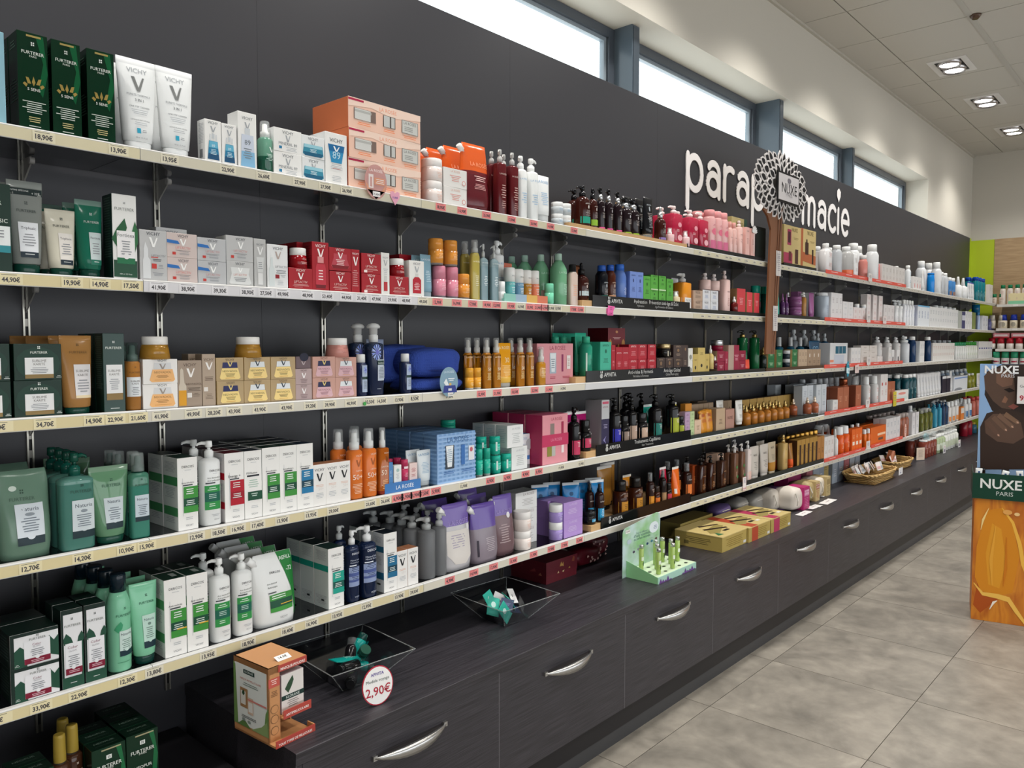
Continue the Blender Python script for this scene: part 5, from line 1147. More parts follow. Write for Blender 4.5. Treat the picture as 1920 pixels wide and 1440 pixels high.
A(3,'redapib',[(1155,1167,651),(1167.5,1179,651)],z=ZT[2]+.026)
ST('redapic','box','scarlet cream carton','ac1a2c',d=.055,side='94142a',pr=[('t','APIVITA',.5,.8,.6,'f3d0d0',0),('l',.5,.5,.7,4,'d98a90',.08)])
A(3,'redapic',[(1179.5,1196,646),(1196.5,1213,646),(1214,1231,646)],stack=2,z=ZT[2]+.026)
ST('darkredgift','box','burgundy festive gift carton above red ones','6e1220',d=.12,side='5d0f1c',top='5d0f1c',cat='gift set',pr=[('e',.5,.82,.07,.06,'c98a5a'),('l',.5,.55,.5,2,'c9a0a0',.06),leaf(.12,.1,.2,.4,'b07a3a'),leaf(.88,.1,.2,.4,'b07a3a'),leaf(.6,.02,.12,.25,'b07a3a')])
A(3,'darkredgift',[(1141,1172,615)],inset=.1,z=ZT[2]+.14)
ST('brownbox','box','dark brown cream carton','3f302c',d=.055,side='35282a',pr=[('t','APIVITA',.5,.82,.5,'b39a80',0),('e',.5,.62,.12,.14,'8a6c4e'),('l',.5,.34,.6,3,'a08c7a',.07)])
A(3,'brownbox',[(1232,1247,671),(1247.5,1263,671)],z=ZT[2]+.026)
ST('brownbox2','box','dark brown carton in two tiers','42332f',d=.055,side='35282a',pr=[('t','APIVITA',.5,.82,.5,'b39a80',0),('e',.5,.6,.12,.12,'8a6c4e'),('l',.5,.34,.6,3,'a08c7a',.07)])
A(3,'brownbox2',[(1263.5,1280,647)],stack=2,z=ZT[2]+.026);ST('browntall','box','tall dark brown carton','42332f',d=.05,pr=[('e',.5,.84,.14,.06,'8a6c4e'),('l',.5,.4,.6,4,'a08c7a',.05)])
A(3,'browntall',[(1280.5,1290,647)],z=ZT[2]+.026)
ST('blackjar','jar','black cream jar with gold lid','14120f:gloss',lidr=.32,taper=.98,cap='cdb88a:metal',pr=[('e',.7,.3,.12,.14,'b9b09c'),('r',.3,.12,.4,.5,'b9b09c')])
A(3,'blackjar',[(1234,1254,645)],z=on_y(1240,671,YF+.02).z,packed=True)

# ================================================================ FOURTH SHELF, near part
ST('clearpouch','pouch','big clear green refill pouch with white label','6f8f7c:film',split=2,d=.08,cap='e9ecea:gloss',pr=[('e',.3,.8,.07,.03,'c9d6cc')]+cross(.45,.76,.035,'2f4a3c',.7)+[('t','FURTERER',.45,.66,.45,'3f5a4a',0),('r',.3,.16,.82,.62,'cfd7de'),('r',.3,.16,.82,.25,'1f3138'),('t','Naturia',.56,.54,.34,'3f4a58',0),('e',.56,.5,.09,.02,'8a949c'),('l',.56,.45,.36,6,'6f7a84',.028),('e',.56,.26,.08,.04,'cfd7de')])
A(4,'clearpouch',[(-4,100,884)],rows=2,gap=.05)
NAT=[('r',.3,.16,.97,.68,'cdd6da'),('r',.3,.16,.97,.26,'1a3036'),('t','Naturia',.64,.58,.5,'3f4a58',0),('e',.64,.53,.1,.022,'8a949c'),('l',.64,.47,.5,6,'6f7a84',.03),('e',.64,.28,.09,.03,'cdd6da')]
ST('natpump','pump','clear teal shampoo bottle with dark green pump','5f9488:liquid',bh=.76,sq=4,d=.62,neck=.45,sh=.06,cap='0f4a3c:gloss',collar='14564a:gloss',ang=.1,fill=(.9,'4c8478:liquid'),pr=cross(.6,.88,.045,'1a3a34',.36)+[('t','FURTERER',.58,.78,.62,'2f5248',0)]+NAT)
A(4,'natpump',[(99,168,848)],rows=4)
ST('nattube','tube','clear green shampoo tube with white label','6d9c78:liquid',d=.05,capr=.09,foot=.36,cap='1a4a3c:gloss',crimp='86a88e:liquid',pr=cross(.54,.82,.035,'24463a',.5)+[('t','FURTERER',.54,.73,.5,'3c6450',0),('r',.29,.19,.84,.59,'cbd5da'),('r',.29,.19,.84,.27,'1a3036'),('t','Naturia',.57,.52,.36,'3f4a58',0),('l',.57,.45,.4,6,'6f7a84',.028),('e',.57,.29,.07,.026,'cbd5da')])
A(4,'nattube',[(160,236,877)],rows=5,shift=-.004,gap=.012)
ST('natspray','spray','tall teal spray bottle with silver topped cap','4f8a74:liquid',bh=.77,sq=4,d=.7,neck=.62,sh=.04,cap='c9d4d2:clear',collar='123f36:gloss',fill=(.8,'3f8a78:liquid'),pr=cross(.55,.9,.05,'1a3a34',.3)+[('t','FURTERER',.55,.8,.66,'24463a',0),('r',.18,.26,.92,.66,'c6d2da'),('r',.18,.26,.92,.33,'1a3036'),('t','Naturia',.56,.58,.56,'3f4a58',0),('l',.56,.5,.5,6,'6f7a84',.028)])
A(4,'natspray',[(231,270,849)],rows=4,shift=-.006)
GA,GB='2f8a3e','0f4a32'
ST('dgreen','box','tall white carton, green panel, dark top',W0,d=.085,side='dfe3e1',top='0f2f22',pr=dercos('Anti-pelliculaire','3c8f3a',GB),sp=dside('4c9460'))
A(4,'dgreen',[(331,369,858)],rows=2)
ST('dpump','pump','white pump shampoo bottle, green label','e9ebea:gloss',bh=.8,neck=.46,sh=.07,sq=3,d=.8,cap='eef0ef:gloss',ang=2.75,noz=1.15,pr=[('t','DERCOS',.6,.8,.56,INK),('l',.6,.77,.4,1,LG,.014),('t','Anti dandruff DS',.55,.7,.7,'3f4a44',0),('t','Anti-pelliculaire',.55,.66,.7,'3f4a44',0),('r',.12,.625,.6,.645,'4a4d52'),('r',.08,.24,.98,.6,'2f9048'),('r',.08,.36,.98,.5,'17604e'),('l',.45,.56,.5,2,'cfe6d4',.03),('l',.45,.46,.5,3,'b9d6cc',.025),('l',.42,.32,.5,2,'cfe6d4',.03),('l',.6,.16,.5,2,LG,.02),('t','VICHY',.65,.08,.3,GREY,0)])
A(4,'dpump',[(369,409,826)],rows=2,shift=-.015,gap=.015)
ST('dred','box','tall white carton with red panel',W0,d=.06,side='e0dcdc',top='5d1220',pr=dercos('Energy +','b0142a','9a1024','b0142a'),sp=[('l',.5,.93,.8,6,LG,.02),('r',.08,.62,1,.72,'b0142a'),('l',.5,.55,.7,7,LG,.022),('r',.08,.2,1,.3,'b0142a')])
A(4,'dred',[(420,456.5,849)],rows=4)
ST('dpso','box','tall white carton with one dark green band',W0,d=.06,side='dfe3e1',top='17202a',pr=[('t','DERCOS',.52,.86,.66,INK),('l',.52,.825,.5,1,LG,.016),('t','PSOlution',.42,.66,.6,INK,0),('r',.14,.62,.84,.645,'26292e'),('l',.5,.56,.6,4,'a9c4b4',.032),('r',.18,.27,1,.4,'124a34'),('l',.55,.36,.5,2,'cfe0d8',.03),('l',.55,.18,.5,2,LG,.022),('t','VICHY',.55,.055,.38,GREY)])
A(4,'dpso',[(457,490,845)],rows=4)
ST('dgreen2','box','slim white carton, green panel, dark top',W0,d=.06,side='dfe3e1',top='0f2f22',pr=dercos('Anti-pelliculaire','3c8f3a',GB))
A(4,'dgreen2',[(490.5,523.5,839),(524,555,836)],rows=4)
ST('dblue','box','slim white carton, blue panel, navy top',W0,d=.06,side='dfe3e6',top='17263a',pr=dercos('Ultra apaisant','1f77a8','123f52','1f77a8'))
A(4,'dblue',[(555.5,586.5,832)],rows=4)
ST('vsmall','box','small white sun care carton with black V','eceae7',d=.05,side='e2c9bc',top='c9865e',pr=[('t','VICHY',.5,.84,.76,'3a3d42',0),('V',.5,.79,.5,.19,'1f2125'),('l',.5,.5,.66,2,'e0b8a4',.03),('t','50+',.6,.38,.4,'dcd6d2',0),('l',.5,.3,.66,4,LG,.035)])
A(4,'vsmall',[(587,611,871),(611.5,634,867),(634.5,656,864)])
ORA='d9702a'
ST('sunorange','spray','orange sun spray with white head','d8722c:gloss',bh=.71,sq=2.4,d=.75,neck=.6,sh=.05,cap='dfe4e6:clear',collar='f4f5f4:gloss',pr=[('t','VICHY',.62,.86,.5,'f3d9c4',0),('V',.55,.8,.36,.14,'a55a2c'),('t','CAPITAL',.6,.56,.5,'f3d9c4',0),('t','50+',.5,.4,.66,'f6e3d3',0),('l',.5,.3,.7,7,'efc9a8',.03)])
A(4,'sunorange',[(645,677,805),(675,703,804)]);A(4,'sunorange',[(620,648,804)],inset=.06);A(4,'sunorange',[(652,676,801)],inset=.1)
ST('sunamber','spray','clear amber sun oil spray, white head','b05c18:liquid',bh=.7,sq=4,d=.7,neck=.5,sh=.03,cap='dfe4e6:clear',collar='f4f5f4:gloss',fill=(.08,'8d2a10:liquid'),pr=[('t','VICHY',.66,.87,.5,'f0e0cc',0),('V',.7,.82,.3,.13,'6b3a14'),('t','CAPITAL',.5,.58,.7,'f0e0cc',0),('t','50',.4,.42,.5,'f0e0cc',0),('l',.5,.3,.7,6,'e6b98a',.035)])
A(4,'sunamber',[(702,726,801)])
ST('bluestick','box','slim blue lip balm carton','4f86bf',d=.02,pr=[('l',.5,.6,.5,5,'a9c6e2',.06)])
A(4,'bluestick',[(726.5,735,868)],z=ZT[3]+.028)
ST('whitestick','box','slim white hand cream carton, tilted','e9ebe9',d=.02,pr=[('e',.5,.72,.2,.1,'a9c4c0'),('l',.5,.5,.5,5,LG,.06)])
A(4,'whitestick',[(737,751,873)],z=ZT[3]+.028)
ST('raspstick','stick','raspberry lip balm stick','b8325a:gloss',lidr=.4,pr=[('r',.2,.6,.9,.7,'f0d6de'),('l',.5,.4,.5,4,'e6a9bd',.05)])
A(4,'raspstick',[(749,765,861)],z=ZT[3]+.028);A(4,'raspstick',[(738,752,859),(728,741,858)],inset=.06,z=ZT[3]+.028)
ST('pinkcarton','box','pale pink balm carton with print','e6cfcb',d=.025,pr=[('l',.5,.7,.6,5,'b0585c',.05),('l',.5,.35,.6,3,'b0585c',.05)])
A(4,'pinkcarton',[(766,781,869)],z=ZT[3]+.028)
ST('handtube','tube','white hand cream tube with blue print','dfe6e9:gloss',d=.03,capr=.12,foot=.4,cap='d3dadd:frost',pr=[('t','LA ROSÉE',.5,.84,.76,'6b9ac0',0),('l',.5,.64,.6,8,'9db9cf',.04)])
A(4,'handtube',[(786,812,844)],inset=.035);A(4,'handtube',[(769,792,842)],inset=.06)
ST('giftblue','box','blue gingham gift set carton','7da6d6',d=.068,side='6d97c8',top='6a94c6',cat='gift set',pr=[('r',a/9,0,a/9+.05,1,'8fb4de')for a in range(9)]+[('r',0,b/12,1,b/12+.04,'96b9e2')for b in range(12)]+[('t','LA ROSÉE',.53,.82,.56,'3f6aa0',0),('r',.2,.28,.42,.76,'39424e'),('p',[(.21,.75),(.4,.75),(.36,.32),(.25,.32)],'e6ebee'),('l',.3,.66,.14,7,'9ab0c4',.04),('r',.6,.33,.7,.74,'3a6fb4'),('r',.8,.4,.95,.7,'dfe3e8'),('e',.87,.62,.04,.05,'c0606a'),('l',.28,.22,.26,2,'3f6fae',.035),('l',.78,.22,.34,2,'3f6fae',.035)],sp=[('r',0,b/12,1,b/12+.04,'7fa8d4')for b in range(12)])
A(4,'giftblue',[(818.5,891.5,811)],rows=4)
ST('tealjar','jar','teal tub on top of blue gift cartons','1f9a80:gloss',lidr=.5,cap='23a086:gloss')
A(4,'tealjar',[(803,832,789),(828,849,788)],z=ZT[3]+.165,inset=.15)
ST('tealdeo','stick','tall teal deodorant stick','1fa890:gloss',lidr=.4,base='c2cfcb:frost',pr=stk('x','8ad6c6'))
A(4,'tealdeo',[(890,905,842),(901,920,840)])
ST('tealsmall','stick','short teal deodorant stick','1fae98:gloss',lidr=.4,pr=[('r',.2,.2,.34,.7,'cfe6e0')]+stk('x','9adfd0'))
A(4,'tealsmall',[(918,939,853),(938,958,851)]);A(4,'tealsmall',[(917,938,820)],z=on_y(928,852,YF+.03).z);A(4,'tealsmall',[(895,918,817)],inset=.03,z=on_y(928,852,YF+.03).z)
ST('whitesoap','box','white care carton with fine print','e6e8e7',d=.06,side='d3dcdc',top='d9dcdb',pr=[('t','LA ROSÉE',.55,.8,.5,LG,0),('l',.55,.6,.6,6,'c0c4c4',.08)],sp=[('l',.5,.8,.8,8,'aec6ca',.08)])
A(4,'whitesoap',[(958,988,838)],rows=2)
ST('whitesoap2','box','white care carton on upper tier','e9eaea',d=.06,side='d3dcdc',top='d9dcdb',pr=[('t','LA ROSÉE',.55,.8,.5,LG,0),('l',.55,.6,.6,6,'c0c4c4',.08)],sp=[('l',.5,.8,.8,8,'aec6ca',.08)])
A(4,'whitesoap2',[(951,981,797)],z=on_y(970,838,YF+.016).z,rows=3)
ST('padbox','box','white pad carton with round cutouts, blue top','e9eaee',d=.08,side='dfe2e8',top='5d8ac6',pr=[('t','LA ROSÉE',.6,.82,.5,'a9bcd6',0),('l',.55,.66,.5,5,'b9c4d2',.05),('e',.95,.66,.18,.18,'b9bcc0'),('e',.2,.24,.2,.14,'17181c'),('r',.55,.17,.98,.3,'4f86d0')])
A(4,'padbox',[(983,1016,817)])
ST('giftrasp','box','pink gift set carton with raspberry sash','e0949e',d=.09,side='b8345e',top='c25a7a',cat='gift set',pr=[('t','LA ROSÉE',.56,.88,.44,'b0405e',0),('r',.3,.6,.46,.82,'8a7a74'),('r',.74,.56,.83,.84,'a01f48'),('r',.18,.16,.5,.36,'8a8438'),('r',.36,.16,.5,.36,'b5b3ac'),('r',.74,.2,.84,.36,'ecdcdc'),('r',-.02,.36,1.02,.6,'c0305c'),('t','LA ROSÉE',.54,.46,.44,'dc8aa4',0)])
A(4,'giftrasp',[(1017,1064.5,777)],rows=3)
BLK='121114:gloss'
def bl(c,v1=.42,v0=.04):return[('t','APIVITA',.66,.68,.5,'c9c9cc',0),('e',.72,.58,.08,.05,'c9c9cc'),('r',.04,v0+.08,.96,v1,c),('l',.6,v1-.06,.5,4,'e3d6d6',.035)]
ST('blkpink','pump','black pump bottle with raspberry label',BLK,bh=.72,neck=.4,sh=.14,cap='0c0c0e:gloss',ang=.1,pr=bl('c0355c',.5))
A(4,'blkpink',[(1064,1088,763)])
ST('blkpinkjar','jar','black mask pot with raspberry label',BLK,lidr=.4,cap='0c0c0e:gloss',lidw=.8,pr=bl('c0355c',.42))
A(4,'blkpinkjar',[(1087,1105,787)],z=ZT[3]+.026,packed=True)
ST('magtube','tube','magenta hair tube with white crimp','a81a68:gloss',d=.042,capr=.09,foot=.42,cap='24342f:gloss',crimp='e9e6e6:gloss',pr=[('t','APIVITA',.62,.72,.3,'e9c6d9',0),('l',.6,.45,.4,7,'d68ab4',.04)])
A(4,'magtube',[(1103,1124.5,773)],z=ZT[3]+.026);A(4,'magtube',[(1082,1103,772),(1062,1083,770)],inset=.08,z=ZT[3]+.026)
ST('silverbox','box','tall silver and indigo hair carton','2a2448',d=.09,side='8f9094',top='9a9b9f',pr=[('r',0,.62,1,1,'b9babd'),('r',.1,.92,.9,.97,'c0506a'),('t','APIVITA',.5,.84,.7,'7d3a4a',0),('l',.5,.5,.5,3,'a9a4c4',.03),('p',[(.2,.2),(.6,.28),(.42,.2),(.6,.12)],'8a84b8')])
A(4,'silverbox',[(1128,1142.5,750)],z=ZT[3]+.02)
ST('blkblue','pump','black pump bottle with cobalt label',BLK,bh=.72,neck=.4,sh=.14,cap='0c0c0e:gloss',ang=2.9,pr=bl('2a2aa8',.5))
A(4,'blkblue',[(1143,1161,746)],z=ZT[3]+.026,packed=True)
ST('blkbeigejar','jar','black mask pot with taupe label',BLK,lidr=.36,cap='0c0c0e:gloss',lidw=.85,pr=bl('8d7a6c',.46))
A(4,'blkbeigejar',[(1161,1177,779)],z=ZT[3]+.026,packed=True)
ST('blkbeige','pump','black pump bottle with beige label',BLK,bh=.7,neck=.4,sh=.14,cap='0c0c0e:gloss',ang=2.9,pr=bl('b59a88',.55))
A(4,'blkbeige',[(1176,1192,744)],z=ZT[3]+.026,packed=True);A(4,'blkbeige',[(1164,1180,738),(1197,1213,738)],inset=.12,z=ZT[3]+.026,packed=True)
ST('blkbeigejar2','jar','wide black mask pot with pale beige label',BLK,lidr=.34,cap='0c0c0e:gloss',lidw=.85,pr=bl('c4a894',.5))
A(4,'blkbeigejar2',[(1191,1211,774)],z=ZT[3]+.026,packed=True)
ST('blkteal','pump','black pump bottle with teal label',BLK,bh=.72,neck=.4,sh=.14,cap='0c0c0e:gloss',ang=2.9,pr=bl('16746a',.5))
A(4,'blkteal',[(1219,1238,739)],z=ZT[3]+.026,packed=True);A(4,'blkteal',[(1210,1224,745)],inset=.07,z=ZT[3]+.026,packed=True)
ST('turqtube','tube','turquoise hair tube seen on edge','12a696:gloss',d=.05,capr=.07,foot=.44,cap='17342f:gloss',crimp='e0ecea:gloss',pr=[('l',.6,.5,.4,6,'9adcd2',.04)])
A(4,'turqtube',[(1236,1251,760)],z=ZT[3]+.026)
ST('blklime','pump','tall black pump bottle with lime label',BLK,bh=.74,neck=.4,sh=.14,cap='0c0c0e:gloss',ang=2.9,pr=bl('a6b02e',.6))
A(4,'blklime',[(1250,1270,739)],z=ZT[3]+.026,packed=True)
ST('limejar','jar','small black pot with lime label',BLK,lidr=.34,cap='0c0c0e:gloss',lidw=.85,pr=bl('a6b02e',.52))
A(4,'limejar',[(1270,1281,780)],z=ZT[3]+.026,packed=True)
ST('yeltube','tube','yellow hair tube with white crimp','d3c01e:gloss',d=.045,capr=.08,foot=.44,cap='17342f:gloss',crimp='e6e6da:gloss')
A(4,'yeltube',[(1276,1287,756)],z=ZT[3]+.026)

# ================================================================ LOWEST SHELF, near part
ST('cglow','box','white and burgundy mask carton with leaves','e6e6e8',d=.085,side='10261f',top='10261f',sp=[('l',.5,.85,.8,8,'4d645c',.09)],pr=[('r',0,.9,1,1,'10261f'),('r',0,0,.08,1,'10261f'),('p',[(.08,0),(.34,0),(.3,.5),(.2,.62),(.08,.5)],'1d4a38'),('p',[(.8,.78),(.9,.6),(1,.74),(1,.1),(.82,.2)],'1d4a38'),('r',.28,.06,.82,.74,'e9e9ec')]+cross(.56,.86,.025,'5a605c',1.2)+[('t','FURTERER',.56,.74,.34,'7d827e',0),('t','Color',.54,.58,.18,'8d5a68',0),('t','GLOW',.54,.52,.16,'9a9aa0',0),('l',.55,.45,.36,4,GREY,.055),('r',.28,.06,.82,.22,'7d1430'),('e',.55,.24,.05,.06,'e9e9ec'),('l',.55,.14,.3,2,'e0bcc6',.045),('l',.13,.1,.1,2,'cfd6d2',.04)])
A(5,'cglow',[(17,109,1183)],stack=2,rows=2)
ST('redtube','tube','brick red tube cut by the frame','8d3a38:gloss',d=.05,cap='123f34:gloss',pr=[('r',.4,.2,.98,.6,'e0d6d8'),('r',.4,.2,.98,.28,'7d1430')])
A(5,'redtube',[(-60,6,1166)])
ST('cglowtall','box','tall white and burgundy carton with leaves','e6e6e8',d=.055,side='10261f',top='10261f',pr=[('r',0,.94,1,1,'10261f'),('r',0,0,.1,.96,'10261f'),('r',.9,0,1,.6,'1d4a38'),leaf(.32,.5,.42,.2,'1d4a38',-.1),leaf(.88,.52,.3,.18,'1d4a38',.05),('r',0,0,1,.14,'1d4a38'),('r',.16,.2,.92,.57,'e9e9ec')]+cross(.5,.88,.05,'5a605c',.28)+[('t','FURTERER',.52,.78,.76,'7d827e',0),('t','Color',.5,.5,.46,'8d5a68',0),('t','GLOW',.5,.46,.36,'9a9aa0',0),('l',.54,.4,.56,6,GREY,.026),('r',.16,.17,.92,.25,'7d1430'),('e',.52,.26,.1,.026,'e9e9ec'),('l',.54,.215,.5,2,'e0bcc6',.02),('l',.5,.06,.5,1,'cfd6d2',.02)])
A(5,'cglowtall',[(113.5,154.5,1142),(157.5,197,1131)],rows=2)
ST('mintcan','cap','mint green dry shampoo can with black cap','7fc3a0:gloss',bh=.82,capw=.7,sh=.16,cap='10202a:gloss',pr=cross(.6,.8,.045,'1d4a3c',.3)+[('t','FURTERER',.58,.7,.7,'2f6450',0),leaf(.3,.5,.3,.14,'3f9a6e',.1),('r',.34,.2,.96,.52,'c9dcd6'),('r',.34,.2,.96,.27,'14303a'),('t','Naturia',.64,.46,.48,'3f4a58',0),('l',.64,.4,.44,6,'6f8a80',.024),('e',.64,.28,.1,.022,'c9dcd6'),('l',.5,.12,.6,1,'4f9474',.02)])
A(5,'mintcan',[(196,243,1075)],rows=4,shift=-.006)
ST('minttube','tube','mint green shampoo tube with white label','84c8a4:gloss',d=.046,capr=.1,foot=.38,cap='123a34:gloss',pr=cross(.58,.84,.04,'1d4a3c',.4)+[('t','FURTERER',.58,.74,.56,'2f6450',0),('r',.36,.2,.9,.6,'bfdcd0'),('r',.36,.2,.9,.28,'14303a'),('t','Naturia',.63,.53,.4,'3f4a58',0),('e',.63,.49,.07,.018,'6f8a80'),('l',.63,.44,.4,6,'6f8a80',.024),('e',.63,.29,.08,.024,'bfdcd0')])
A(5,'minttube',[(243,296,1097)],rows=4,shift=-.012,gap=.016)
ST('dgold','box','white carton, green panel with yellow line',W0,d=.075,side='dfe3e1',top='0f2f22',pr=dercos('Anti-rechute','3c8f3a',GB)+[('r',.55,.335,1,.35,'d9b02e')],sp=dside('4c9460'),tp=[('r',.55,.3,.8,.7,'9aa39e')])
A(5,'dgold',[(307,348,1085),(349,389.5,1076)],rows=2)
A(5,'dpump',[(387,428,1045),(424,471,1034)]);A(5,'dpump',[(363,396,1035)],inset=.1)
ST('refill','pouch','white and green refill pouch','e6e8e7:gloss',d=.075,cap='f2f3f2:gloss',pr=[('p',[(.58,1),(1,1),(1,.5),(.84,.5)],'1d7a34'),('p',[(.84,.5),(1,.5),(1,.06),(.93,.1)],'1d7a34'),('t','REFILL',.8,.88,.3,'e6efe8'),('t','-72',.85,.72,.16,'e6efe8'),('t','DERCOS',.5,.72,.24,INK),('t','Anti-dandruff',.4,.58,.24,'3f4a44',0),('t','Anti-caspa',.4,.53,.24,'3f4a44',0),('r',.28,.46,.48,.475,'4a4d52'),('r',.3,.2,.86,.44,'3c8f3a'),('r',.3,.26,.86,.36,'0f4a32'),('r',.55,.285,.86,.295,'d9b02e'),('l',.52,.41,.36,2,'dfeae2',.03),('t','VICHY',.62,.09,.2,GREY,0)])
A(5,'refill',[(481,560,1040)],rows=1);A(5,'refill',[(462,526,1035)],inset=.085);A(5,'refill',[(440,498,1032)],inset=.16);A(5,'refill',[(428,482,1022)],inset=.23)
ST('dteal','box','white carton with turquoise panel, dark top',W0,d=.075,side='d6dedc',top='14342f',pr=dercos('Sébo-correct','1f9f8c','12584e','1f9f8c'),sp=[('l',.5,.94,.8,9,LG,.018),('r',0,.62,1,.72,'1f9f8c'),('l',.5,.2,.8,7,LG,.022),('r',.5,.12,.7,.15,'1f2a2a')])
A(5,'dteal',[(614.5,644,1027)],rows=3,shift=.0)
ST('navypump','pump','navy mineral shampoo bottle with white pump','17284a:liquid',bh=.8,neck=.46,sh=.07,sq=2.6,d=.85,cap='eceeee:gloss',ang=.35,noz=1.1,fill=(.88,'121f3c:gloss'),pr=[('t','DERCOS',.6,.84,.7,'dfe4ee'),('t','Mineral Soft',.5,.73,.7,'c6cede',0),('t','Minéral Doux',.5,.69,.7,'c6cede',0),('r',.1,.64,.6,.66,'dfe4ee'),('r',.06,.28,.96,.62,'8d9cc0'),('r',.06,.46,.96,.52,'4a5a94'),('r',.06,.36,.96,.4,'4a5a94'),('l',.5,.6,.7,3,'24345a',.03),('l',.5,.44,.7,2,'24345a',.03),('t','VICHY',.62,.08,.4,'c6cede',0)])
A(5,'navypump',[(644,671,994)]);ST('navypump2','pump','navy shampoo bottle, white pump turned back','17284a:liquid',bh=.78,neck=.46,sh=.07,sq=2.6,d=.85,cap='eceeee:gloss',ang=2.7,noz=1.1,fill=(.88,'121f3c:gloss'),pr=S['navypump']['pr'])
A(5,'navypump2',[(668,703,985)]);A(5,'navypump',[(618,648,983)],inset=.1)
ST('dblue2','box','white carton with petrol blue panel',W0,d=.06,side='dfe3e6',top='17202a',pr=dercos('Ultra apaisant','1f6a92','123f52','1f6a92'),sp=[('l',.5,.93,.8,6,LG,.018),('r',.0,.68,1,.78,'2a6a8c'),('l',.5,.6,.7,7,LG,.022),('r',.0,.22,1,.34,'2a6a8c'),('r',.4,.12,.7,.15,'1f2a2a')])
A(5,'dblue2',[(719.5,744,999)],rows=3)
A(5,'vsmall',[(744.5,764,1029),(764.5,784,1023)])
ST('frosted','pump','empty frosted grey bottle with clear pump','7d7f82:frost',bh=.8,neck=.42,sh=.05,cap='c9cccd:frost',ang=2.6)
ST('frosted2','pump','empty frosted grey bottle, pump turned outward','7d7f82:frost',bh=.8,neck=.42,sh=.05,cap='c9cccd:frost',ang=.1)
A(5,'frosted',[(782,816,970)]);A(5,'frosted2',[(809,837,963)])
A(5,'frosted',[(759,790,964)],inset=.07);A(5,'frosted2',[(786,815,960)],inset=.09);A(5,'frosted',[(742,770,958)],inset=.13);A(5,'frosted2',[(766,794,956)],inset=.16);A(5,'frosted',[(722,748,955)],inset=.19);A(5,'frosted2',[(745,770,951)],inset=.23);A(5,'frosted',[(700,724,952)],inset=.235)
ST('purplemilk','pouch','purple topped refill pouch of white milk','d3d0d4:film',top='7d66b8:film',split=.66,d=.07,pr=[('t','LA ROSÉE',.55,.68,.7,'a594cf',0),('p',[(.08,.6),(.9,.6),(.9,.2),(.7,.08),(.3,.1),(.08,.25)],'dad4cf'),('l',.45,.52,.5,6,'a9a0b4',.035),('e',.86,.62,.06,.05,'e6e4e8')])
A(5,'purplemilk',[(836,889,946)])
ST('purplebrown','pouch','purple refill pouch with mauve brown contents','7d6066:film',top='7d66b8:film',split=.66,d=.07,pr=[('t','LA ROSÉE',.5,.7,.7,'a594cf',0),('l',.4,.5,.5,8,'b9a4a6',.04),('e',.62,.66,.08,.05,'e6e4e8')])
A(5,'purplebrown',[(934,971,929)],inset=.03);
ST('purpleclear','pouch','purple refill pouch twisted beside the others','968a96:film',top='7058b0:film',split=.55,d=.07,pr=[('l',.6,.4,.4,8,'b4a9b0',.03),('r',.1,.12,.16,.4,'3a3440')])
A(5,'purpleclear',[(893,940,945)]);
A(5,'purplemilk',[(812,856,935)],inset=.1);A(5,'purplebrown',[(880,930,925)],inset=.11);A(5,'purpleclear',[(806,846,930)],inset=.2);A(5,'purplebrown',[(868,906,918)],inset=.21)
A(5,'whitetub',[(969,991,962)],stack=2,z=ZT[4],packed=True)
ST('whitecream','box','white cream carton with grey print','e3e3e3',d=.075,side='c9c9ca',top='d6d6d6',pr=[('t','LA ROSÉE',.6,.78,.5,'b0a6a6',0),('l',.55,.56,.6,5,'b9b6b6',.08)],sp=[('l',.5,.7,.7,6,'b4b4b4',.07)])
A(5,'whitecream',[(991.5,1031,926)],stack=3)
ST('lilactub','jar','lilac tub with white lid','a48fd0:gloss',lidr=.42,cap='f0f0f0:gloss',pr=[('t','LA ROSÉE',.5,.42,.5,'d6cbe9',0),('l',.5,.3,.5,3,'d6cbe9',.07)])
A(5,'lilactub',[(1029,1055,945)],stack=2)
ST('lilacbox','box','lilac cream carton','b594d6',d=.075,side='9a7abf',top='a887ca',pr=[('t','LA ROSÉE',.5,.78,.4,'d9c6ea',0),('l',.45,.56,.5,4,'d3bfe6',.08)])
A(5,'lilacbox',[(1055,1090,941)],stack=2,rows=2)
ST('blkjarblue','jar','black cream pot with sky blue label',BLK,lidr=.36,cap='16181a:gloss',pr=[('r',.3,.2,.95,.42,'4fa4cf'),('l',.55,.3,.3,2,'dfeef6',.05)])
A(5,'blkjarblue',[(1090,1117,957)],z=ZT[4]+.026)
ST('spraybluel','spray','dark spray bottle with sky blue label','2a1310:gloss',bh=.76,neck=.5,sh=.16,cap='2a2a2e:clear',collar='1a1a1c:gloss',pr=[('t','APIVITA',.5,.66,.7,'dfd6d2',0),('r',.04,.06,.96,.46,'2a9ccf'),('l',.5,.4,.5,5,'dfeef6',.05)])
A(5,'spraybluel',[(1115,1133,904)],z=ZT[4]+.026);A(5,'spraybluel',[(1097,1114,901)],inset=.05,z=ZT[4]+.026)
ST('azuretube','tube','azure sun tube with white crimp','1f7fc0:gloss',d=.045,capr=.08,foot=.42,cap='16181a:gloss',crimp='dfe3e6:gloss',pr=[('e',.5,.72,.12,.05,'16507d'),('l',.5,.5,.5,6,'9ccdec',.04)])
A(5,'azuretube',[(1128,1148,903)],turn=-14,z=ZT[4]+.026);A(5,'azuretube',[(1110,1129,901),(1092,1110,898),(1074,1092,896),(1055,1074,894),(1036,1054,893)],turn=-28,inset=.1,z=ZT[4]+.026)
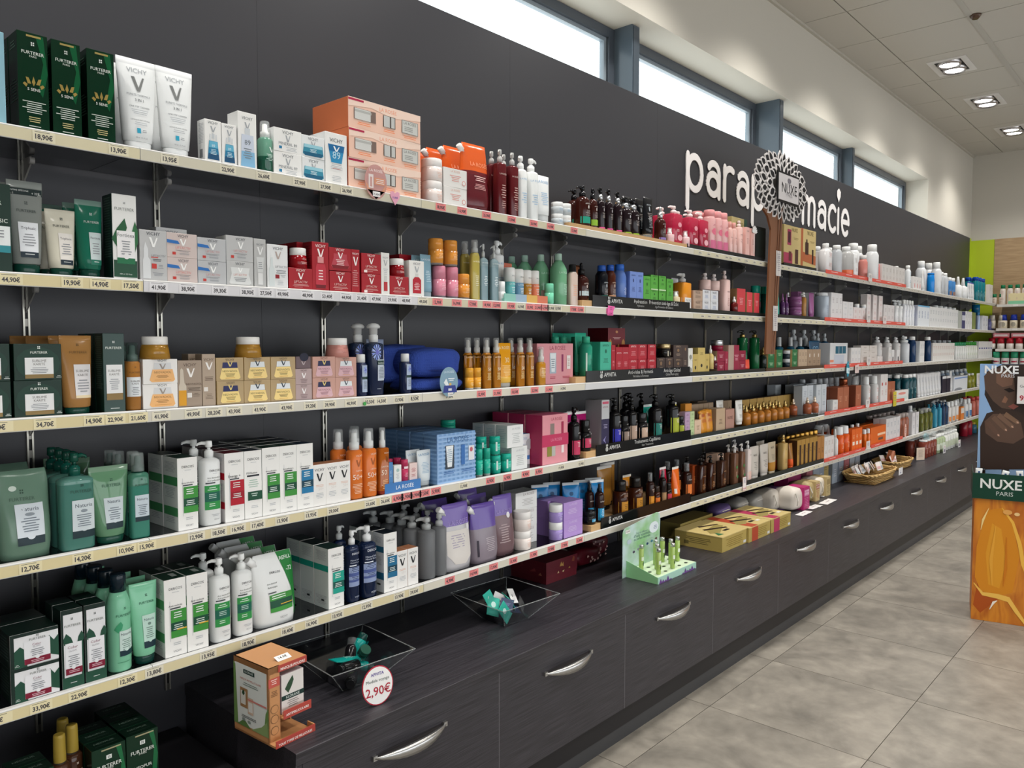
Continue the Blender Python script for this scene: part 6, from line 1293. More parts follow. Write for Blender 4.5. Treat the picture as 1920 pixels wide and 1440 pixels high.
ST('amberjarbig','jar','wide amber jar with ochre label','3c1a0c:gloss',lidr=.3,taper=.98,lidw=.75,cap='17110e:gloss',pr=[('l',.5,.62,.6,3,'a08470',.04),('r',.04,.08,.96,.4,'c08424'),('l',.5,.3,.5,3,'6b4410',.05)])
A(5,'amberjarbig',[(1152,1174,901),(1173,1201,904)],z=ZT[4]+.026,packed=True)
ST('ochretube','tube','ochre hand tube at the back','a8742c:gloss',d=.045,cap='17110e:gloss',crimp='dfdcd6:gloss')
A(5,'ochretube',[(1126,1154,874),(1154,1166,878)],inset=.15,z=ZT[4]+.026)
ST('orangecone','tube','orange yellow tube seen on edge','e0901a:gloss',d=.05,capr=.06,foot=.46,cap='17110e:gloss',crimp='e9e4da:gloss',pr=[('r',.1,.2,.3,.4,'e9e4da')])
A(5,'orangecone',[(1199,1214,894)],z=ZT[4]+.026)
ST('amberyel','spray','amber spray bottle with yellow label','2a1310:gloss',bh=.74,neck=.5,sh=.16,cap='c9ccd0:clear',collar='1a1a1c:gloss',pr=[('r',.04,.06,.96,.44,'d9902a'),('l',.5,.7,.5,3,'b9a49a',.05)])
A(5,'amberyel',[(1213,1225,886)],z=ZT[4]+.026,packed=True)
ST('amberor','jar','amber pot with orange label','3c1a0c:gloss',lidr=.3,lidw=.85,cap='2a1a12:gloss',pr=[('r',.04,.06,.96,.42,'e0782a')])
A(5,'amberor',[(1225,1236,911)],z=ZT[4]+.026,packed=True)
ST('amberbeige','spray','amber spray bottle with beige label','1c100e:gloss',bh=.76,neck=.5,sh=.16,cap='c9ccd0:clear',collar='1a1a1c:gloss',pr=[('r',.04,.06,.96,.44,'a8835c')])
A(5,'amberbeige',[(1237,1248,880)],z=ZT[4]+.026,packed=True)
ST('pinkpot','jar','dark pot with coral pink label','1c100e:gloss',lidr=.3,lidw=.85,cap='17110e:gloss',pr=[('r',.04,.06,.96,.46,'c9404e')])
A(5,'pinkpot',[(1248,1258,906)],z=ZT[4]+.026,packed=True)
ST('crimsontube','tube','crimson tube seen on edge','b81a3c:gloss',d=.05,capr=.06,foot=.46,cap='17110e:gloss',crimp='e6dcdc:gloss',pr=[('r',.05,.3,.25,.45,'e9e4e4')])
A(5,'crimsontube',[(1256,1268,878)],z=ZT[4]+.026)
ST('orangetube','tube','vivid orange tube seen on edge','ea6a14:gloss',d=.05,capr=.06,foot=.46,cap='17110e:gloss',crimp='e9e4da:gloss',pr=[('r',.05,.2,.25,.35,'e9e4da')])
A(5,'orangetube',[(1268,1280.5,876)],z=ZT[4]+.026)
ST('amberorange','spray','amber spray bottle with bright orange label','2a120c:gloss',bh=.74,neck=.5,sh=.16,cap='c9ccd0:clear',collar='1a1a1c:gloss',pr=[('t','APIVITA',.5,.66,.6,'cfc0b8',0),('r',.04,.1,.96,.5,'e07a34')])
A(5,'amberorange',[(1280,1295,868)],z=ZT[4]+.026,packed=True);A(5,'amberorange',[(1262,1276,866),(1246,1259,864)],inset=.12,z=ZT[4]+.026,packed=True)

# ================================================================ beyond the black riser boards, up to the end wall
def T2(t,v,w,c):return('t',t,.5,v,w,c,0)
# ---- second shelf
ST('honeypump','pump','honey orange cleanser with clear pump','e0902a:gloss',bh=.76,sq=4,neck=.4,sh=.06,cap='dfe0e0:frost',ang=2.9,pr=[('r',.0,.0,1,.44,'e9e6e2'),T2('NUXE',.3,.5,'8a8a8a')])
A(2,'honeypump',[(1264,1289,513)],z=ZT[1]+.012,packed=True)
ST('clearmini','spray','small clear bottle before the honey cleanser','e3d2ac:liquid',bh=.7,neck=.6)
A(2,'clearmini',[(1261,1273,546)],z=ZT[1]+.012,inset=.003,packed=True)
ST('whitetubeb','tube','white tube with blue mark beside beige cartons','dfe1e6:gloss',d=.035,pr=[('l',.5,.6,.5,7,'8d9cc0',.04)])
A(2,'whitetubeb',[(1287,1300,520)],z=ZT[1]+.012)
ST('beigebox','box','beige face cream carton','b79c88',d=.05,pr=[T2('NUXE',.7,.5,'5a4a40'),('l',.5,.45,.6,3,'6b5a4e',.08)])
ST('beigewhite','box','white face cream carton with beige edge','d9d9dc',d=.05,side='b79c88',pr=[T2('NUXE',.72,.5,'5a5a66'),('l',.5,.5,.6,4,'8d9cc0',.08)])
A(2,'beigebox',[(1300.5,1317,545)],stack=2,z=ZT[1]+.012);A(2,'beigewhite',[(1317.5,1332,544),(1332.5,1347,542)],stack=2,z=ZT[1]+.012)
ST('pinktub','pump','blush pink lotion tub with pump','e6c6c0:gloss',bh=.6,neck=.36,sh=.05,cap='dcd3d2:gloss',ang=1)
A(2,'pinktub',[(1313,1330,512),(1331,1347,509)],inset=.02,z=on_y(1330,544,YF+.03).z+.002,packed=True)
ST('pinkpump','pump','tall blush pink lotion bottle with pump','ecc9c3:gloss',bh=.8,sq=3,neck=.36,sh=.05,cap='e0cfcc:gloss',ang=1,pr=[T2('NUXE',.6,.4,'6b4a4a'),('l',.5,.4,.4,5,'b98a86',.05)])
A(2,'pinkpump',[(1347,1365,508)],z=ZT[1]+.012,packed=True)
ST('redgrad','box','orange red serum carton','a83a2c',d=.04);A(2,'redgrad',[(1364.5,1371,549)],z=ZT[1]+.012)
ST('reddrop','drop','dark red dropper bottle with white bulb','6b1a1a:liquid',cap='efeceb:gloss');A(2,'reddrop',[(1371,1382,556)],z=ZT[1]+.012,packed=True,inset=.01)
ST('redcart','box','coral red carton with gold edge','cf4048',d=.05,side='a8835c',pr=[('l',.5,.6,.5,5,'eab0b0',.06)]);A(2,'redcart',[(1383,1398,541)],z=ZT[1]+.012)
ST('redcart2','box','short coral red carton','d9444c',d=.05,side='a8835c',pr=[('l',.5,.6,.6,4,'eab0b0',.07)]);A(2,'redcart2',[(1401,1411,548),(1411.5,1427,553)],z=ZT[1]+.012)
ST('tealpot','jar','teal pot with turquoise lid','12635a:gloss',lidr=.26,cap='1fa08a:gloss',pr=[('e',.6,.35,.2,.1,'7d3a5a')]);A(2,'tealpot',[(1410,1424,536),(1424,1438,534)],inset=.03,z=ZT[1]+.012,packed=True)
ST('tealslim','tube','slim teal tube behind the tree trunk','2a9a8a:gloss',d=.03);A(2,'tealslim',[(1459,1464,545)])
ST('purplevial','drop','slender purple vial with white print','4f2a5a:gloss',cap='8d5a8a:gloss',pr=[('l',.5,.5,.6,5,'cfbcd4',.06)]);A(2,'purplevial',[(1464,1471,550),(1471,1478,551)],z=ZT[1]+.012,packed=True)
ST('plumpot','jar','plum cream pot','7d4a76:gloss',lidr=.3,cap='8a5684:gloss',pr=[('l',.5,.5,.5,4,'c9a4c4',.06)]);A(2,'plumpot',[(1480,1500,557)],stack=2,z=ZT[1]+.012,packed=True)
ST('plumpump','pump','plum serum bottle with white pump','85507e:gloss',bh=.78,neck=.5,cap='e9e4e8:gloss');A(2,'plumpump',[(1487,1494,548),(1497,1506,547)],inset=.05,z=ZT[1]+.012,packed=True)
ST('goldbot','pump','gold serum bottle with pump','a8783a:gloss',bh=.8,neck=.5,cap='eceae6:gloss',pr=[('l',.5,.5,.5,5,'6b4a1c',.05)]);A(2,'goldbot',[(1505,1514,548)],z=ZT[1]+.012,packed=True)
ST('plumbox','box','plum carton','8f5a88',d=.05,pr=[('l',.5,.6,.5,5,'d3b4d0',.05)]);A(2,'plumbox',[(1514.5,1521,546)],z=ZT[1]+.012)
ST('plumtube','tube','plum tube','93568a:gloss',d=.03);A(2,'plumtube',[(1521,1530,549)],z=ZT[1]+.012)
ST('greycan','cap','big pale blue grey micellar bottle','aab4c0:gloss',bh=.88,capw=.86,sh=.04,cap='e6e8ea:gloss',pr=[('l',.5,.6,.4,8,'8d98a6',.04)]);A(2,'greycan',[(1531,1551,549)],packed=True)
WH='d9d7d8'
def wp(c='b9b0b0',c2=None):return[('l',.5,.8,.6,4,c,.05),('l',.5,.4,.5,3,c2 or c,.05)]
ST('wtall','box','tall white spa water carton',WH,d=.05,pr=wp('b0a9ab'));N(2,'wtall',1552,1580,549,4,rows=2)
ST('wlow','box','low white cream carton',WH,d=.05,pr=wp('b6bcc0'));N(2,'wlow',1580.5,1600,566,2,stack=2)
ST('wpink','box','low white carton with pink print','dbd3d2',d=.05,pr=wp('c9a4a2'));N(2,'wpink',1600.5,1623,577,3);N(2,'wpink',1623.5,1657,571,3,stack=2)
ST('wjar','jar','white cream pot on pink print cartons','dde0e2:gloss',lidr=.4);A(2,'wjar',[(1602,1610,570),(1611,1622,568)],z=on_y(1612,577,YF+.02).z,packed=True)
ST('wspray','cap','white bottle with beige cap rising above cartons','d9cfcd:gloss',bh=.72,capw=.9,sh=.04,cap='cfc4bc:gloss');A(2,'wspray',[(1625,1638,552)],inset=.07,packed=True)
ST('wmid','box','white carton of the middle height','d3cfcf',d=.05,pr=wp('b6acac'));N(2,'wmid',1657.5,1677,572,3)
ST('wpump','pump','white cleanser with pump','dfe0e0:gloss',bh=.8,neck=.4,cap='d0d3d4:gloss',ang=2.9,pr=wp('b0b4ba'));N(2,'wpump',1677,1692,563,2)
ST('wbaby','cap','white baby lotion bottle','e3e4e8:gloss',bh=.84,capw=.6,pr=[('l',.5,.7,.5,6,'8d98b6',.06)]);N(2,'wbaby',1693,1713,563,4,rows=2)
ST('royal','box','royal blue carton','2038a0',d=.05,pr=[('l',.5,.5,.5,3,'8d9cd6',.06)]);A(2,'royal',[(1713.5,1721,573)])
ST('wblue','box','white carton with pale blue top','dde1e6',d=.05,top='6fb0d9',pr=[('r',0,.93,1,1,'6fb0d9'),('l',.5,.7,.5,6,'7d8cb0',.06)]);N(2,'wblue',1721.5,1743,573,4)
ST('wslim','box','slim white treatment carton','dcdcdc',d=.045,pr=wp('a9adb2'));N(2,'wslim',1743.5,1797,578,12,rows=2)
ST('wcone','cap','white bottle with rounded cap behind slim cartons','e3e3e3:gloss',bh=.86,capw=.8);N(2,'wcone',1752,1794,575,5,inset=.11)
ST('greyslim','box','grey green slim carton','a9ada6',d=.045);N(2,'greyslim',1797.5,1804,583,2)
ST('indigo','box','indigo and white carton','3a3f6b',d=.045,pr=[('r',0,.5,1,.8,'c9cbd6')]);A(2,'indigo',[(1804.5,1810,585)])
N(2,'wslim',1810,1823.5,584,3)
ST('olivebox','box','olive green carton','7d8a4a',d=.045);A(2,'olivebox',[(1824,1830,586)])
ST('bluecap2','cap','sky blue and white bottle','aebfdb:gloss',bh=.84,capw=.7,cap='3f86c0:gloss');A(2,'bluecap2',[(1831,1837,586)],packed=True)
ST('bigteal','cap','petrol blue bottle standing behind','0f6a94:gloss',bh=.6,capw=.98,sh=.03,cap='0f6a94:gloss');A(2,'bigteal',[(1824,1836,571)],inset=.12,packed=True)
ST('wgrey','box','white and grey carton near the end wall','d3d4d8',d=.045,pr=wp('8d92a0'));N(2,'wgrey',1837.5,1853,592,3)
ST('purplebot','cap','small violet bottle at the shelf end','5a5a86:gloss',bh=.8,capw=.8,cap='4a4a76:gloss');N(2,'purplebot',1853.5,1863,598,2)

# ---- top shelf
ST('giftgold','box','gold gift set carton with cutouts','cdb67d',d=.08,side='c2aa6e',top='d8c48e',cat='gift set',pr=[('t','NUXE',.62,.86,.34,'6b5a34',0),('r',.2,.5,.42,.9,'a8355a'),('r',.24,.56,.38,.84,'4a1a2a'),('p',[(.0,.3),(.5,.3),(.5,.0),(.0,.0)],'b03a5c'),('r',.28,.1,.44,.34,'6b2a30'),('r',.66,.05,.84,.42,'4a2a20'),('l',.7,.7,.3,2,'8a7648',.03)])
A(1,'giftgold',[(1470.5,1502,424)],z=ZT[0]+.012)
ST('giftgold2','box','gold and copper gift set carton','cdb67d',d=.08,side='a85a34',top='d8c48e',cat='gift set',pr=[('r',0,0,.14,1,'b0613a'),('t','NUXE',.62,.86,.4,'6b5a34',0),('p',[(.14,.4),(1,.34),(1,.1),(.14,.16)],'b0613a'),('r',.28,.34,.5,.66,'3c1f18'),('r',.34,.66,.42,.74,'241410'),('r',.74,.12,.84,.5,'2a1a14'),('l',.75,.7,.3,2,'8a7648',.03)])
A(1,'giftgold2',[(1502.5,1530,431)],z=ZT[0]+.012)
ST('wbot','cap','white body bottle with white cap','dedcdc:gloss',bh=.84,capw=.62,sq=3.4,d=.7,pr=wp('c09a98'));A(1,'wbot',[(1533,1555,457)],packed=True);A(1,'wbot',[(1548,1562,463)],inset=.09,packed=True)
ST('wredtop','box','white carton with red corner','dedbda',d=.05,pr=[('r',0,.85,1,1,'c9555a')]);A(1,'wredtop',[(1555.5,1562,470)])
ST('greybot','cap','pale grey micellar bottle','b9bcc0:gloss',bh=.86,capw=.7);A(1,'greybot',[(1561,1577,460)],packed=True,rows=2)
ST('clearor','cap','clear grey bottle with orange foot','b4b3b2:liquid',bh=.86,capw=.6,fill=(.3,'e06a40:gloss'));A(1,'clearor',[(1576,1597,463)],packed=True)
ST('wcan','cap','tall white thermal water can','d8d9da:gloss',bh=.82,capw=.72,sh=.12,pr=[('l',.55,.6,.3,9,'a4a9b0',.05)]);A(1,'wcan',[(1626,1645,459)],packed=True);A(1,'wcan',[(1594,1610,462),(1611,1627,461)],inset=.1,packed=True)
ST('wtube3','tube','white body tube with fine print','dcdcdc:gloss',d=.035,pr=wp('b0a9ab'));N(1,'wtube3',1597,1612,474,2);
ST('coralcan','cap','salmon pink bottle','d0857c:gloss',bh=.84,capw=.8,cap='e6e2e0:gloss');A(1,'coralcan',[(1612,1625,479)],packed=True)
ST('salmontube','tube','salmon pink tube on edge','d9706c:gloss',d=.03);N(1,'salmontube',1646,1653.5,494,2)
ST('wrow','box','white carton behind the coral strip','cfcbc8',d=.06,pr=wp('b6b0ac'));N(1,'wrow',1654,1697,499,7,rows=2)
ST('wmini','cap','slim white lotion bottle','dfe2e4:gloss',bh=.84,capw=.7,pr=wp('8da0b0'));A(1,'wmini',[(1698,1707,498)],packed=True,rows=2)
ST('wlowrow','box','low white carton, pink corner print','dfdcda',d=.05,pr=[('e',.5,.3,.2,.2,'d9a4a4'),('l',.5,.7,.5,2,LG,.08)]);N(1,'wlowrow',1707.5,1728,519,4)
ST('wcan2','cap','big white shower bottle with domed cap','d9dadc:gloss',bh=.8,capw=.68,sh=.12,pr=[('l',.55,.5,.3,8,'9aa4b0',.05)]);A(1,'wcan2',[(1749,1764,492)],packed=True);A(1,'wcan2',[(1721,1735,494),(1735,1749,493)],inset=.1,packed=True)
A(1,'wtube3',[(1729,1740,510)]);ST('azurebot','cap','bright azure bottle','1f86d9:gloss',bh=.9,capw=.9,sh=.3,cap='1f7fd0:gloss');A(1,'azurebot',[(1740,1751,512)],packed=True,inset=.006)
N(1,'greybot',1764,1778,513,2)
ST('denim','cap','denim blue bottle with white cap','3f78b0:gloss',bh=.82,capw=.85,sh=.03,pr=[('r',.1,.05,.9,.3,'8a6a5a')]);N(1,'denim',1778,1791,521,2)
ST('wsqueeze','cap','white squeeze bottle with tapering cap','e3e4e4:gloss',bh=.62,capw=.5,capt=.5);A(1,'wsqueeze',[(1790,1803,519),(1803,1813,519)],packed=True)
ST('wtubes4','tube','white lotion tube beside the squeeze bottles','e0e2e4:gloss',d=.03,crimp='2a44a0:gloss',pr=wp('9aa4c0'));N(1,'wtubes4',1813,1829,529,4)
ST('tealgel','cap','deep teal shower bottle with blue cap','12707a:gloss',bh=.84,capw=.9,sh=.03,cap='1446a0:gloss',pr=[('l',.5,.5,.6,6,'7dc0c0',.05)]);N(1,'tealgel',1829,1847,521,3,rows=2)
ST('amberend','tube','amber yellow tube at the shelf end','b8802a:gloss',d=.03);A(1,'amberend',[(1847,1855,532)])
ST('wend','box','slim white carton at the shelf end','dcd8d4',d=.04,pr=wp());N(1,'wend',1855.5,1862,534,2)

# ---- middle shelf
ST('mgreenw','box','small white and green carton in two tiers','dcdad4',d=.045,pr=[('e',.5,.3,.3,.2,'8a8a80')]);A(3,'mgreenw',[(1291,1299,653)],stack=2,z=ZT[2]+.012)
ST('mgold','box','gold honey carton','c2a960',d=.045,top='3a4a3c',pr=[('e',.5,.3,.14,.1,'2a241a'),('l',.5,.7,.5,2,'7d6830',.05)]);A(3,'mgold',[(1299.5,1309,664)],z=ZT[2]+.012)
ST('mgoldt','box','tall gold honey carton','c8b068',d=.045,pr=[('e',.5,.3,.14,.07,'2a241a'),('l',.5,.8,.5,3,'7d6830',.04)]);A(3,'mgoldt',[(1309.5,1322,652)],z=ZT[2]+.012)
A(3,'mgold',[(1322,1330,655)],z=ZT[2]+.012)
ST('mserum','drop','clear golden serum with white dropper','d9c27d:liquid',cap='eceae6:gloss');A(3,'mserum',[(1327,1337,647)],inset=.012,z=ZT[2]+.03,packed=True)
ST('mserumr','drop','small wine red serum with white dropper','5a1428:liquid',cap='eceae6:gloss');A(3,'mserumr',[(1337,1344,668)],inset=.012,z=ZT[2]+.03,packed=True)
ST('wine','box','wine red cream carton','8d1738',d=.05,side='a5876c',pr=[('l',.5,.6,.6,4,'dca4b0',.08)]);A(3,'wine',[(1345.5,1359,658)],stack=2,z=ZT[2]+.012)
ST('winejar','jar','wine red jar with silver lid','8d1738:gloss',lidr=.5,cap='c9cbd0:metal');A(3,'winejar',[(1336,1353,638)],inset=.02,z=on_y(1352,658,YF+.016).z,packed=True)
ST('winetall','box','tall taupe and wine red carton','93203f',d=.05,side='b59a86',top='b59a86',pr=[('r',0,0,.5,1,'b09a8c'),('l',.75,.6,.4,4,'dca4b0',.06)]);A(3,'winetall',[(1366,1386,647)],z=ZT[2]+.012)
ST('wineslim','box','narrow wine red carton','98203f',d=.05,pr=[('l',.5,.6,.6,4,'dca4b0',.06)]);A(3,'wineslim',[(1359.5,1365.5,659)],z=ZT[2]+.012)
A(3,'wine',[(1386.5,1398,657)],stack=2,z=ZT[2]+.012)
ST('emerald','pump','tall emerald bottle with gold collar pump','125a34:gloss',bh=.82,neck=.42,sh=.02,cap='1a1c1a:gloss',collar='cdb070:metal',ang=2.9,noz=1.3,pr=[('t','NUXE',.6,.84,.3,'dfe6d6',0)]);A(3,'emerald',[(1405,1425,620)],z=ZT[2]+.012);A(3,'emerald',[(1386,1402,622)],inset=.05,z=ZT[2]+.012)
ST('emsmall','drop','small black green serum with gold dropper','14211c:gloss',cap='cdb070:metal');A(3,'emsmall',[(1425,1436,651)],z=ZT[2]+.012,packed=True)
ST('coralwedge','tube','coral tester tube lying against the bottles','d9503f:gloss',d=.03);A(3,'coralwedge',[(1398,1410,674)],inset=.012,z=ZT[2]+.012)
ST('greencart','box','green face cream carton with gold edge','1f6a3c',d=.055,side='b59a68',pr=[('l',.5,.6,.7,4,'b0d0a8',.08)]);A(3,'greencart',[(1441,1452,656),(1453,1471,655)],stack=2,z=ZT[2]+.014)
A(3,'greencart',[(1484,1497,658)],stack=2,z=ZT[2]+.014)
ST('bluejar','jar','navy night cream jar, white lid','1a2a34:gloss',lidr=.4,cap='c9cdd0:gloss');A(3,'bluejar',[(1472,1483,657)],stack=2,z=ZT[2]+.014,packed=True)
ST('bluespray','spray','petrol blue spray bottle with silver cap','12506a:gloss',bh=.68,neck=.5,cap='c9ccce:frost',collar='b9bcc0:metal');A(3,'bluespray',[(1455,1467,632),(1476,1488,632),(1494,1506,632),(1511,1523,632)],inset=.08,z=ZT[2]+.014,packed=True)
ST('greypump','pump','grey dispenser pump standing at the back','8d9296:gloss',bh=.72,neck=.5,cap='c2c5c6:gloss',ang=1);A(3,'greypump',[(1481,1495,618),(1500,1514,625),(1520,1532,626)],inset=.16,packed=True)
ST('beigec','box','beige serum carton','b59e86',d=.045,pr=wp('7d6a58'));N(3,'beigec',1497.5,1514,655,3,z=ZT[2]+.014)
ST('taupec','box','taupe night cream carton','9a826c',d=.05,pr=[('r',.4,.55,.55,.75,'e6e0d6'),('l',.5,.3,.5,2,'5a4a3c',.08)]);N(3,'taupec',1514.5,1539,655,3,z=ZT[2]+.014)
ST('petroltube','tube','big petrol blue tube with heart outline','12496b:gloss',d=.04,cap='0f3c5a:gloss',pr=[('e',.4,.7,.16,.1,'7da9c4'),('e',.4,.7,.12,.08,'12496b'),('e',.66,.7,.16,.1,'7da9c4'),('e',.66,.7,.12,.08,'12496b'),('l',.5,.4,.6,6,'8ab0c6',.035)]);A(3,'petroltube',[(1536,1555,639)])
ST('petrolpump','pump','petrol blue gel bottle with grey pump','12496b:gloss',bh=.76,neck=.4,cap='c2c6c8:gloss',ang=1);A(3,'petrolpump',[(1533,1545,625),(1544,1556,627)],inset=.1,packed=True)
ST('kitwhite','box','white kit carton with petrol blue windows','d5d6d8',d=.09,cat='gift set',pr=[('r',.3,.55,.9,.86,'17607a'),('r',.48,.56,.5,.85,'d5d6d8'),('r',.68,.56,.7,.85,'d5d6d8'),('r',.0,.2,.2,.3,'e08a6a'),('r',.24,.1,.8,.5,'c2cad6'),('l',.5,.06,.7,1,'3f86a0',.04)]);A(3,'kitwhite',[(1556,1590,643)],inset=.03)
ST('wtier','box','white ampoule carton','d6d4d3',d=.06,pr=wp('aab0b8'));N(3,'wtier',1590.5,1614,652,4)
ST('wbeige','box','flat off-white carton in a stack','cfc8c3',d=.06,pr=[('l',.5,.6,.5,2,'9a8f88',.14)]);N(3,'wbeige',1614.5,1645,648,2,stack=4)
ST('wpump3','pump','white body lotion bottle with pump','d6d3d1:gloss',bh=.8,neck=.45,cap='dfe0e0:gloss',ang=1,pr=wp('b09a96'));A(3,'wpump3',[(1637,1652,632),(1655,1670,631),(1670,1686,631)],inset=.05,packed=True)
ST('wred','box','white carton with red band','d8d4d2',d=.05,pr=[('r',0,.1,1,.28,'b04a40'),('l',.5,.7,.5,3,LG,.06)]);N(3,'wred',1645,1660,668,3);N(3,'wtier',1660,1672,650,2);ST('wdark','box','white carton with charcoal mark','d6d5d6',d=.05,pr=[('r',.3,.1,.7,.5,'4a4a50')]);N(3,'wdark',1672,1687,656,3)
ST('wpump4','pump','white cleanser with broad white pump','cfd2d6:gloss',bh=.76,neck=.6,cap='dfe2e2:gloss',ang=1,pr=[('r',.7,0,1,.9,'2a5a9a')]);A(3,'wpump4',[(1687,1703,631)],packed=True)
ST('navybot','cap','navy blue gel bottle with white cap','17365c:gloss',bh=.86,capw=.75);A(3,'navybot',[(1704,1716,631)],packed=True)
ST('steeltube','tube','steel blue tube','2a6a90:gloss',d=.03);A(3,'steeltube',[(1715,1725,636)])
N(3,'wslim',1725.5,1737,643,3);A(3,'navybot',[(1737,1745,642)],packed=True)
ST('wthin','box','thin white carton in the long row','d9d6d2',d=.045,pr=wp('b98a80'));N(3,'wthin',1745.5,1790,643,12,rows=2)
ST('greytop','cap','grey capped bottle behind thin cartons','c9cacc:gloss',bh=.8,capw=.8,cap='a9acb0:gloss');N(3,'greytop',1748,1785,638,4,inset=.12)
ST('wgreen','cap','white bottle with emerald cap','dbdbd8:gloss',bh=.8,capw=.7,cap='1f8a5a:gloss',pr=wp('9ab0a0'));N(3,'wgreen',1790,1811,642,5,rows=2)
ST('wlime','cap','white bottle with leaf green cap','dadbd4:gloss',bh=.8,capw=.7,cap='2a8a2a:gloss',pr=wp('9ab060'));N(3,'wlime',1811,1831,641,5,rows=2)
ST('wbluem','box','white carton with navy marks','d8d6d4',d=.045,pr=[('r',.1,.55,.7,.62,'24348a'),('l',.5,.35,.6,3,LG,.06)]);N(3,'wbluem',1831,1861,640,7)

# ---- fourth shelf
ST('minililac','box','tiny lilac balm carton','b89ab8',d=.035,pr=[('l',.5,.6,.5,3,'7d5a84',.1)]);A(4,'minililac',[(1285,1294,773)],stack=4,z=ZT[3]+.012)
ST('minigreen','box','tiny pale green balm carton','b9cc9a',d=.035,pr=[('l',.5,.6,.5,3,'5f7d44',.1)]);A(4,'minigreen',[(1294.5,1302.5,772)],stack=4,z=ZT[3]+.012)
ST('minibeige','box','small beige lip care carton','d6b9a0',d=.035,pr=[('l',.5,.6,.5,4,'8a6a50',.08)]);A(4,'minibeige',[(1303,1315,788)],z=ZT[3]+.012)
ST('popbag','pouch','orange sweets style pouch','e0962a:film',d=.03,pr=[('t','BEE',.5,.72,.5,'a83a2a'),('l',.5,.6,.6,3,'a83a2a',.05)],cap='e0962a:gloss');A(4,'popbag',[(1316,1328,770),(1326,1338,769),(1334,1343,769)],z=ZT[3]+.012)
ST('beerow','box','brown striped carton of the back row','8f7a64',d=.05,side='7d6a56',pr=[('e',.5,.6,.12,.16,'3a2c20')]);N(4,'beerow',1291,1372,755,9,inset=.12,z=ZT[3]+.012)
ST('ochrecard','box','ochre carton with red lettering','d08a34',d=.03,pr=[('t','BEE',.5,.6,.6,'a03024')]);A(4,'ochrecard',[(1285,1297,757)],inset=.09,z=ZT[3]+.012)
ST('camelbox','box','camel brown shower carton','b9a084',d=.07,side='a08a70',pr=[('l',.5,.5,.5,4,'6b5844',.06)]);A(4,'camelbox',[(1343.5,1360,766)],z=ZT[3]+.012)
ST('nuxepink','box','dusty pink candle carton','b58a7c',d=.06,pr=[('t','NUXE',.5,.5,.6,'4a2a24',0)]);A(4,'nuxepink',[(1361,1377,767)],inset=.03,z=ZT[3]+.012)
ST('whitetube5','tube','white hand tube with silver print','dfdeda:gloss',d=.035,crimp='d0cfca:gloss',pr=wp('9a9a94'));A(4,'whitetube5',[(1371,1384,752),(1386,1395,751)],z=ZT[3]+.03)
ST('balmjar','jar','beige balm jar with black lid','d3b9a2:gloss',lidr=.42,cap='17120f:gloss',pr=[('t','NUXE',.6,.3,.3,'5a463a',0)]);A(4,'balmjar',[(1354,1379,785)],inset=.004,z=ZT[3]+.022,packed=True)
ST('oilamber','drop','amber dry oil bottle with gold cap','b8742a:liquid',bh=.66,cap='cdb070:metal');N(4,'oilamber',1395,1480,756,7,rows=2,z=ZT[3]+.012);
ST('oilbox','box','gold brown dry oil carton','a8884a',d=.05,side='6b4a34',top='5a3a34',pr=[('l',.5,.6,.6,3,'6b4f20',.06)]);N(4,'oilbox',1392,1492,744,8,inset=.16)
ST('copperperf','drop','copper perfume bottle with silver cap','b0603c:liquid',bh=.62,cap='dcc9b4:metal');A(4,'copperperf',[(1508,1520,745),(1519,1533,744)],z=ZT[3]+.02,packed=True);N(4,'copperperf',1484,1506,748,2,inset=.08,z=ZT[3]+.012)
ST('skybox','box','tall pale blue white cream carton','c6ccd2',d=.06,side='b6bcc2',pr=wp('9aa4ae'));N(4,'skybox',1510,1550,722,4,rows=2,inset=.05);ST('skylow','box','low pale white carton in front','d6d6d6',d=.045,pr=wp('a4a8ac'));N(4,'skylow',1534,1571,752,4,z=ZT[3]+.004);N(4,'skybox',1550,1566,722,2)
ST('greycaps','cap','grey capped bottle behind pale cartons','c9cccf:gloss',bh=.8,capw=.7,cap='b0b3b6:gloss');N(4,'greycaps',1512,1585,709,7,inset=.17)
ST('copperbox','box','copper brown sun oil carton','a55f44',d=.06,side='8a4c36',pr=[('l',.5,.6,.5,4,'d09a7d',.06)]);N(4,'copperbox',1571,1592,726,2,rows=2);A(4,'copperbox',[(1603,1617,722)])
ST('copperbot','cap','tall copper sun oil bottle','9a5236:gloss',bh=.8,capw=.8,cap='a85f40:metal');A(4,'copperbot',[(1588,1603,710)],packed=True)
ST('wspray4','spray','white sun spray with rounded head','d8d7d6:gloss',bh=.72,neck=.7,cap='e6e8e8:gloss',collar='e6e8e8:gloss',pr=wp('c98a80'));A(4,'wspray4',[(1616,1630,706),(1630,1645,703)],packed=True,rows=2)
ST('wredlab','box','tall white carton with small red square','d9d6d5',d=.06,pr=[('r',.3,.62,.6,.72,'c0392f'),('l',.5,.45,.5,4,'c9a09a',.05)]);N(4,'wredlab',1645,1665,702,3,rows=2)
N(4,'copperbox',1665,1678,712,2)
ST('tablet','box','white tester stand carton with pink pads','dcd8d5',d=.05,pr=[('e',.5,.7,.3,.12,'d98a80'),('r',.1,.1,.9,.4,'c6d6d2')]);A(4,'tablet',[(1680,1703,732)],inset=.006)
ST('darkteal2','cap','dark teal shower bottle with white cap','0f4650:gloss',bh=.86,capw=.75,pr=[('l',.5,.5,.6,6,'7da4a8',.05)]);N(4,'darkteal2',1690,1718,702,4,rows=2);N(4,'darkteal2',1672,1690,700,2,inset=.1)
ST('wtube6','tube','white cream tube of the dense group','d6d6d8:gloss',d=.035,pr=wp('9aa0ae'));N(4,'wtube6',1718,1767,700,9,rows=3)
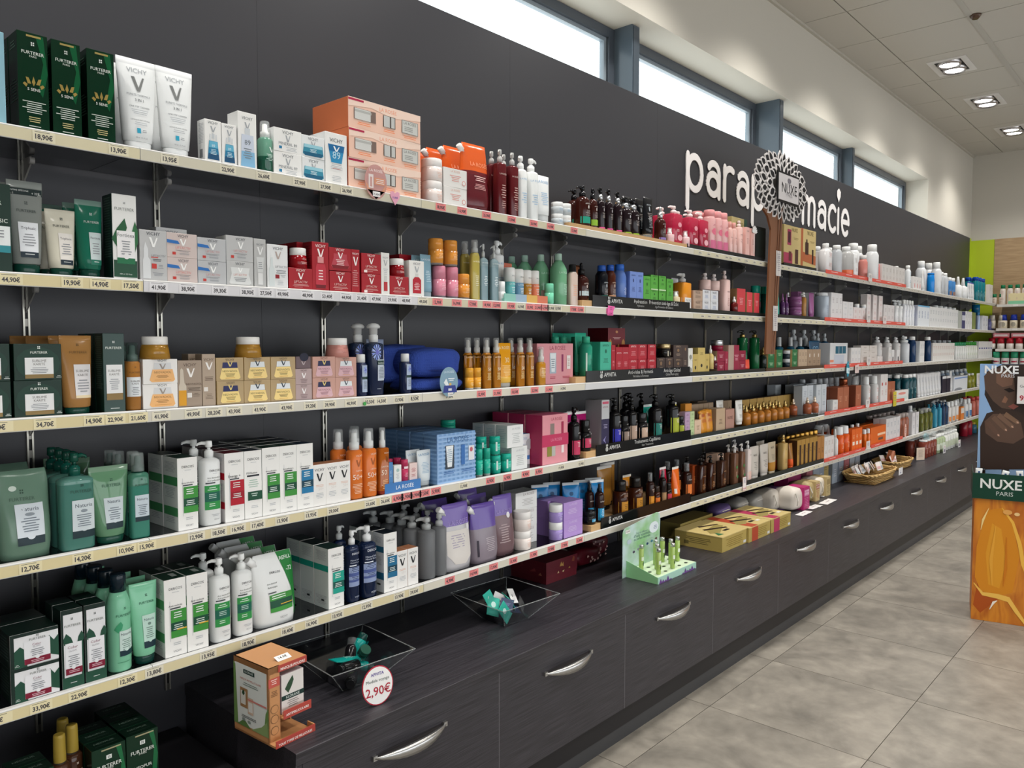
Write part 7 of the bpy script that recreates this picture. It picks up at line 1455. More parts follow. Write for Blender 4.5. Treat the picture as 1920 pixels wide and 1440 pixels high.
ST('blacknavy','box','black and navy carton','1c1c30',d=.05,pr=[('r',.0,.85,1,1,'d6d6d8')]);N(4,'blacknavy',1767,1783,705,2);ST('bluebag','pouch','cornflower blue pouch at the shelf edge','4f78c0:film',d=.03,cap='dfe2e6:gloss');A(4,'bluebag',[(1767,1776,718)],inset=.002)
ST('nappy','box','big white wipes pack with pale blue band','d6dae0',d=.08,pr=[('r',.0,.82,1,.92,'7d9cd0'),('e',.3,.05,.3,.14,'7d828a')]);A(4,'nappy',[(1789,1815,705)]);A(4,'wtube6',[(1783,1789,706)])
ST('bluegel','cap','pale blue bottle stored at the back','a9b9cc:gloss',bh=.85,capw=.7,cap='dfe3e6:gloss');N(4,'bluegel',1745,1815,694,8,inset=.16)
ST('olivebot','cap','olive oil soap bottle','8a8a2e:liquid',bh=.86,capw=.6,cap='dfe0d6:gloss');N(4,'olivebot',1815,1828,700,2,rows=2);ST('wtube7','tube','white tube near the green wall','d9d6d4:gloss',d=.03,pr=wp());N(4,'wtube7',1828,1840,700,2)

# ---- lowest shelf
ST('brownoil','pump','dark brown shower oil bottle with black pump','3a1a0c:liquid',bh=.8,sq=5,d=.7,neck=.42,sh=.04,cap='17110e:gloss',ang=2.9,pr=[('t','NUXE',.6,.6,.4,'b9906a',0),('l',.5,.35,.5,5,'a87a50',.04)])
A(5,'brownoil',[(1303,1319,858),(1319,1337,852),(1337,1357,850)],z=ZT[4]+.014,packed=True,rows=2)
ST('rustoil','box','slim rust orange oil carton','8a3a14',d=.045,pr=[('l',.5,.6,.6,5,'d08a50',.05)]);A(5,'rustoil',[(1313,1321,874)],z=ZT[4]+.014,inset=.01)
ST('beigepump','box','beige shampoo carton with brown print','d0ae98',d=.07,pr=[('t','NUXE',.6,.75,.4,'5a3c2c',0),('l',.5,.4,.5,6,'8a6450',.05)]);A(5,'beigepump',[(1357,1369,852)],z=ZT[4]+.014)
ST('brownleaf','pump','brown shampoo bottle, green leaf, white pump','6b4a38:gloss',bh=.8,sq=5,d=.7,neck=.42,sh=.04,cap='d6d3d2:gloss',ang=2.9,pr=[leaf(.5,.5,.4,.12,'2a7a3c'),leaf(.7,.2,.4,.12,'2a7a3c'),('l',.4,.4,.4,4,'b99a84',.04)]);A(5,'brownleaf',[(1369,1381,834),(1381,1394,832)],z=ZT[4]+.014,packed=True,rows=2)
ST('whitepump5','pump','white body milk bottle, blush print','dccfcb:gloss',bh=.8,sq=4,d=.7,neck=.42,sh=.04,cap='d6d6d6:gloss',ang=2.9,pr=[('t','NUXE',.6,.8,.4,'4a4a4a',0),('r',0,0,1,.3,'ddb8ae')]);A(5,'whitepump5',[(1394,1406,826)],z=ZT[4]+.014,packed=True,rows=2)
ST('blushbox','box','white and blush body carton','dccac6',d=.05,pr=[('r',0,.35,1,.6,'ddaea6'),('l',.5,.25,.5,4,'8a7a78',.05)]);A(5,'blushbox',[(1406.5,1417,854)],z=ZT[4]+.014)
ST('nuxetube','tube','greige hand tube with black print','c6bfb8:gloss',d=.035,pr=[T2('NUXE',.7,.4,'4a4a4a'),('l',.5,.5,.5,5,'8a8680',.05)]);A(5,'nuxetube',[(1430,1445,833),(1412,1427,829)],z=ZT[4]+.014);A(5,'nuxetube',[(1423,1438,829)],inset=.1,z=ZT[4]+.014)
ST('whitedeo','cap','white deodorant with rounded cap','dad8d8:gloss',bh=.6,capw=.95);A(5,'whitedeo',[(1416,1427,866)],z=ZT[4]+.014,packed=True)
ST('honeytube','tube','greige tube with honey gold foot','b9ab94:gloss',d=.035,bands=[(.35,'b07c34:gloss'),(2,'b9ab94:gloss')],pr=[T2('NUXE',.8,.4,'4a4a4a'),('l',.5,.6,.5,5,'7d766a',.04)]);A(5,'honeytube',[(1445,1459,829)],z=ZT[4]+.014)
ST('goldpump','pump','champagne gold lotion bottle with pump','bfa066:gloss',bh=.78,sq=4,d=.7,neck=.5,sh=.03,cap='cbb078:metal',ang=1,pr=[T2('NUXE',.75,.3,'5a4a24'),('l',.5,.4,.5,4,'7d6430',.04)]);A(5,'goldpump',[(1457,1473,815)],z=ZT[4]+.014,packed=True)
ST('copcone','tube','bronze tube with orange foot','9a6a34:gloss',d=.04,bands=[(.4,'dd5a24:gloss'),(2,'9a6a34:gloss')],cap='dd5a24:gloss');A(5,'copcone',[(1473,1480,834),(1481,1494,831)],z=ZT[4]+.014)
ST('goldcap','stick','gold capped sun product at the back','a87c34:gloss',cap='b98c40:metal',lidr=.5);N(5,'goldcap',1462,1532,812,8,inset=.13)
ST('goldcarton2','box','gold and black oil carton','a8803a',d=.06,side='4a2c14',pr=[('r',.55,0,1,.8,'3a2010'),('l',.3,.6,.3,3,'6b4c18',.06)]);N(5,'goldcarton2',1495,1533,822,5,z=ZT[4]+.014);ST('coppercarton','box','copper gold carton','a8743c',d=.06,pr=[('l',.5,.5,.5,4,'6b4418',.06)]);N(5,'coppercarton',1533,1546,818,2,z=ZT[4]+.014)
ST('wsun','box','white sun care carton with fine text','d9d6d4',d=.05,pr=wp('b9a49a'));N(5,'wsun',1546,1564,818,3,rows=3);N(5,'wsun',1532,1548,814,2,inset=.1)
ST('wsunbot','cap','white sun lotion bottle','dedddb:gloss',bh=.7,capw=.5,capt=.5);A(5,'wsunbot',[(1538,1547,800),(1550,1558,799)],inset=.14,packed=True);A(5,'wsunbot',[(1562,1570,835)],packed=True)
ST('orsun','spray','orange sun spray with white domed cap','e05a1c:gloss',bh=.72,neck=.8,cap='e9eaea:gloss',collar='e9eaea:gloss',pr=[('l',.5,.6,.5,6,'f2b48a',.05)]);A(5,'orsun',[(1564,1580,800),(1580,1591,800)],packed=True,rows=2)
ST('orbox','box','orange sun cream carton','e2641f',d=.05,pr=[('r',.2,.3,.8,.45,'efe0d0'),('l',.5,.7,.5,3,'f4c09a',.06)]);N(5,'orbox',1591,1617,804,4)
ST('multisun','cap','orange sun lotion with white cap','e4701f:gloss',bh=.82,capw=.6,pr=[('r',.1,.3,.9,.5,'d9b02e')]);A(5,'multisun',[(1593,1602,796),(1603,1612,794)],inset=.08,packed=True)
ST('orsmall','spray','small orange sun stick, white head','e4701f:gloss',bh=.75,neck=.8,cap='e9eaea:gloss',collar='e9eaea:gloss');A(5,'orsmall',[(1617,1624,805),(1624,1631,804)],packed=True)
ST('orflat','box','wide orange sun kit carton','d9641f',d=.07,side='c9581a',pr=[('r',.45,.5,.95,.62,'efc9a8'),('r',.5,.25,.8,.38,'6b4a3c')]);A(5,'orflat',[(1632,1662,799)]);A(5,'orflat',[(1616,1640,795)],inset=.12)
ST('wmed','box','white medical skincare carton','d6d4d6',d=.05,pr=wp('a0a4ae'));N(5,'wmed',1662,1688,783,4,rows=2)
ST('copsun','cap','copper sun lotion bottle, clear cap','9a5a44:gloss',bh=.82,capw=.8,cap='c9bcb6:frost');N(5,'copsun',1684,1703,775,3);N(5,'copsun',1628,1678,774,6,inset=.16)
N(5,'wmed',1703,1724,776,3);ST('wtallb','cap','tall slim white spray bottle','d3d6da:gloss',bh=.86,capw=.7);A(5,'wtallb',[(1714,1723,761)],packed=True,inset=.006)
ST('olive5','cap','olive green oil bottle','6b6f30:liquid',bh=.85,capw=.6,cap='b9bcae:frost',sq=4,d=.7);N(5,'olive5',1724,1748,768,3,rows=3)
ST('aqua5','pump','aqua blue shower gel with pump','3a93b0:gloss',bh=.84,neck=.4,sq=4,d=.7,cap='4aa0bc:gloss',ang=1);N(5,'aqua5',1749,1766,758,2,rows=2);A(5,'wmed',[(1748,1757,782)],inset=.002)
ST('navy5','pump','navy shower gel with pump','1c3a5c:gloss',bh=.84,neck=.4,sq=4,d=.7,cap='2a4a6c:gloss',ang=1);N(5,'navy5',1766,1777,754,2,rows=2)
ST('mixwhite','spray','white sun lotion spray','d6d3d0:gloss',bh=.74,neck=.6,cap='e3e4e4:gloss',collar='e3e4e4:gloss',pr=[('r',.1,.1,.9,.4,'d98a4a')]);N(5,'mixwhite',1777,1797,752,3,rows=3)
ST('mixorange','box','orange and white sun carton','d9803a',d=.05,pr=[('r',0,.5,1,.9,'dcd6d0')]);N(5,'mixorange',1790,1808,764,3)
ST('mixblue','spray','white and blue sun spray','d6d6d6:gloss',bh=.76,neck=.6,cap='e3e4e4:gloss',collar='e3e4e4:gloss',pr=[('r',.05,.1,.95,.5,'3a6a9a')]);N(5,'mixblue',1808,1822,748,2,rows=2)
ST('mixyel','cap','amber yellow sun lotion','d09a2a:gloss',bh=.8,capw=.6,cap='c0402a:gloss');A(5,'mixyel',[(1806,1818,746)],inset=.08,packed=True)
ST('mixred','cap','salmon red sun lotion','c06a5a:gloss',bh=.8,capw=.8,cap='c04a44:gloss');N(5,'mixred',1822,1838,744,2,rows=2)

# ================================================================ drawer counter
DX=lambda j:1.848+.744*j
CE=11.0
XC0=1.078
GAPS=[XC0]+[DX(j)for j in range(0,13)if DX(j)<CE-.3]+[CE]
top=G();top.prism([(YC-.006,ZC-.034),(YC-.008,ZC-.0015),(YC-.0065,ZC),(YW-.016,ZC),(YW-.016,ZC-.034)],'x',XC0-.004,CE,M_DARKWOOD)
o=obj('countertop',top);tag(o,'long dark grained countertop running under the wall shelves','countertop')
ZD=.145
def handle_mesh():
    g=G();L=.139;N_=12;pts=[]
    ro,v=[],[]
    for i in range(N_+1):
        t=-1+2*i/N_;x=t*L;out=-.006-.03*(1-abs(t)**2.2);hh=.0015+.0145*(1-abs(t)**2.0);th=.002+.005*(1-t*t);zc=-.006*(1-t*t)+.006*t*0
        v+=[(x,out-th,zc-hh),(x,out-th*1.2,zc),(x,out-th,zc+hh),(x,out+th,zc+hh*.9),(x,out+th,zc-hh*.9)]
    fs=[(i*5+a,i*5+(a+1)%5,(i+1)*5+(a+1)%5,(i+1)*5+a)for i in range(N_)for a in range(5)]+[(4,3,2,1,0),tuple(N_*5+a for a in range(5))]
    g.add(v,fs,'b9b8b6:metal',True)
    for sx_ in(-1,1):g.box(sx_*L-.007-sx_*.004,sx_*L+.007-sx_*.004,-.009,0,-.007,.007,'b9b8b6:metal')
    return g.mesh('handle')
me_h=handle_mesh()
nm=ORD
for j,(a,b)in enumerate(zip(GAPS,GAPS[1:])):
    u=empty('drawer_cabinet',((a+b)/2,YC,0));w2=(b-a)/2
    tag(u,'dark grained drawer cabinet with silver bow handle, %s from the near end'%ORD[j],'cabinet','drawer cabinets under the shelves')
    t=G();t.box(-w2,w2,.02,YW-YC-.02,.06,ZC-.036,'1c1b1e');
    if j==0:t.box(-w2-.002,-w2+.018,.0,YW-YC-.02,.0,ZC-.036,M_DARKWOOD)
    obj('carcass',t,u)
    t=G();t.prism([(-w2+.0016+(.018 if j==0 else 0),ZD),(w2-.0016,ZD),(w2-.0016,ZC-.037),(-w2+.0016+(.018 if j==0 else 0),ZC-.037)],'y',0,.018,M_DARKWOOD);dr=obj('drawer_front',t,u)
    t=G();t.box(-w2+.0002,-w2+.0014,-.0004,.018,ZD,ZC-.037,'6d6a6e');t.box(w2-.0014,w2-.0002,-.0004,.018,ZD,ZC-.037,'6d6a6e');obj('edge_band',t,u)
    obj('handle',me_h,dr,(.0 if j else.0,0,ZC-.115))
    t=G();t.box(-w2,w2,.024,.04,.0,ZD-.004,'3c3c3e');obj('plinth',t,u)

# low platform in the first bay with the boxes standing on it
t=G();t.box(-1.6,XC0-.03,YF-.1,YW-.02,0,.44,'1d1c1f');t.box(-1.6,XC0-.03,YF-.12,YF-.1,0,.445,M_DARKWOOD);o=obj('low_platform',t);tag(o,'dark low platform beside the drawer counter, mostly hidden','platform')
LOW='low platform'
def low(key,px0,px1,pt,inset,z=.446,rows=1):
    y=YF+inset;a,b=on_y(px0,pt,y),on_y(px1,pt,y);W=b.x-a.x;H=on_y((px0+px1)/2,pt,y).z-z
    W,H=_proto[key][:2]if key in _proto else(W,H);pd=proto(key,W,H)[2]
    for r in range(rows):put(0,key,(a.x+b.x)/2,y+r*(pd+.004),W,H,z,where=LOW)
ST('neopur','box','dark green gold barred carton','0c2f1e:gloss',d=.05,side='0a2418:gloss',top='0a2418',pr=[('p',[(.7,.98),(.86,.98),(.98,.6),(.9,.2),(.8,.4),(.86,.7)],'1f6a40:gloss'),('r',.28,.955,.86,.975,'c9c2a0:metal'),('r',.42,.82,.58,.88,'e3e6e2')]+cross(.5,.85,.04,'0c2f1e',.4)+[('t','FURTERER',.5,.7,.74,'dfe6de'),('t','PARIS',.5,.67,.24,'cfd8ce'),('t','NEOPUR',.5,.46,.56,'dfe6de'),('l',.5,.36,.6,6,'cfd6cc',.03)],tp=[('t','NEOPUR',.5,.55,.6,'6f8478',0),('l',.5,.3,.7,1,'5f7468',.04)])
low('neopur',236,296,1373,.02,rows=4);low('neopur',170,236,1389,.01,rows=3);low('neopur',30,97,1393,.01,rows=2)
ST('bronzedrop','spray','bronze brown lotion bottle with gold cap','4a2c1c:liquid',bh=.6,neck=.6,cap='a08838:gloss',collar='c9ccc9:metal',pr=cross(.6,.8,.05,'e3dcd0',.5)+[('t','FURTERER',.6,.6,.6,'cfc0b0',0)])
low('bronzedrop',97,136,1382,.02,z=.5);low('bronzedrop',134,176,1369,.045,z=.5);low('bronzedrop',108,138,1365,.1,z=.5)

# ---------------------------------------------------------------- small things on the countertop
def at(px,py):return on_z(px,py,ZC)
# cardboard dispenser with cut out front
p=at(505,1399);a=at(446,1363);b=at(576,1365)
CW=(b-p).length;CD=(a-p).length;ang=math.atan2((b-p).y,(b-p).x)
CH=.205
u=empty('cardboard_dispenser',(p.x,p.y,ZC),ang);tag(u,'kraft cardboard dispenser with leaf printed side at the near counter end','dispenser')
KR='c08a5c'
t=G();t.box(.0,.004,0,CD,.0005,CH,KR);sp_=obj('side_panel',t,u)
t=G();draw(t,[('r',.04,.12,.96,.93,'dfe2e0'),('p',[(.0,.1),(.12,.1),(.06,.9),(0,.93)],'6f8f54'),('p',[(.86,.12),(1,.1),(1,.5),(.92,.4)],'6f8f54'),('p',[(.5,.1),(1,.1),(.96,.3),(.8,.2)],'8aa06a'),('p',[(.1,.1),(.5,.1),(.3,.2)],'5f7f48'),('r',.3,.82,.62,.875,'17342f'),('t','KLORANE',.46,.835,.24,'dfe6e2'),('t','MASQUE ANTIPELLICULAIRE',.5,.73,.6,'c06a5c',0),('l',.5,.69,.5,2,'7d8a84',.025),('r',.2,.36,.42,.62,'a07a54'),('r',.22,.4,.36,.58,'d9d6d0'),('r',.42,.3,.58,.52,'d0b4a0'),('r',.44,.33,.56,.46,'e3e0dc'),leaf(.3,.52,.08,.08,'2f4a34'),('r',.42,.48,.96,.5,'d07a74'),('l',.45,.25,.5,2,'3a4440',.02),('e',.3,.2,.05,.02,'8a948e'),('e',.46,.19,.05,.02,'8a948e')],P_side(0,CH,CD)if False else(lambda u_,v,o:(-.0004-o,CD*(1-u_),v*CH)),CD,CH);obj('side_print',t,sp_)
t=G();t.box(.004,CW,CD-.004,CD,.0005,CH,KR);obj('back_panel',t,u)
t=G();t.box(CW-.004,CW,CD*.45,CD,.0005,CH,KR);obj('far_side_panel',t,u)
t=G();t.box(0,.035,0,.004,.0005,CH,KR)
draw(t,[('r',0,.74,1,.86,'c0584c'),('l',.5,.83,.6,3,'f0d6d0',.025),('l',.5,.68,.6,4,'6b4c34',.02)]+[('e',.5,v,.36,.058,'7d5a3c')for v in(.45,.32,.17)]+[('e',.5,v,.31,.05,KR)for v in(.45,.32,.17)],lambda u_,v,o:(u_*.035,-o,v*CH),.035,CH);obj('front_post',t,u)
t=G();t.box(0,CW,0,CD,CH-.018,CH,KR);t.box(.03,CW,-.002,0,CH-.018,CH,'b0483e');draw(t,[('t','MASQUE-POUDRE',.5,.2,.86,'f0dcd6',.03)],lambda u_,v,o:(.03+u_*(CW-.03),-.0024-o,CH-.018+v*.018),CW-.03,.018);obj('top_panel',t,u)
t=G();t.box(.0,CW,0,CD,.0005,.006,KR);t.box(.0,CW+.004,-.028,0,.0005,.006,KR);t.box(.0,CW+.004,-.03,-.028,.0005,.02,'b0483e');t.box(CW,CW+.004,-.028,0,.0005,.02,KR);draw(t,[('t','TOUS TYPES DE PELLICULES',.5,.25,.88,'f0dcd6',.03)],lambda u_,v,o:(u_*CW,-.0303-o,v*.02),CW,.02);obj('base_tray',t,u)
t=G();t.box(.036,CW,0,CD-.004,.062,.066,KR);t.box(.036,CW+.004,-.014,-.0125,.06,.084,'b0483e');t.box(.036,CW+.004,-.0125,0,.06,.064,KR);draw(t,[('t','ANTIPELLICULAIRE',.5,.32,.84,'f0dcd6',.03)],lambda u_,v,o:(.036+u_*(CW-.034),-.0143-o,.06+v*.024),CW-.036,.024);obj('middle_tray',t,u)
ST('maskbox','box','white and mauve powder mask carton in kraft dispenser','dcd6d2',d=.05,side='c4aebb',top='cdbcc6',pr=[leaf(.3,.5,.3,.42,'2f4a34',.2),('r',.0,.34,1,.46,'17342f'),('t','KLORANE',.5,.37,.6,'dfe6e2'),('l',.5,.28,.7,4,'8a807c',.05),('r',0,0,1,.06,'d0a090')])
mx=u.matrix_basis.copy()
def rel(m,v):
    c_,s_=math.cos(ang),math.sin(ang);return Vector((m.x+v[0]*c_-v[1]*s_,m.y+v[0]*s_+v[1]*c_,ZC+v[2]))
for q,dy in enumerate((.004,.06)):
    q_=rel(p,(.036+(CW-.04)/2,dy,.0665));put(0,'maskbox',q_.x,q_.y,CW-.05,.105,q_.z,ang,where='kraft dispenser')
for oo,ds,wh in THINGS[-2:]:pass
t=G();t.box(-.022,.022,0,.0008,-.001,.02,'eceae8');draw(t,[('t','14,9€',.5,.3,.6,'3a3a3e')],lambda u_,v,o:(-.022+u_*.044,-o,v*.02),.044,.02)
o=obj('price_slip',t,None,rel(p,(CW*.55,.02,CH+.0015)),(math.radians(-70),0,ang));tag(o,'white price slip lying on top of the kraft dispenser','price sign')

# square flared acrylic bowls
def bowl(name,c,half_t,half_b,h,rot,label):
    u=empty(name,(c.x,c.y,ZC),rot);tag(u,label,'bowl','clear acrylic bowls on the counter');th=.003
    t=G();t.box(-half_b,half_b,-half_b,half_b,.001,.005,M_ACRYL);obj('bowl_floor',t,u)
    for q in range(4):
        t=G();a,b=half_b,half_t
        t.add([(-a,-a,.003),(a,-a,.003),(b,-b,h),(-b,-b,h),(-a+th,-a+th,.005),(a-th,-a+th,.005),(b-th,-b+th,h),(-b+th,-b+th,h)],[(0,1,2,3),(7,6,5,4),(3,2,6,7),(0,4,5,1),(0,3,7,4),(1,5,6,2)],M_ACRYL)
        t.tube([(-b,-b,h),(b,-b,h)],.0016,'d8dcdc:clear',6);t.tube([(a,-a,.004),(b,-b,h)],.0014,'d8dcdc:clear',6)
        o=obj('bowl_wall',t,u);o.rotation_euler.z=q*math.pi/2
    return u
c1=at(668,1283);rot1=math.radians(-4)
bc1=Vector((1.435,1.985,0));bc2=Vector((2.16,1.985,0))
bowl('acrylic_bowl',bc1,.148,.062,.1,rot1,'clear square acrylic bowl of teal travel tubes and dark bottles')
bowl('acrylic_bowl',bc2,.148,.062,.1,rot1,'clear square acrylic bowl of teal and white sample sachets')
def lay(key,c,dz,rx,ry,rz,W,H,where):
    s=S[key];pw,ph,pd,parts=proto(key,W,H);o=spawn(parts,s.get('name',NAMES[s['t']]),(c[0],c[1],ZC+dz));o.rotation_euler=(rx,ry,rz);o['category']=s.get('cat',CATS[s['t']]);THINGS.append((o,s['desc'],where));return o
TB='travel tube bowl'
ST('traveltube','tube','teal travel size tube','0f8a82:gloss',d=.03,capr=.16,foot=.44,cap='0f3a34:gloss',pr=[('l',.5,.6,.5,6,'8fd0c9',.05)])
ST('travelblack','cap','black travel bottle with clear cap','121114:gloss',bh=.78,capw=.8,cap='9a9ea0:clear',pr=[('r',.1,.15,.9,.4,'2a6a5c')])
ST('travelgreen','cap','black travel bottle with green label','141416:gloss',bh=.8,capw=.8,cap='17181a:gloss',pr=[('r',.1,.4,.9,.75,'7fa84a')])
ST('travelpot','jar','tiny dark green travel pot','0f3a30:gloss',lidr=.4,cap='1f4a3c:gloss')
rd=math.radians
x,y=bc1.x,bc1.y
lay('traveltube',(x+.075,y+.02,0),.12,rd(180),rd(38),rd(8),.042,.125,TB)
lay('traveltube',(x+.02,y+.03,0),.022,rd(-70),0,rd(-60),.042,.11,TB)
lay('traveltube',(x+.06,y-.045,0),.03,rd(-70),rd(10),rd(60),.042,.11,TB)
lay('traveltube',(x+.05,y+.0,0),.045,rd(-72),0,rd(95),.042,.1,TB)
lay('travelblack',(x-.01,y-.01,0),.03,rd(-24),rd(30),rd(0),.036,.105,TB)
lay('travelgreen',(x-.01,y-.03,0),.03,rd(88),rd(4),rd(-40),.036,.085,TB)
lay('travelgreen',(x-.0,y-.04,0),.058,rd(80),rd(0),rd(-75),.036,.07,TB)
lay('travelpot',(x+.03,y-.03,0),.08,rd(40),0,0,.036,.028,TB)
SB='sachet bowl'
ST('sachetteal','box','teal sample sachet','2fb09c',d=.003,pr=[('e',.5,.6,.2,.16,'bfe0da'),('r',.1,.1,.9,.24,'4fc0b0')])
ST('sachetwhite','box','white sample sachet with V','e6e5e4',d=.003,pr=[('V',.4,.6,.2,.2,'4a4a4e'),('l',.5,.3,.6,3,LG,.06)])
ST('sachetnavy','box','navy sample sachet','1a2c50',d=.003,pr=[('l',.5,.6,.6,4,'6f80a8',.06)])
x,y=bc2.x,bc2.y
lay('sachetteal',(x-.035,y+.02,0),.04,rd(-25),rd(-12),rd(10),.05,.075,SB);lay('sachetteal',(x-.07,y+.0,0),.03,rd(-40),rd(20),rd(-30),.05,.07,SB)
lay('sachetteal',(x-.03,y-.05,0),.02,rd(-10),rd(-35),rd(12),.055,.075,SB);lay('sachetteal',(x+.03,y-.02,0),.045,rd(-60),rd(60),rd(15),.05,.07,SB)
lay('sachetwhite',(x+.03,y+.02,0),.05,rd(-40),rd(-50),rd(10),.045,.06,SB);lay('sachetwhite',(x+.07,y+.01,0),.042,rd(-35),rd(15),rd(10),.05,.065,SB)
for q in range(7):lay('sachetnavy',(x+R.uniform(-.035,.035),y+R.uniform(-.035,.02),0),.012+q*.006,rd(-70+R.uniform(-15,15)),rd(R.uniform(-20,20)),rd(R.uniform(-60,60)),.05,.065,SB)
# round price sign leaning on the bowl
yb_=at(706,1322).y;c=on_y(708.5,1285,yb_);t=G();n=32;rz_=c.z-ZC-.0005;r_=(on_y(735,1285,yb_).x-on_y(682,1285,yb_).x)/2
t.prism([(r_*math.cos(2*math.pi*i/n),rz_*math.sin(2*math.pi*i/n))for i in range(n)],'y',0,.002,'b0283c')
draw(t,[('e',.5,.5,.465,.465,'eeecea')],lambda u_,v,o:((u_-.5)*2*r_,-o,(v-.5)*2*rz_),2*r_,2*rz_)
t.f.pop();t.m.pop();t.s.pop();t.v=t.v[:-14]
t.add([(r_*.94*math.cos(2*math.pi*i/n),-.0004,rz_*.945*math.sin(2*math.pi*i/n))for i in range(n)],[list(range(n))[::-1]],'eeecea')
draw(t,[('t','APIVITA',.5,.76,.42,'5a4a9a',.02),('t','Modèle voyage',.5,.6,.74,'4a5a54',0),('t','2,90€',.5,.26,.8,'b0283c',.01)],lambda u_,v,o:((u_-.5)*2*r_,-o-.0005,(v-.5)*2*rz_),2*r_,2*rz_)
o=obj('round_price_sign',t,None,c);o.rotation_euler=(rd(-6),0,rd(-8));tag(o,'round white price sign with red rim leaning on the travel tube bowl','price sign')
# burgundy gift box
p=at(1024,1097);b=at(1083,1077);a=at(954,1075);h=on_y(1024,1056,p.y).z-ZC
u=empty('gift_box',((p.x+b.x)/2,p.y,ZC));tag(u,'low burgundy gift box with gold butterflies under the lowest shelf','gift set')
W=b.x-p.x;D=.215;t=G();t.box(-W/2,W/2,0,D,.0005,h*.6,'5a1a24');obj('box_base',t,u)
t=G();t.box(-W/2-.002,W/2+.002,-.002,D+.002,h*.3,h,'611c27');draw(t,[('p',[(.42,.5),(.47,.8),(.5,.6),(.54,.75),(.55,.45),(.5,.5)],'b58a4c'),('p',[(.7,.2),(.75,.3),(.78,.2)],'b58a4c'),('p',[(.5,.15),(.54,.05),(.58,.2)],'c9ae84'),('p',[(.82,.6),(.86,.9),(.92,.85),(.9,.55)],'8a4a34'),('p',[(.34,.1),(.38,.25),(.4,.1)],'c9ae84')],lambda u_,v,o:((u_-.5)*W,-.0022-o,h*.3+v*h*.7),W,h)
draw(t,[('p',[(.55,.2),(.7,.5),(.74,.3)],'8a3a3c'),('p',[(.8,.1),(.86,.3),(.9,.1)],'a86a54'),('p',[(.3,.4),(.36,.8),(.4,.5)],'752c34')],lambda u_,v,o:(-W/2-.0022-o,D*(1-u_),h*.3+v*h*.7),D,h);obj('box_lid',t,u)
# soft burgundy pouches behind it
def blob(name,c,sx_,sy_,sz_,col,seed,bumps=.08,rot=0,m=None,n=2.6,ev=3.6):
    rr=random.Random(seed);g=G();N1,N2=12,22;ph=[rr.uniform(0,6)for _ in range(4)];rings=[]
    for i in range(N1+1):
        t=i/N1;z=sz_*t;e=(1-abs(2*t-1)**ev)**(1/ev);rings.append((z,max(.001,sx_/2*e),max(.001,sy_/2*e),n))
    g.loft(rings,m or col,N2)
    g.v=[(x*(1+bumps*math.sin(3*z/sz_*3+ph[0]+x*18)),y*(1+bumps*math.sin(x*26+ph[1]+z*20)),z*(1+bumps*.8*math.sin(x*22+ph[2])*math.cos(y*20+ph[3])))for x,y,z in g.v]
    return obj(name,g,None,(c[0],c[1],c[2]),(0,0,rot))
for q,(px,py,w_,h_,lab)in enumerate(((1115,1066,.2,.085,'soft burgundy flowered pouch beside the burgundy gift box'),(1140,1052,.2,.11,'soft burgundy flowered pouch farther behind the lettered test tube stand'))):
    c=at(px,py);o=blob('toiletry_pouch',(c.x+.03,c.y+.1+q*.03,ZC),w_,.12,h_,'5d0f1e',q,.1);tag(o,lab,'pouch')
    t=G();rr=random.Random(q)
    for _ in range(9):
        fx,fz=rr.uniform(-.08,.08),rr.uniform(.01,h_-.02);t.poly([(fx+.008*math.cos(a_),-.066,fz+.008*math.sin(a_)*(1 if a_%2<1 else.4))for a_ in(0,1,2,3,4,5)],'cfa9a4')
    obj('flower_print',t,o)
t=G();t.box(-.05,.05,0,.08,0,.07,'d2ccc0');o=obj('white_carton',t,None,(2.86,2.22,ZC));tag(o,'plain cream carton behind the burgundy gift box','box');t=G();draw(t,[('l',.5,.7,.6,3,'a9a296',.1)],lambda u_,v,o_:(-.05+u_*.1,-o_,v*.07),.1,.07);obj('front_print',t,o)

# test tube display
p=at(1233,1096);a=at(1164,1085);b=at(1303,1065)
TW=b.x-p.x+.0;TD=a.y-p.y
u=empty('display_stand',(p.x,p.y,ZC));tag(u,'pale green card display stand with rounded back card and glass vials','display stand')
t=G();bh_=.225
yb0=TD-.005
outl=[(-.03,.0005),(TW-.06,.0005),(TW-.05,bh_*.95)]+[(TW-.05-.03+.03*math.cos(rd(q)),bh_-.03+.03*math.sin(rd(q))+.03)for q in range(0,91,15)]+[(-.03+.03-.03*math.sin(rd(q)),bh_-.03+.03*math.cos(rd(q))-.0)for q in range(0,91,15)]
def f_bokeh(t_,b_,L):
    tc=t_.nodes.new('ShaderNodeTexCoord');n_=t_.nodes.new('ShaderNodeTexNoise');n_.inputs['Scale'].default_value=11;cr=t_.nodes.new('ShaderNodeValToRGB');e=cr.color_ramp.elements
    e[0].position=.35;e[0].color=(*lin('8fc08a'),1);e[1].position=.62;e[1].color=(*lin('c3d6dc'),1);L.new(tc.outputs['Object'],n_.inputs[0]);L.new(n_.outputs[0],cr.inputs[0]);L.new(cr.outputs[0],b_.inputs['Base Color']);b_.inputs['Roughness'].default_value=.35
M_BOKEH=nodemat('blurred_leaf_print',f_bokeh)
t.prism(outl,'y',yb0,yb0+.003,M_BOKEH)
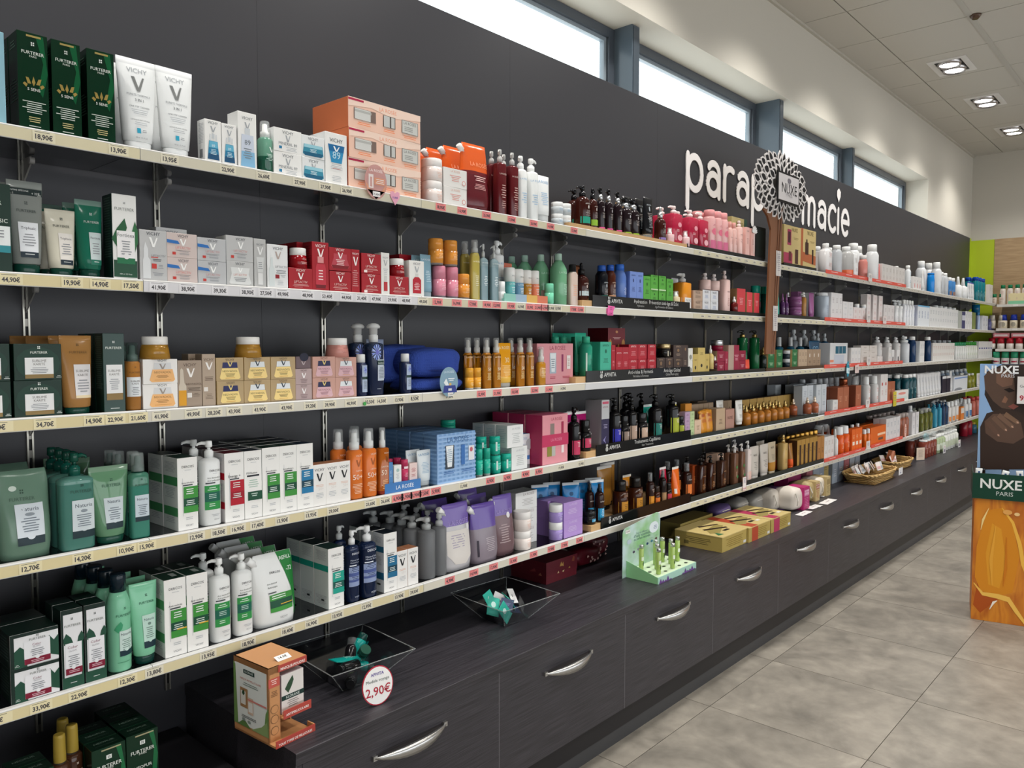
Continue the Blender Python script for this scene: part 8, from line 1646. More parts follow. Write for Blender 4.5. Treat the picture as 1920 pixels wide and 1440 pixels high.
draw(t,[('t',"d'huile essentielle",.5,.74,.44,'4a6a6c',.0),('t','ou parfum naturelle',.5,.68,.44,'4a6a6c',0),('t','Roll-on diffuseur',.5,.8,.3,'6f8a8a',0),('e',.82,.84,.13,.12,'dbe3ea'),('l',.86,.86,.14,3,'6b7a9a',.03),('e',.16,.7,.06,.05,'b4c2cf'),('r',.06,.88,.18,.95,'e9e9e6'),('t','14,90€',.12,.9,.1,'3a3a3e')]+[('e',.28+.12*q,.46+.025*q,.028,.026,['4a3a5a','8a80a4','1c2c50','2a4a7c','3a7a94','5a3a3c'][q])for q in range(6)]+[('l',.28+.12*q,.53+.025*q,.08,1,'8aa0a0',.012)for q in range(6)],lambda u_,v,o:(-.03+u_*(TW-.02),yb0-o,v*bh_),TW-.02,bh_);obj('back_card',t,u)
t=G();t.prism([(0,.0005),(TD-.006,.0005),(TD-.006,.075),(0,.03)],'x',-.002,0,'8cc48e');t.prism([(0,.0005),(TD-.006,.0005),(TD-.006,.03),(0,.03)],'x',TW-.002,TW,'8cc48e');t.box(0,TW,-.003,0,.0005,.03,'a9d0c0')
draw(t,[('p',[(u0,.0),(u0+.04,.5+.3*math.sin(u0*40)),(u0+.08,0)],'6f4a8c')for u0 in(.02,.08,.14,.2,.27,.6,.66,.72,.78,.84,.9)],lambda u_,v,o:(u_*TW,-.0032-o,.0005+v*.03),TW,.03);obj('tray_walls',t,u)
t=G();t.box(.002,TW-.002,.0,TD-.006,.028,.031,'cfe0c2')
for i in range(5):
    for j in range(3):t.add([(TW*(.14+.18*i)+.011*math.cos(q*math.pi/5),.025+.045*j+.008*math.sin(q*math.pi/5),.0314)for q in range(10)],[list(range(10))],'1f2a20')
obj('perforated_deck',t,u)
ST('vial','cap','glass vial with silver screw cap','a9c46a:liquid',bh=.86,capw=.95,sh=.02,cap='c9cac8:metal',pr=[('e',.6,.3,.3,.1,'3a5a2c'),('r',.1,.45,.9,.62,'dfe8d6')],name='glass_vial',cat='vial')
for i,j in((0,2),(0,0),(1,1),(2,0),(2,2),(3,2),(3,1),(4,1)):
    q_=Vector((p.x+TW*(.14+.18*i),p.y+.025+.045*j));put(0,'vial',q_.x,q_.y-.011,.022,.118+R.uniform(-.006,.006),ZC+.0318,where='green display stand')

# gold gift cartons
def giftflat(px,py,pr_,pl,hpx,sash,label,Dm=.27):
    p=at(px,py);b=at(*pr_);W=b.x-p.x;h=.075
    u=empty('gift_carton',((p.x+b.x)/2,p.y,ZC));tag(u,label,'gift set','gold gift cartons on the counter')
    t=G();t.box(-W/2,W/2,0,Dm,.0005,h,'b09a56');
    draw(t,[('l',.5,.75,.8,5,'8a7432',.13)]+([('r',.14,0,.42,1,sash)]if sash else[])+[('r',.86,.1,.97,.28,'d6d6d6')],lambda u_,v,o:((u_-.5)*W,-o,v*h),W,h)
    draw(t,[('l',.5,.7,.6,4,'6f6238',.12),('r',.2,.2,.3,.45,'6f6238')],lambda u_,v,o:(-W/2-o,Dm*(1-u_),v*h),Dm,h);obj('box_base',t,u)
    t=G();t.box(-W/2-.0015,W/2+.0015,-.0015,Dm+.0015,h,h+.004,'c9b478')
    draw(t,([('r',.14,0,.42,1,sash)]if sash else[])+[('p',[(.1,.3),(.3,.2),(.9,.45),(.85,.6),(.3,.5)],'9a8a50'),('p',[(.25,.5),(.8,.3),(.84,.36),(.3,.58)],'2a1c14'),('p',[(.4,.7),(.9,.55),(.92,.6),(.45,.77)],'3a2a20'),('r',.5,.2,.7,.27,'241a14'),('r',.72,.15,.86,.22,'e3e0da')if sash else('p',[(.08,.12),(.26,.1),(.22,.28)],'2f6a44')],lambda u_,v,o:((u_-.5)*W,v*Dm,h+.004+o),W,Dm);obj('box_lid',t,u)
    return u
giftflat(1354,1037,(1402,1018),None,0,None,'gold gift carton with green leaf, beside the card display stand')
giftflat(1404,1018,(1444,1001),None,0,'b0482e','gold gift carton with orange red sash, middle of the flat row')
giftflat(1445.5,1000.5,(1483,985),None,0,'b03a5c','gold gift carton with raspberry sash, at the end of the flat row')
p=at(1290,985);t=G();t.box(0,.36,0,.12,.0005,.09,'8a7a44');draw(t,[('t','NUXE',.3,.4,.3,'6b5c30',0),('l',.7,.6,.3,3,'6b5c30',.12)],lambda u_,v,o:(u_*.36,-o,v*.09),.36,.09);o=obj('gift_carton',t,None,(3.66,2.09,ZC));tag(o,'dull gold carton lying in shadow behind the flat gift cartons','gift set','gold gift cartons on the counter')

# toiletry kits
def kit(px0,px1,py,pt,cols,label,name='toiletry_kit'):
    p=at(px0,py);y=max(p.y,1.86);a=on_y(px0,py,y);b=on_y(px1,py,y);W=max(.06,b.x-a.x);h=on_y((px0+px1)/2,pt,y).z-ZC
    u=empty(name,((a.x+b.x)/2,y,ZC));tag(u,label,'toiletry kit')
    o=blob('pouch',(-W*.1,.075,0),W*.86,.15,h,cols[0],int(px0),.05,n=5);o.parent=u
    W2=W*.5;x0=W*.08;t=G();t.box(x0,x0+W2,-.012,.1,.001,h*.97,cols[1])
    P=lambda u_,v,o_:(x0+u_*W2,-.0122-o_,.001+v*h*.96)
    draw(t,[('r',.1,.6,.9,.88,cols[2]),('l',.5,.5,.7,6,cols[2],.07)]+([('t','MY PINK',.5,.79,.7,'f0dfe8'),('t','CRUSH',.5,.66,.7,'f0dfe8')]if 'magenta' in label else[]),P,W2,h);obj('sleeve',t,u)
    t=G();t.tube([(-W*.44,.0,h*.8),(-W*.5,-.02,h*.55),(-W*.44,-.01,h*.3)],.004,'d9d2c6',6);obj('strap',t,u)
    return u
kit(1450,1472,962,917,('cfc6bb','6f4f86','a98cba'),'cream toiletry kit with purple sleeve')
kit(1490,1512,962,914,('d6cdc2','b0286a','d07aa4'),'cream toiletry kit with magenta lettered sleeve')
kit(1517,1532,944,903,('a9966a','bfa878','a5684a'),'gold brown toiletry kit beside the magenta one')
kit(1537,1552,934,894,('d3c8b8','c0ab7c','9a8458'),'cream toiletry kit with gold sleeve, last of the kits')
for q,(px,py,hh,c,lab)in enumerate(((1368,958,.12,'5a4a78','violet bottle kit half hidden under the lowest shelf'),(1402,950,.12,'8d8a86','grey drawstring bag half hidden under the lowest shelf'),(1432,945,.11,'99958f','grey drawstring bag next to the purple toiletry kit'))):
    c_=on_y(px,py,2.06);o=blob('drawstring_bag',(c_.x,2.13,ZC),.17,.11,hh,c,40+q,.06,n=3);tag(o,lab,'bag')
    t=G();t.tube([(-.05,-.05,hh*.7),(0,-.06,hh*.75),(.05,-.05,hh*.7)],.0025,'cfcac2',6);obj('cord',t,o)
p=on_y(1490,905,2.1);ST('magback','box','magenta carton behind the toiletry kits','8d1f58',d=.1,top='a02866');put(0,'magback',p.x,2.1,.22,.16,ZC)
p=on_y(1530,900,2.15);ST('goldtall','box','tall gold carton behind the last toiletry kit','b39c60',d=.08,pr=[('l',.5,.6,.5,3,'7d6c3a',.06)]);put(0,'goldtall',p.x+.1,2.12,.13,.24,ZC)
# paper slips
for px,py,w_,d_,rz_,lab in((1515,964,.17,.05,.03,'white paper slip on the counter before the magenta kit'),(1534,952,.16,.055,-.05,'crumpled white paper slip, second along the counter edge'),(1561,942,.2,.06,.05,'flat white paper slip, third along the counter edge'),(1547,931,.07,.03,0,'tiny white paper slip near the last toiletry kit'),(1553,927,.06,.025,.1,'tiny white paper slip farthest from the magenta kit')):
    p=at(px,py);t=G();N3=6
    v=[((-.5+i/N3)*w_,j*d_,.0012+.0025*math.sin(i*1.3+px)**2)for j in(0,1)for i in range(N3+1)]
    t.add(v,[(i,i+1,i+N3+2,i+N3+1)for i in range(N3)],'eae7e6');draw(t,[('l',.5,.5,.4,1,'b9a9ae',.2)],lambda u_,v_,o_:((u_-.5)*w_,v_*d_,.0042+o_),w_,d_)
    o=obj('paper_slip',t,None,p,(0,0,rz_));tag(o,lab,'paper')

# wicker baskets
def basket(c,W,D,h,rot,label):
    u=empty('wicker_basket',(c[0],c[1],ZC),rot);tag(u,label,'basket','wicker baskets on the counter')
    t=G();t.box(-W/2*.8,W/2*.8,-D/2*.8,D/2*.8,.001,.006,'8a6c3c');obj('basket_floor',t,u)
    def ring(k,z,n=40,amp=.0,ph=0):
        return[((W/2*k)*math.copysign(abs(math.cos(t))**.45,math.cos(t))*(1+amp*math.sin(t*20+ph)),(D/2*k)*math.copysign(abs(math.sin(t))**.45,math.sin(t))*(1+amp*math.sin(t*20+ph)),z)for t in[2*math.pi*(i+.5)/n for i in range(n)]]
    for q in range(7):
        t=G();f=q/6;t.tube(ring(.8+.17*f,.006+h*.82*f,80,.02,math.pi*(q%2)),h*.075,['b08d56','a27f48','bb9a62'][q%3],6,True);obj('wicker_strand',t,u)
    for ph in(0,math.pi):
        t=G();pts=ring(.99,h*.95,60);pts=[(x*(1+.02*math.sin(i*1.05+ph)),y*(1+.02*math.sin(i*1.05+ph)),z+h*.07*math.cos(i*1.05+ph))for i,(x,y,z)in enumerate(pts)]
        t.tube(pts,h*.085,'c4a26a',6,True);obj('braided_rim',t,u)
    return u
pb=at(1590,897);pr_=at(1655,912)
bk1=Vector((6.32,1.955));basket(bk1,.62,.27,.075,rd(0),'woven wicker basket of sample sachets with a white price card')
bk2=Vector((7.12,2.02));basket(bk2,.46,.25,.065,rd(0),'smaller woven wicker basket of soaps behind the first basket')
ST('minisachet','box','white and pink sample sachet','e0d6d2',d=.006,pr=[('r',.1,.2,.9,.5,'d0a4a4')]);ST('minigrey','box','grey sample sachet','c2c4c6',d=.006,pr=[('r',.1,.2,.9,.5,'9aa0a4')])
for q in range(14):lay('minisachet' if q%3 else 'minigrey',(bk1.x-.24+q*.035,bk1.y+R.uniform(-.05,.05),0),.05+R.uniform(0,.01),rd(-25+R.uniform(-12,12)),rd(R.uniform(-25,25)),rd(R.uniform(-20,20)),.06,.065,'first wicker basket')
ST('soapbar','box','terracotta soap carton','a86242',d=.05,pr=[('l',.5,.5,.5,2,'d9b49a',.15)]);lay('soapbar',(bk2.x-.1,bk2.y,0),.06,rd(10),rd(35),rd(10),.055,.09,'second wicker basket')
for q in range(8):lay('minisachet',(bk2.x-.14+q*.045,bk2.y+R.uniform(-.05,.04),0),.045+R.uniform(0,.008),rd(-30+R.uniform(-12,12)),rd(R.uniform(-30,30)),rd(R.uniform(-30,30)),.055,.05,'second wicker basket')
t=G();t.box(-.05,.05,0,.0015,-.02,.035,'e6e4e4');draw(t,[('l',.5,.6,.5,2,'a9a4b4',.1),('r',.35,.2,.6,.4,'7d7a94')],lambda u_,v,o_:(-.05+u_*.1,-o_,-.02+v*.055),.1,.055)
o=obj('price_card',t,None,(bk1.x+.24,bk1.y-.155,ZC+.045));tag(o,'white price card on the rim of the first wicker basket','price sign')
c=on_y(1720,862,2.0);t=G();t.box(-.055,.055,0,.002,.0005,.125,M_ACRYL);t.box(-.05,.05,-.001,0,.01,.12,'cdb9a6');draw(t,[('l',.5,.8,.7,9,'a08c80',.07)],lambda u_,v,o_:(-.05+u_*.1,-.0012-o_,.01+v*.11),.1,.11)
o=obj('sign_holder',t,None,(7.62,1.93,ZC),(0,0,rd(-25)));tag(o,'acrylic sign holder with beige notice past the wicker baskets','sign')
# shampoo packs in film
ST('packred','cap','rust red shampoo bottle standing on white cap','7a3a2e:gloss',bh=.9,capw=.9,sh=.05,cap='d9d9d8:gloss',pr=[('l',.5,.6,.6,6,'b98a7c',.06)]);ST('packgreen','cap','pale green shampoo bottle on the counter','9aa884:gloss',bh=.85,capw=.7,cap='e6e6e4:gloss',pr=[('r',.1,.2,.9,.6,'cfd6c4')]);ST('packwhite','cap','white shampoo bottle on the counter','d3d3ce:gloss',bh=.85,capw=.7,cap='e6e6e4:gloss',pr=[('r',.1,.2,.9,.6,'b9c0a9')])
xa_,xb2=at(1728,862).x,at(1815,830).x
for q in range(4):
    for r in range(2):put(0,'packred',7.86+q*.1,1.93+r*.11,.085,.165,ZC)
for q in range(3):
    for r in range(2):put(0,'packgreen',8.28+q*.1,1.93+r*.11,.085,.175,ZC);
for q in range(5):
    for r in range(2):put(0,'packwhite',8.6+q*.1,1.93+r*.11,.085,.175,ZC)
for q,(x,c,lab)in enumerate(((8.06,'d6dcdc:clear','clear film bag tied over the rust red bottles'),(8.75,'d6dcd8:clear','clear film bag draped over the white bottles'))):
    o=blob('film_bag',(x,2.02,ZC+.18),.4,.2,.05,c,70+q,.18);tag(o,lab,'bag')
t=G();t.prism([(-.06,0),(.0,.03),(.05,.02),(.09,-.03),(.02,-.05)],'y',0,.02,'7fc0cc:clear');o=obj('film_twist',t,None,(7.9,1.95,ZC+.2));tag(o,'bluish twisted film end above the rust red bottles','film')
for q,x in enumerate((8.33,8.92)):
    t=G();t.box(-.045,.045,0,.001,.0005,.075,'e6e4e2');draw(t,[('l',.5,.85,.6,2,'c06a70',.08),('r',.2,.15,.8,.5,'8a8490')],lambda u_,v,o_:(-.045+u_*.09,-o_,v*.075),.09,.075);o=obj('price_card',t,None,(x,1.9,ZC));tag(o,['white price card before the pale green shampoo bottles','white price card before the white shampoo bottles'][q],'price sign')
ST('redbott','cap','crimson bottle before the lime wall','8d1a2c:gloss',bh=.8,capw=.5,cap='a02234:gloss');ST('bluebott','cap','small teal bottle before the lime wall','2a5a6c:gloss',bh=.8,capw=.6,cap='c9b04a:gloss')
for x in(10.0,10.22):put(0,'redbott',x,2.05,.09,.22,ZC)
put(0,'bluebott',10.45,2.05,.08,.13,ZC)
# things stored below the lowest shelf at the back of the counter
for q in range(10):
    c=['8d98a8','a5606a','9aa4b0'][q%3];ST('under%d'%(q%3),'box',['grey blue carton','rose striped carton','pale grey carton'][q%3]+' stored under the lowest shelf',c,d=.08,pr=[('l',.5,.5,.5,4,'d3d3d6',.08)]);put(0,'under%d'%(q%3),5.35+q*.125,2.1,.11,.2,ZC)

# blue waffle towels on the middle shelf
def f_waffle(t_,b_,L):
    tc=t_.nodes.new('ShaderNodeTexCoord');ck=t_.nodes.new('ShaderNodeTexVoronoi');ck.inputs['Scale'].default_value=110;ck.inputs['Randomness'].default_value=.15;ck.distance='CHEBYCHEV'
    bp=t_.nodes.new('ShaderNodeBump');bp.inputs['Strength'].default_value=.9;bp.inputs['Distance'].default_value=.004
    L.new(tc.outputs['Object'],ck.inputs[0]);L.new(ck.outputs['Distance'],bp.inputs['Height']);L.new(bp.outputs[0],b_.inputs['Normal']);b_.inputs['Base Color'].default_value=(*lin('2c48a0'),1);b_.inputs['Roughness'].default_value=.9
M_WAF=nodemat('blue_waffle_cloth',f_waffle)
z3=ZT[2];xa_=on_y(770,715,YF+.05).x;xb2=on_y(868,715,YF+.05).x;wt=xb2-xa_
def towel(name,cx,cy,cz,sx_,sy_,sz_,seed,label):
    o=blob(name,(cx,cy,cz),sx_,sy_,sz_,None,seed,.035,m=M_WAF,n=4);tag(o,label,'toiletry pouch','blue waffle pouches');return o
o1=towel('waffle_pouch',xa_+wt*.5,YF+.11,z3+.001,wt*1.02,.16,.045,1,'blue waffle cloth pouch at the bottom of the pile')
o2=towel('waffle_pouch',xa_+wt*.52,YF+.115,z3+.045,wt*.98,.15,.11,2,'blue waffle cloth pouch with white label on the pile')
o3=towel('waffle_pouch',xa_+wt*.3,YF+.22,z3+.02,wt*1.1,.14,.15,3,'blue waffle cloth pouch behind the labelled one')
t=G();t.box(-.02,.02,-.0012,0,-.014,.014,'d3cfd0');draw(t,[('t','LA ROSÉE',.5,.45,.7,'8a8494',0)],lambda u_,v,o_:(-.02+u_*.04,-.0014-o_,-.014+v*.028),.04,.028);obj('label',t,o2,(wt*.1,-.073,.065))
t=G();t.tube([(-wt*.4,-.06,.03),(0,-.078,.028),(wt*.4,-.062,.03)],.0022,'22388a',6);obj('zipper',t,o2)

# ================================================================ tree shaped sign
tx,ty=4.5,YF-.035
u=empty('tree_sign',(4.555,ty,ZT[2]));tag(u,'tree shaped cardboard sign with brown trunk and black and white leaf crown','sign')
ox,oz=4.555,ZT[2]
def TPt(px,py,y=ty):v=on_y(px,py,y);return(v.x-ox,v.z-oz)
t=G()
def f_bark(t_,b_,L):
    tc=t_.nodes.new('ShaderNodeTexCoord');mp=t_.nodes.new('ShaderNodeMapping');mp.inputs['Scale'].default_value=(30,30,1.5);n_=t_.nodes.new('ShaderNodeTexNoise');n_.inputs['Scale'].default_value=2;cr=t_.nodes.new('ShaderNodeValToRGB');cr.color_ramp.elements[0].color=(*lin('6b4228'),1);cr.color_ramp.elements[1].color=(*lin('8a5838'),1)
    L.new(tc.outputs['Object'],mp.inputs[0]);L.new(mp.outputs[0],n_.inputs[0]);L.new(n_.outputs[0],cr.inputs[0]);L.new(cr.outputs[0],b_.inputs['Base Color']);b_.inputs['Roughness'].default_value=.5
M_BARK=nodemat('brown_card',f_bark)
out=[TPt(*q)for q in((1436,664),(1440,560),(1444,470),(1446,430),(1440,405),(1432,392),(1440,380),(1470,385),(1474,398),(1467,412),(1465,470),(1459,560),(1453,664))]
t.prism(out[::-1],'y',0,.012,M_BARK);obj('trunk',t,u)
for dxp in(.62,.8):
    t=G();pts=[(TPt(1436+17*dxp,664)),(TPt(1441+19*dxp,540)),(TPt(1445+21*dxp,440)),(TPt(1442+28*dxp,400))]
    t.tube([(p[0],-.001,p[1])for p in pts],.0035,'5a3620',5);obj('trunk_groove',t,u)
cx,cz=TPt(1465,350);ry_=.152;rx_=.335/2*2.1
crx=(TPt(1513,350)[0]-TPt(1417,350)[0])/2;crz=(TPt(1465,293)[1]-TPt(1465,407)[1])/2
def leafmesh(L_,w_):
    g=G();o=[(0,-.5),(.5,-.15),(.42,.2),(0,.5),(-.42,.2),(-.5,-.15)]
    g.prism([(a*w_,b*L_)for a,b in o],'y',0,.004,'d9d4d2');g.add([(a*w_*.62,-.0006,b*L_*.74)for a,b in o],[(0,1,2,3,4,5)],'17161a');return g.mesh('leaf')
LM=[leafmesh(.092,.064),leafmesh(.08,.054),leafmesh(.1,.056)]
rr=random.Random(3);q=0
for ring_i,(rk,n)in enumerate(((.92,34),(.72,28),(.52,22))):
    for i in range(n):
        a_=2*math.pi*(i+.5*(ring_i%2))/n+rr.uniform(-.05,.05);lx,lz=cx+crx*rk*math.cos(a_),cz+crz*rk*math.sin(a_)
        o=obj('leaf',LM[(i+ring_i)%3],u,(lx,-.002-ring_i*.0052-(i%2)*.0026,lz));o.rotation_euler=(0,math.pi/2-math.atan2(crz*math.sin(a_),crx*math.cos(a_))+rr.uniform(-.25,.25),0)
t=G();n=26;t.prism([(cx+crx*.62*math.cos(2*math.pi*i/n),cz+crz*.62*math.sin(2*math.pi*i/n))for i in range(n)],'y',.006,.011,'d0cbc9');obj('crown_board',t,u)
A4=[TPt(1452,323),TPt(1489,339),TPt(1486,386),TPt(1449,373)]
xl,xr=A4[0][0],A4[1][0];zt_,zb_=TPt(1470,331)[1],TPt(1468,379)[1]
t=G();t.box(xl-.012,xr+.012,-.028,-.0205,zb_-.012,zt_+.012,'121214');t.box(xl,xr,-.03,-.028,zb_,zt_,'cfcaca')
W,H=xr-xl,zt_-zb_;draw(t,[('t','NUXE',.52,.3,.76,'1a1a1e',.0),('t','PARIS',.52,.18,.3,'a9a4a6',0),('r',.08,.56,.92,.565,'8a8688'),('r',.49,.56,.51,.72,'77727a'),('e',.5,.8,.09,.1,'77727a')],lambda u_,v,o_:(xl+u_*W,-.0303-o_,zb_+v*H),W,H);obj('name_board',t,u)
for(px,py,w_,h_,lab)in((1460,494,.07,.15,'pale printed price strip clipped to the tree trunk, upper one'),(1454,597,.065,.15,'pale printed price strip clipped to the tree trunk, lower one')):
    c=on_y(px,py,ty-.004);t=G();t.box(-w_/2,w_/2,0,.0014,-h_/2,h_/2,'cfcac8');draw(t,[('l',.5,.85,.7,9,'9a9498',.08),('e',.5,.75,.16,.06,'a9a2a4')],lambda u_,v,o_:(-w_/2+u_*w_,-o_,-h_/2+v*h_),w_,h_);o=obj('price_strip',t,None,c);tag(o,lab,'price sign')
# black side panel behind the trunk and the small daisy topper
t=G();xq=XB(4)-.02;t.box(xq-.012,xq+.012,YF+.0,YF+.3,ZT[1]+.02,ZT[0]-.04,'101312');
c=on_y(1406,437,YF+.03);t=G()
for i in range(9):
    a_=math.pi*(i+.5)/9;g_=[(0,0),(.006*math.cos(a_-.5)*3,.006*math.sin(a_-.5)*3),(.04*math.cos(a_),.04*math.sin(a_)),(.006*math.cos(a_+.5)*3,.006*math.sin(a_+.5)*3)];t.prism(g_,'y',-.0002*i,.002,'eceae8')
t.box(-.003,.003,.002,.004,-.12,.005,'d9d4d2');o=obj('leaf_topper',t,None,(c.x,c.y-.03,c.z));tag(o,'small white leaf fan topper above the blush pink cartons','sign')

# ================================================================ cardboard floor display
p=Vector((5.16,1.013));b=Vector((5.218,.756));d=(b-p).normalized();FW=.46;FD=.34
ang2=math.atan2(d.y,d.x)
u=empty('floor_display',(p.x,p.y,0),ang2);tag(u,'tall cardboard floor display with amber gel print and dark green band','display stand')
def zat(px,py):
    # height of a picture point on the display's front plane
    r_=ray(px,py);nrm=Vector((-d.y,d.x,0));t_=nrm.dot(Vector((p.x,p.y,EYE))-Vector((0,0,EYE)))/nrm.dot(r_);return EYE+r_.z*t_
zg0,zg1=zat(1830,932),zat(1833,886)
def f_gel(t_,b_,L):
    tc=t_.nodes.new('ShaderNodeTexCoord');mp=t_.nodes.new('ShaderNodeMapping');mp.inputs['Scale'].default_value=(5,5,1.6);mp.inputs['Rotation'].default_value=(0,.5,0);n_=t_.nodes.new('ShaderNodeTexNoise');n_.inputs['Scale'].default_value=1.6;n_.inputs['Distortion'].default_value=2.2;n_.inputs['Detail'].default_value=2
    cr=t_.nodes.new('ShaderNodeValToRGB');e=cr.color_ramp.elements;e[0].position=.3;e[0].color=(*lin('b0581a'),1);e[1].position=.6;e[1].color=(*lin('d98a2a'),1);k_=cr.color_ramp.elements.new(.72);k_.color=(*lin('cf7a22'),1)
    L.new(tc.outputs['Object'],mp.inputs[0]);L.new(mp.outputs[0],n_.inputs[0]);L.new(n_.outputs[0],cr.inputs[0]);L.new(cr.outputs[0],b_.inputs['Base Color']);b_.inputs['Roughness'].default_value=.3
M_GEL=nodemat('amber_gel_print',f_gel)
t=G();t.box(0,FW,.002,FD,.001,zg0,'c9782c');t.box(.0,FW,0,.002,.001,zg0,M_GEL)
def curve(pts,w0,c):
    n=len(pts);L_,R_=[],[]
    for i,q in enumerate(pts):
        a_=pts[max(0,i-1)];b_=pts[min(n-1,i+1)];dx,dy=b_[0]-a_[0],b_[1]-a_[1];ln=math.hypot(dx,dy)or 1;ww=w0*(1-abs(2*i/(n-1)-1)**2*.8);L_.append((q[0]-dy/ln*ww,q[1]+dx/ln*ww));R_.append((q[0]+dy/ln*ww,q[1]-dx/ln*ww))
    return[('p',[L_[i],R_[i],R_[i+1],L_[i+1]],c)for i in range(n-1)]
gel=[('p',[(.06,.3),(.02,.12),(.1,.06),(.3,.2),(.2,.24)],'b0521c')]
gel+=[('p',[(.14,.9),(.04,.6),(.03,.35),(.1,.24),(.3,.22),(.44,.26),(.5,.55),(.42,.8),(.3,.93)],'d88a22')]
gel+=[('p',[(.2,.8),(.14,.55),(.18,.3),(.3,.28),(.36,.5),(.3,.76)],'e09a2c')]
gel+=curve([(.3,.93),(.42,.82),(.5,.65),(.54,.5),(.62,.36),(.74,.3),(.9,.36)],.022,'f0b84a')+curve([(.02,.3),(.12,.22),(.28,.215),(.4,.2),(.48,.12),(.58,.03),(.72,.04)],.022,'f2c05a')+curve([(.16,.92),(.1,.82),(.08,.74)],.012,'f6d890')+curve([(.24,.78),(.2,.5),(.22,.3)],.02,'e8a63a')+curve([(.36,.7),(.36,.45),(.34,.3)],.016,'cf7a1c')+curve([(.2,.1),(.24,.16),(.28,.18)],.012,'f9eede')+curve([(.62,.55),(.7,.8),(.86,.95)],.03,'dd9a3c')+curve([(.7,.18),(.84,.26),(.97,.2)],.024,'eeb24a')+[('e',.36,.9,.05,.02,'e6a85a'),('e',.46,.89,.03,.014,'f0c88a')]
H=zg0;draw(t,gel,lambda u_,v,o_:(u_*FW,-o_,v*H),FW,H);obj('body',t,u)
t=G();t.box(-.012,FW+.012,-.014,-.011,zg0-.004,zg1,'123f30');t.box(-.012,-.009,-.011,FD+.01,zg0-.004,zg1,'0f3428');t.box(FW+.009,FW+.012,-.011,FD+.01,zg0-.004,zg1,'0f3428')
W=FW+.024;H=zg1-zg0;
kx=(zat(1900,905)*0+1)
draw(t,[('t','NUXE',.29,.42,.42,'e9ecea',.02),('t','PARIS',.33,.15,.17,'c9d2ce',.0)],lambda u_,v,o_:(-.012+u_*W,-.0143-o_,zg0+v*H),W,H);obj('front_band',t,u)
t=G();t.box(-.009,FW+.009,-.01,FD,zg0+.0,zg0+.006,'0f1d18');obj('tray_floor',t,u)
# back card with a printed portrait
def zat2(px,py,off):
    r_=ray(px,py);nrm=Vector((-d.y,d.x,0));q0=Vector((p.x,p.y,0))+nrm*off;t_=(nrm.x*q0.x+nrm.y*q0.y)/(nrm.x*r_.x+nrm.y*r_.y);P_=Vector((r_.x*t_,r_.y*t_,EYE+r_.z*t_));return(Vector((P_.x,P_.y))-p).dot(d),P_.z
off=FD-.1
ul,zl=zat2(1838,682,off);ztop=zl
t=G();t.box(ul,ul+.48,off,off+.006,zg0,ztop,'8fb0d6')
W,H=.48,ztop-zg0
# portrait coordinates from the picture
def UV(px,py):a_,z_=zat2(px,py,off);return((a_-ul)/W,(z_-zg0)/H)
def PG(pts,c):return('p',[UV(*q)for q in pts],c)
face=[('r',0,.55,1,1,'8fb2dc'),PG([(1850,697),(1880,683),(1920,683),(1945,690),(1945,800),(1860,770),(1846,740)],'332824'),PG([(1845,705),(1858,692),(1880,690),(1900,700),(1905,750),(1896,768),(1878,765),(1862,752),(1847,730)],'5a463c'),PG([(1868,702),(1884,696),(1900,704),(1898,722),(1880,726),(1868,718)],'77594a'),PG([(1882,730),(1893,727),(1904,733),(1892,736)],'1f1614'),PG([(1884,742),(1890,748),(1886,756),(1878,754)],'8a6450'),PG([(1890,762),(1900,757),(1910,762),(1900,768)],'8a5048'),
    PG([(1838,800),(1850,775),(1880,766),(1910,772),(1945,790),(1945,880),(1838,880)],'3a2c26'),PG([(1846,790),(1862,776),(1888,776),(1914,792),(1920,820),(1900,832),(1870,828),(1848,812)],'5f493e')]
for q,(a_,b_)in enumerate((((1862,782),(1886,806)),((1872,778),(1898,800)),((1884,776),(1908,792)),((1852,792),(1872,816)))):
    dx,dy=b_[0]-a_[0],b_[1]-a_[1];ln=math.hypot(dx,dy);nx,ny=-dy/ln*4.6,dx/ln*4.6
    face+=[PG([(a_[0]+nx,a_[1]+ny),(b_[0]+nx*.8,b_[1]+ny*.8),(b_[0]+dx/ln*4,b_[1]+dy/ln*4),(b_[0]-nx*.8,b_[1]-ny*.8),(a_[0]-nx,a_[1]-ny)],['6f5546','775c4c','80634f','654c40'][q]),PG([(b_[0]+nx*.4,b_[1]+ny*.4),(b_[0]+dx/ln*3,b_[1]+dy/ln*3),(b_[0]-nx*.4,b_[1]-ny*.4),(b_[0]-dx/ln*3,b_[1]-dy/ln*3)],'c29a84')]
n1,n2=UV(1847,697),UV(1920,697)
face+=[('t','NUXE',.23,UV(1880,700)[1],.36,'f0f2f4',.03),('t','PARIS',.3,UV(1890,708)[1],.14,'dfe4ea',0)]
draw(t,face,lambda u_,v,o_:(ul+u_*W,off-o_,zg0+v*H),W,H);obj('back_card',t,u)
t=G();a0,z0=zat2(1908,706,off-.03);a1,z1=zat2(1909,757,off-.03);t.box(a0,a0+.13,off-.032,off-.03,z1,z0,'e6e3e2');draw(t,[('t','9,90€',.5,.12,.8,'b0283c',.02),('t','Gel douche',.5,.6,.8,'5a5a60',0),('l',.5,.5,.5,1,LG,.05)],lambda u_,v,o_:(a0+u_*.13,-o_+off-.032,z1+v*(z0-z1)),.13,z0-z1)
o=obj('price_card',t,None,(p.x,p.y,0),(0,0,ang2));tag(o,'white price card with red figures on the floor display back card','price sign')
ST('gelbottle','cap','clear amber gel bottle with dark cap','b0682a:liquid',bh=.8,capw=.5,sh=.2,cap='1a1a1c:gloss',pr=[('r',.1,.3,.9,.7,'3a2418')])
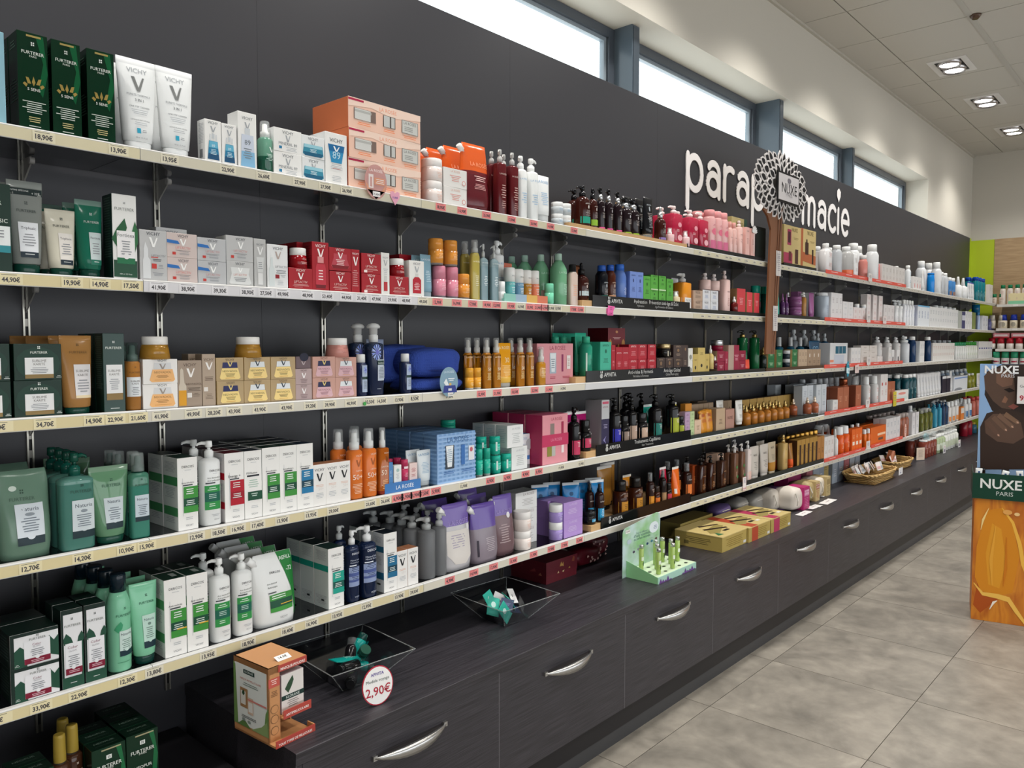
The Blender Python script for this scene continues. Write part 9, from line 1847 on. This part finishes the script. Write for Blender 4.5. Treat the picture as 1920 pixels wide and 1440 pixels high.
ST('geltube','tube','white tube with blue stripe','dfe0e0:gloss',d=.03,pr=[('r',.4,.1,.7,.9,'3a5a8a')])
def fd(key,a_,q_,W_,H_,tilt=0):
    c=p+d*a_+Vector((-d.y,d.x))*q_;o=put(0,key,c.x,c.y,W_,H_,zg0+.0065,where='floor display');o.rotation_euler=(0,tilt,ang2);return o
for i in range(3):fd('gelbottle',.075+i*.12,.12,.08,.15)
fd('geltube',.025,.03,.035,.16,.06);fd('geltube',.13,.03,.035,.17,.25);fd('geltube',.25,.04,.035,.16,-.1)

# ================================================================ products on the end wall shelves
def ew(key,px,py_top,zb_,W_,H_,n=1,step=.1,dx=0,where='end wall'):
    y=on_x(px,py_top,XF+.05).y
    for q in range(n):
        s=S[key];o=put(0,key,XF+.06+dx,y-q*step,W_,H_,zb_,rz=0,where=where);pd=proto(key,W_,H_)[2]
        o.rotation_euler.z=-math.pi/2;o.location=(XF+.015+pd/2+dx,y-q*step,zb_)
ze=[EYE+.473,EYE+.185,EYE-.063,EYE-.29]
ST('greentall','cap','tall white bottle with green cap','d9cfc4:gloss',bh=.82,capw=.75,cap='1f7a50:gloss',pr=wp('c9a9a0'));ST('greenlow','cap','short white bottle with green cap','d3c4b6:gloss',bh=.68,capw=.9,cap='1f7a50:gloss',pr=wp('a98a70'))
ew('greenlow',1865,549,ze[0],.055,.13,2,.075);ew('greentall',1881,537,ze[0],.065,.235,8,.075)
ST('yellowpack','box','cream and mint wide carton','ddd0a4',d=.1,pr=[('r',0,0,1,.3,'7fbf9a')]);ew('yellowpack',1912,552,ze[0],.22,.13,1)
ST('whiteroll2','cap','rounded white roll-on deodorant','cdc2b2:gloss',bh=.6,capw=.95,sh=.05,cap='cbc3b6:gloss',capt=.8,pr=[('e',.5,.5,.3,.3,'a9a094')]);ST('blueroll','cap','cream roll-on deodorant with royal blue cap','d3c8b0:gloss',bh=.58,capw=.95,sh=.05,cap='22379a:gloss',capt=.8,pr=[('e',.5,.5,.3,.3,'9a9484')])
ew('whiteroll2',1860,594,ze[1],.08,.16,2,.105);ew('blueroll',1882,594,ze[1],.08,.165,9,.105)
ST('redwhite','cap','white pot with red cap','d6cfc8:gloss',bh=.5,capw=.95,sh=.05,cap='a81f2c:gloss');ew('redwhite',1860,634,ze[2],.08,.13,10,.095)
ST('redpack','box','pink and red shrink pack','d68a90',d=.09,pr=[('r',0,0,1,.2,'a81f2c'),('r',.1,.4,.9,.7,'eadada')]);ew('redpack',1878,633,ze[2]+.131,.17,.06,4,.19)
ST('mintwhite','cap','white bottle with mint green cap','d3d0cc:gloss',bh=.62,capw=.95,sh=.05,cap='3aa078:gloss',pr=[('r',.0,.55,1,.7,'a02c40')]);ew('mintwhite',1868,661,ze[3],.085,.19,9,.095)


# ---------------------------------------------------------------- settle: what stands in something else moves back or aside, or goes
def kill(o):
    for c in list(o.children): bpy.data.objects.remove(c)
    bpy.data.objects.remove(o)
byw = {}
for i, (o, d_, w_) in enumerate(THINGS):
    if w_ in SHELF.values() or w_ in (LOW,): byw.setdefault(w_, []).append((o, i))
gone = set()
for w_, lst in byw.items():
    lst = [q for q in lst if q[0].name in DIM]
    lst.sort(key=lambda q: (round(q[0].location.y - DIM[q[0].name][1] / 2, 2) > YF + .05, q[1]))
    done = []
    for o, i in lst:
        W, D, H, rd_ = DIM[o.name]
        def hits(x, y):
            out = []
            for (a, (w2, d2, h2, r2)) in done:
                k = .9 if rd_ or r2 else .95
                if abs(a.location.x - x) < (W + w2) / 2 * k and abs(a.location.y - y) < (D + d2) / 2 * k and a.location.z < o.location.z + H - .004 and o.location.z < a.location.z + h2 - .004:
                    if rd_ and r2 and math.hypot(a.location.x - x, a.location.y - y) > (W + w2) / 2 * .96: continue
                    out.append(a)
            return out
        x, y = o.location.x, o.location.y
        if hits(x, y):
            ok = False
            for st in range(1, 60):
                dy = st * .005
                if y + dy + D / 2 > YW - .02: break
                c_ = next((dx for dx in (0, .008, -.008, .016, -.016) if not hits(x + dx, y + dy)), None)
                if c_ is not None: o.location.x = x + c_; o.location.y = y + dy; ok = True; break
            if not ok: gone.add(i); kill(o); continue
        done.append((o, DIM[o.name]))
THINGS = [q for i, q in enumerate(THINGS) if i not in gone]


# ================================================================ labels that single out every product
def words_n(n): return ['zero', 'one', 'two', 'three', 'four', 'five', 'six', 'seven', 'eight', 'nine', 'ten', 'eleven', 'twelve', 'thirteen', 'fourteen', 'fifteen', 'sixteen', 'seventeen', 'eighteen', 'nineteen', 'twenty'][n] if n <= 20 else str(n)
def ordw(i): return (ORD + ['seventeenth', 'eighteenth', 'nineteenth', 'twentieth'])[i] if i < 20 else '%dth' % (i + 1)
ROWW = ['front row', 'second row', 'third row', 'fourth row', 'fifth row', 'sixth row', 'seventh row']
groups = {}
for o, d_, w_ in THINGS: groups.setdefault((d_, w_), []).append(o)
for (d_, w_), os_ in groups.items():
    n = len(os_)
    if n == 1:
        o = os_[0]; prep = {'kraft dispenser': 'in', 'green display stand': 'in'}.get(w_, 'on')
        lab = '%s on %s' % (d_, w_) if len(d_.split()) + len(w_.split()) < 15 and 'counter' not in d_ and w_ not in d_ and 'floor display' not in d_ else d_
        o['label'] = lab; continue
    endw = w_ == 'end wall'
    key = (lambda o: -o.location.y) if endw else (lambda o: o.location.x)
    W = _W = max(.008, min(.03, os_[0].dimensions.x * .5 if False else .012))
    # columns
    so = sorted(os_, key=key); cols = []
    for o in so:
        if cols and abs(key(o) - key(cols[-1][-1])) < W and not (abs(o.location.z - cols[-1][-1].location.z) < .003 and abs(o.location.y - cols[-1][-1].location.y) < .004): cols[-1].append(o)
        else: cols.append([o])
    for i, col in enumerate(cols):
        rows = []
        for o in sorted(col, key=lambda o: o.location.y if not endw else o.location.x):
            if rows and abs(rows[-1][-1].location.y - o.location.y) < .004: rows[-1].append(o)
            else: rows.append([o])
        for r, row in enumerate(rows):
            row.sort(key=lambda o: o.location.z)
            for q, o in enumerate(row):
                bits = [d_]
                if len(cols) > 1: bits.append('%s of %s along %s' % (ordw(i), words_n(len(cols)), w_))
                else: bits.append('on %s' % w_)
                if len(rows) > 1: bits.append(ROWW[min(r, 6)])
                if len(row) > 1: bits.append({2: ['lower', 'upper'], 3: ['bottom', 'middle', 'top']}.get(len(row), ['level %s' % words_n(z + 1) for z in range(len(row))])[q])
                lab = ', '.join(bits); o['label'] = lab; o['group'] = '%s, %s' % (d_[:70], w_)
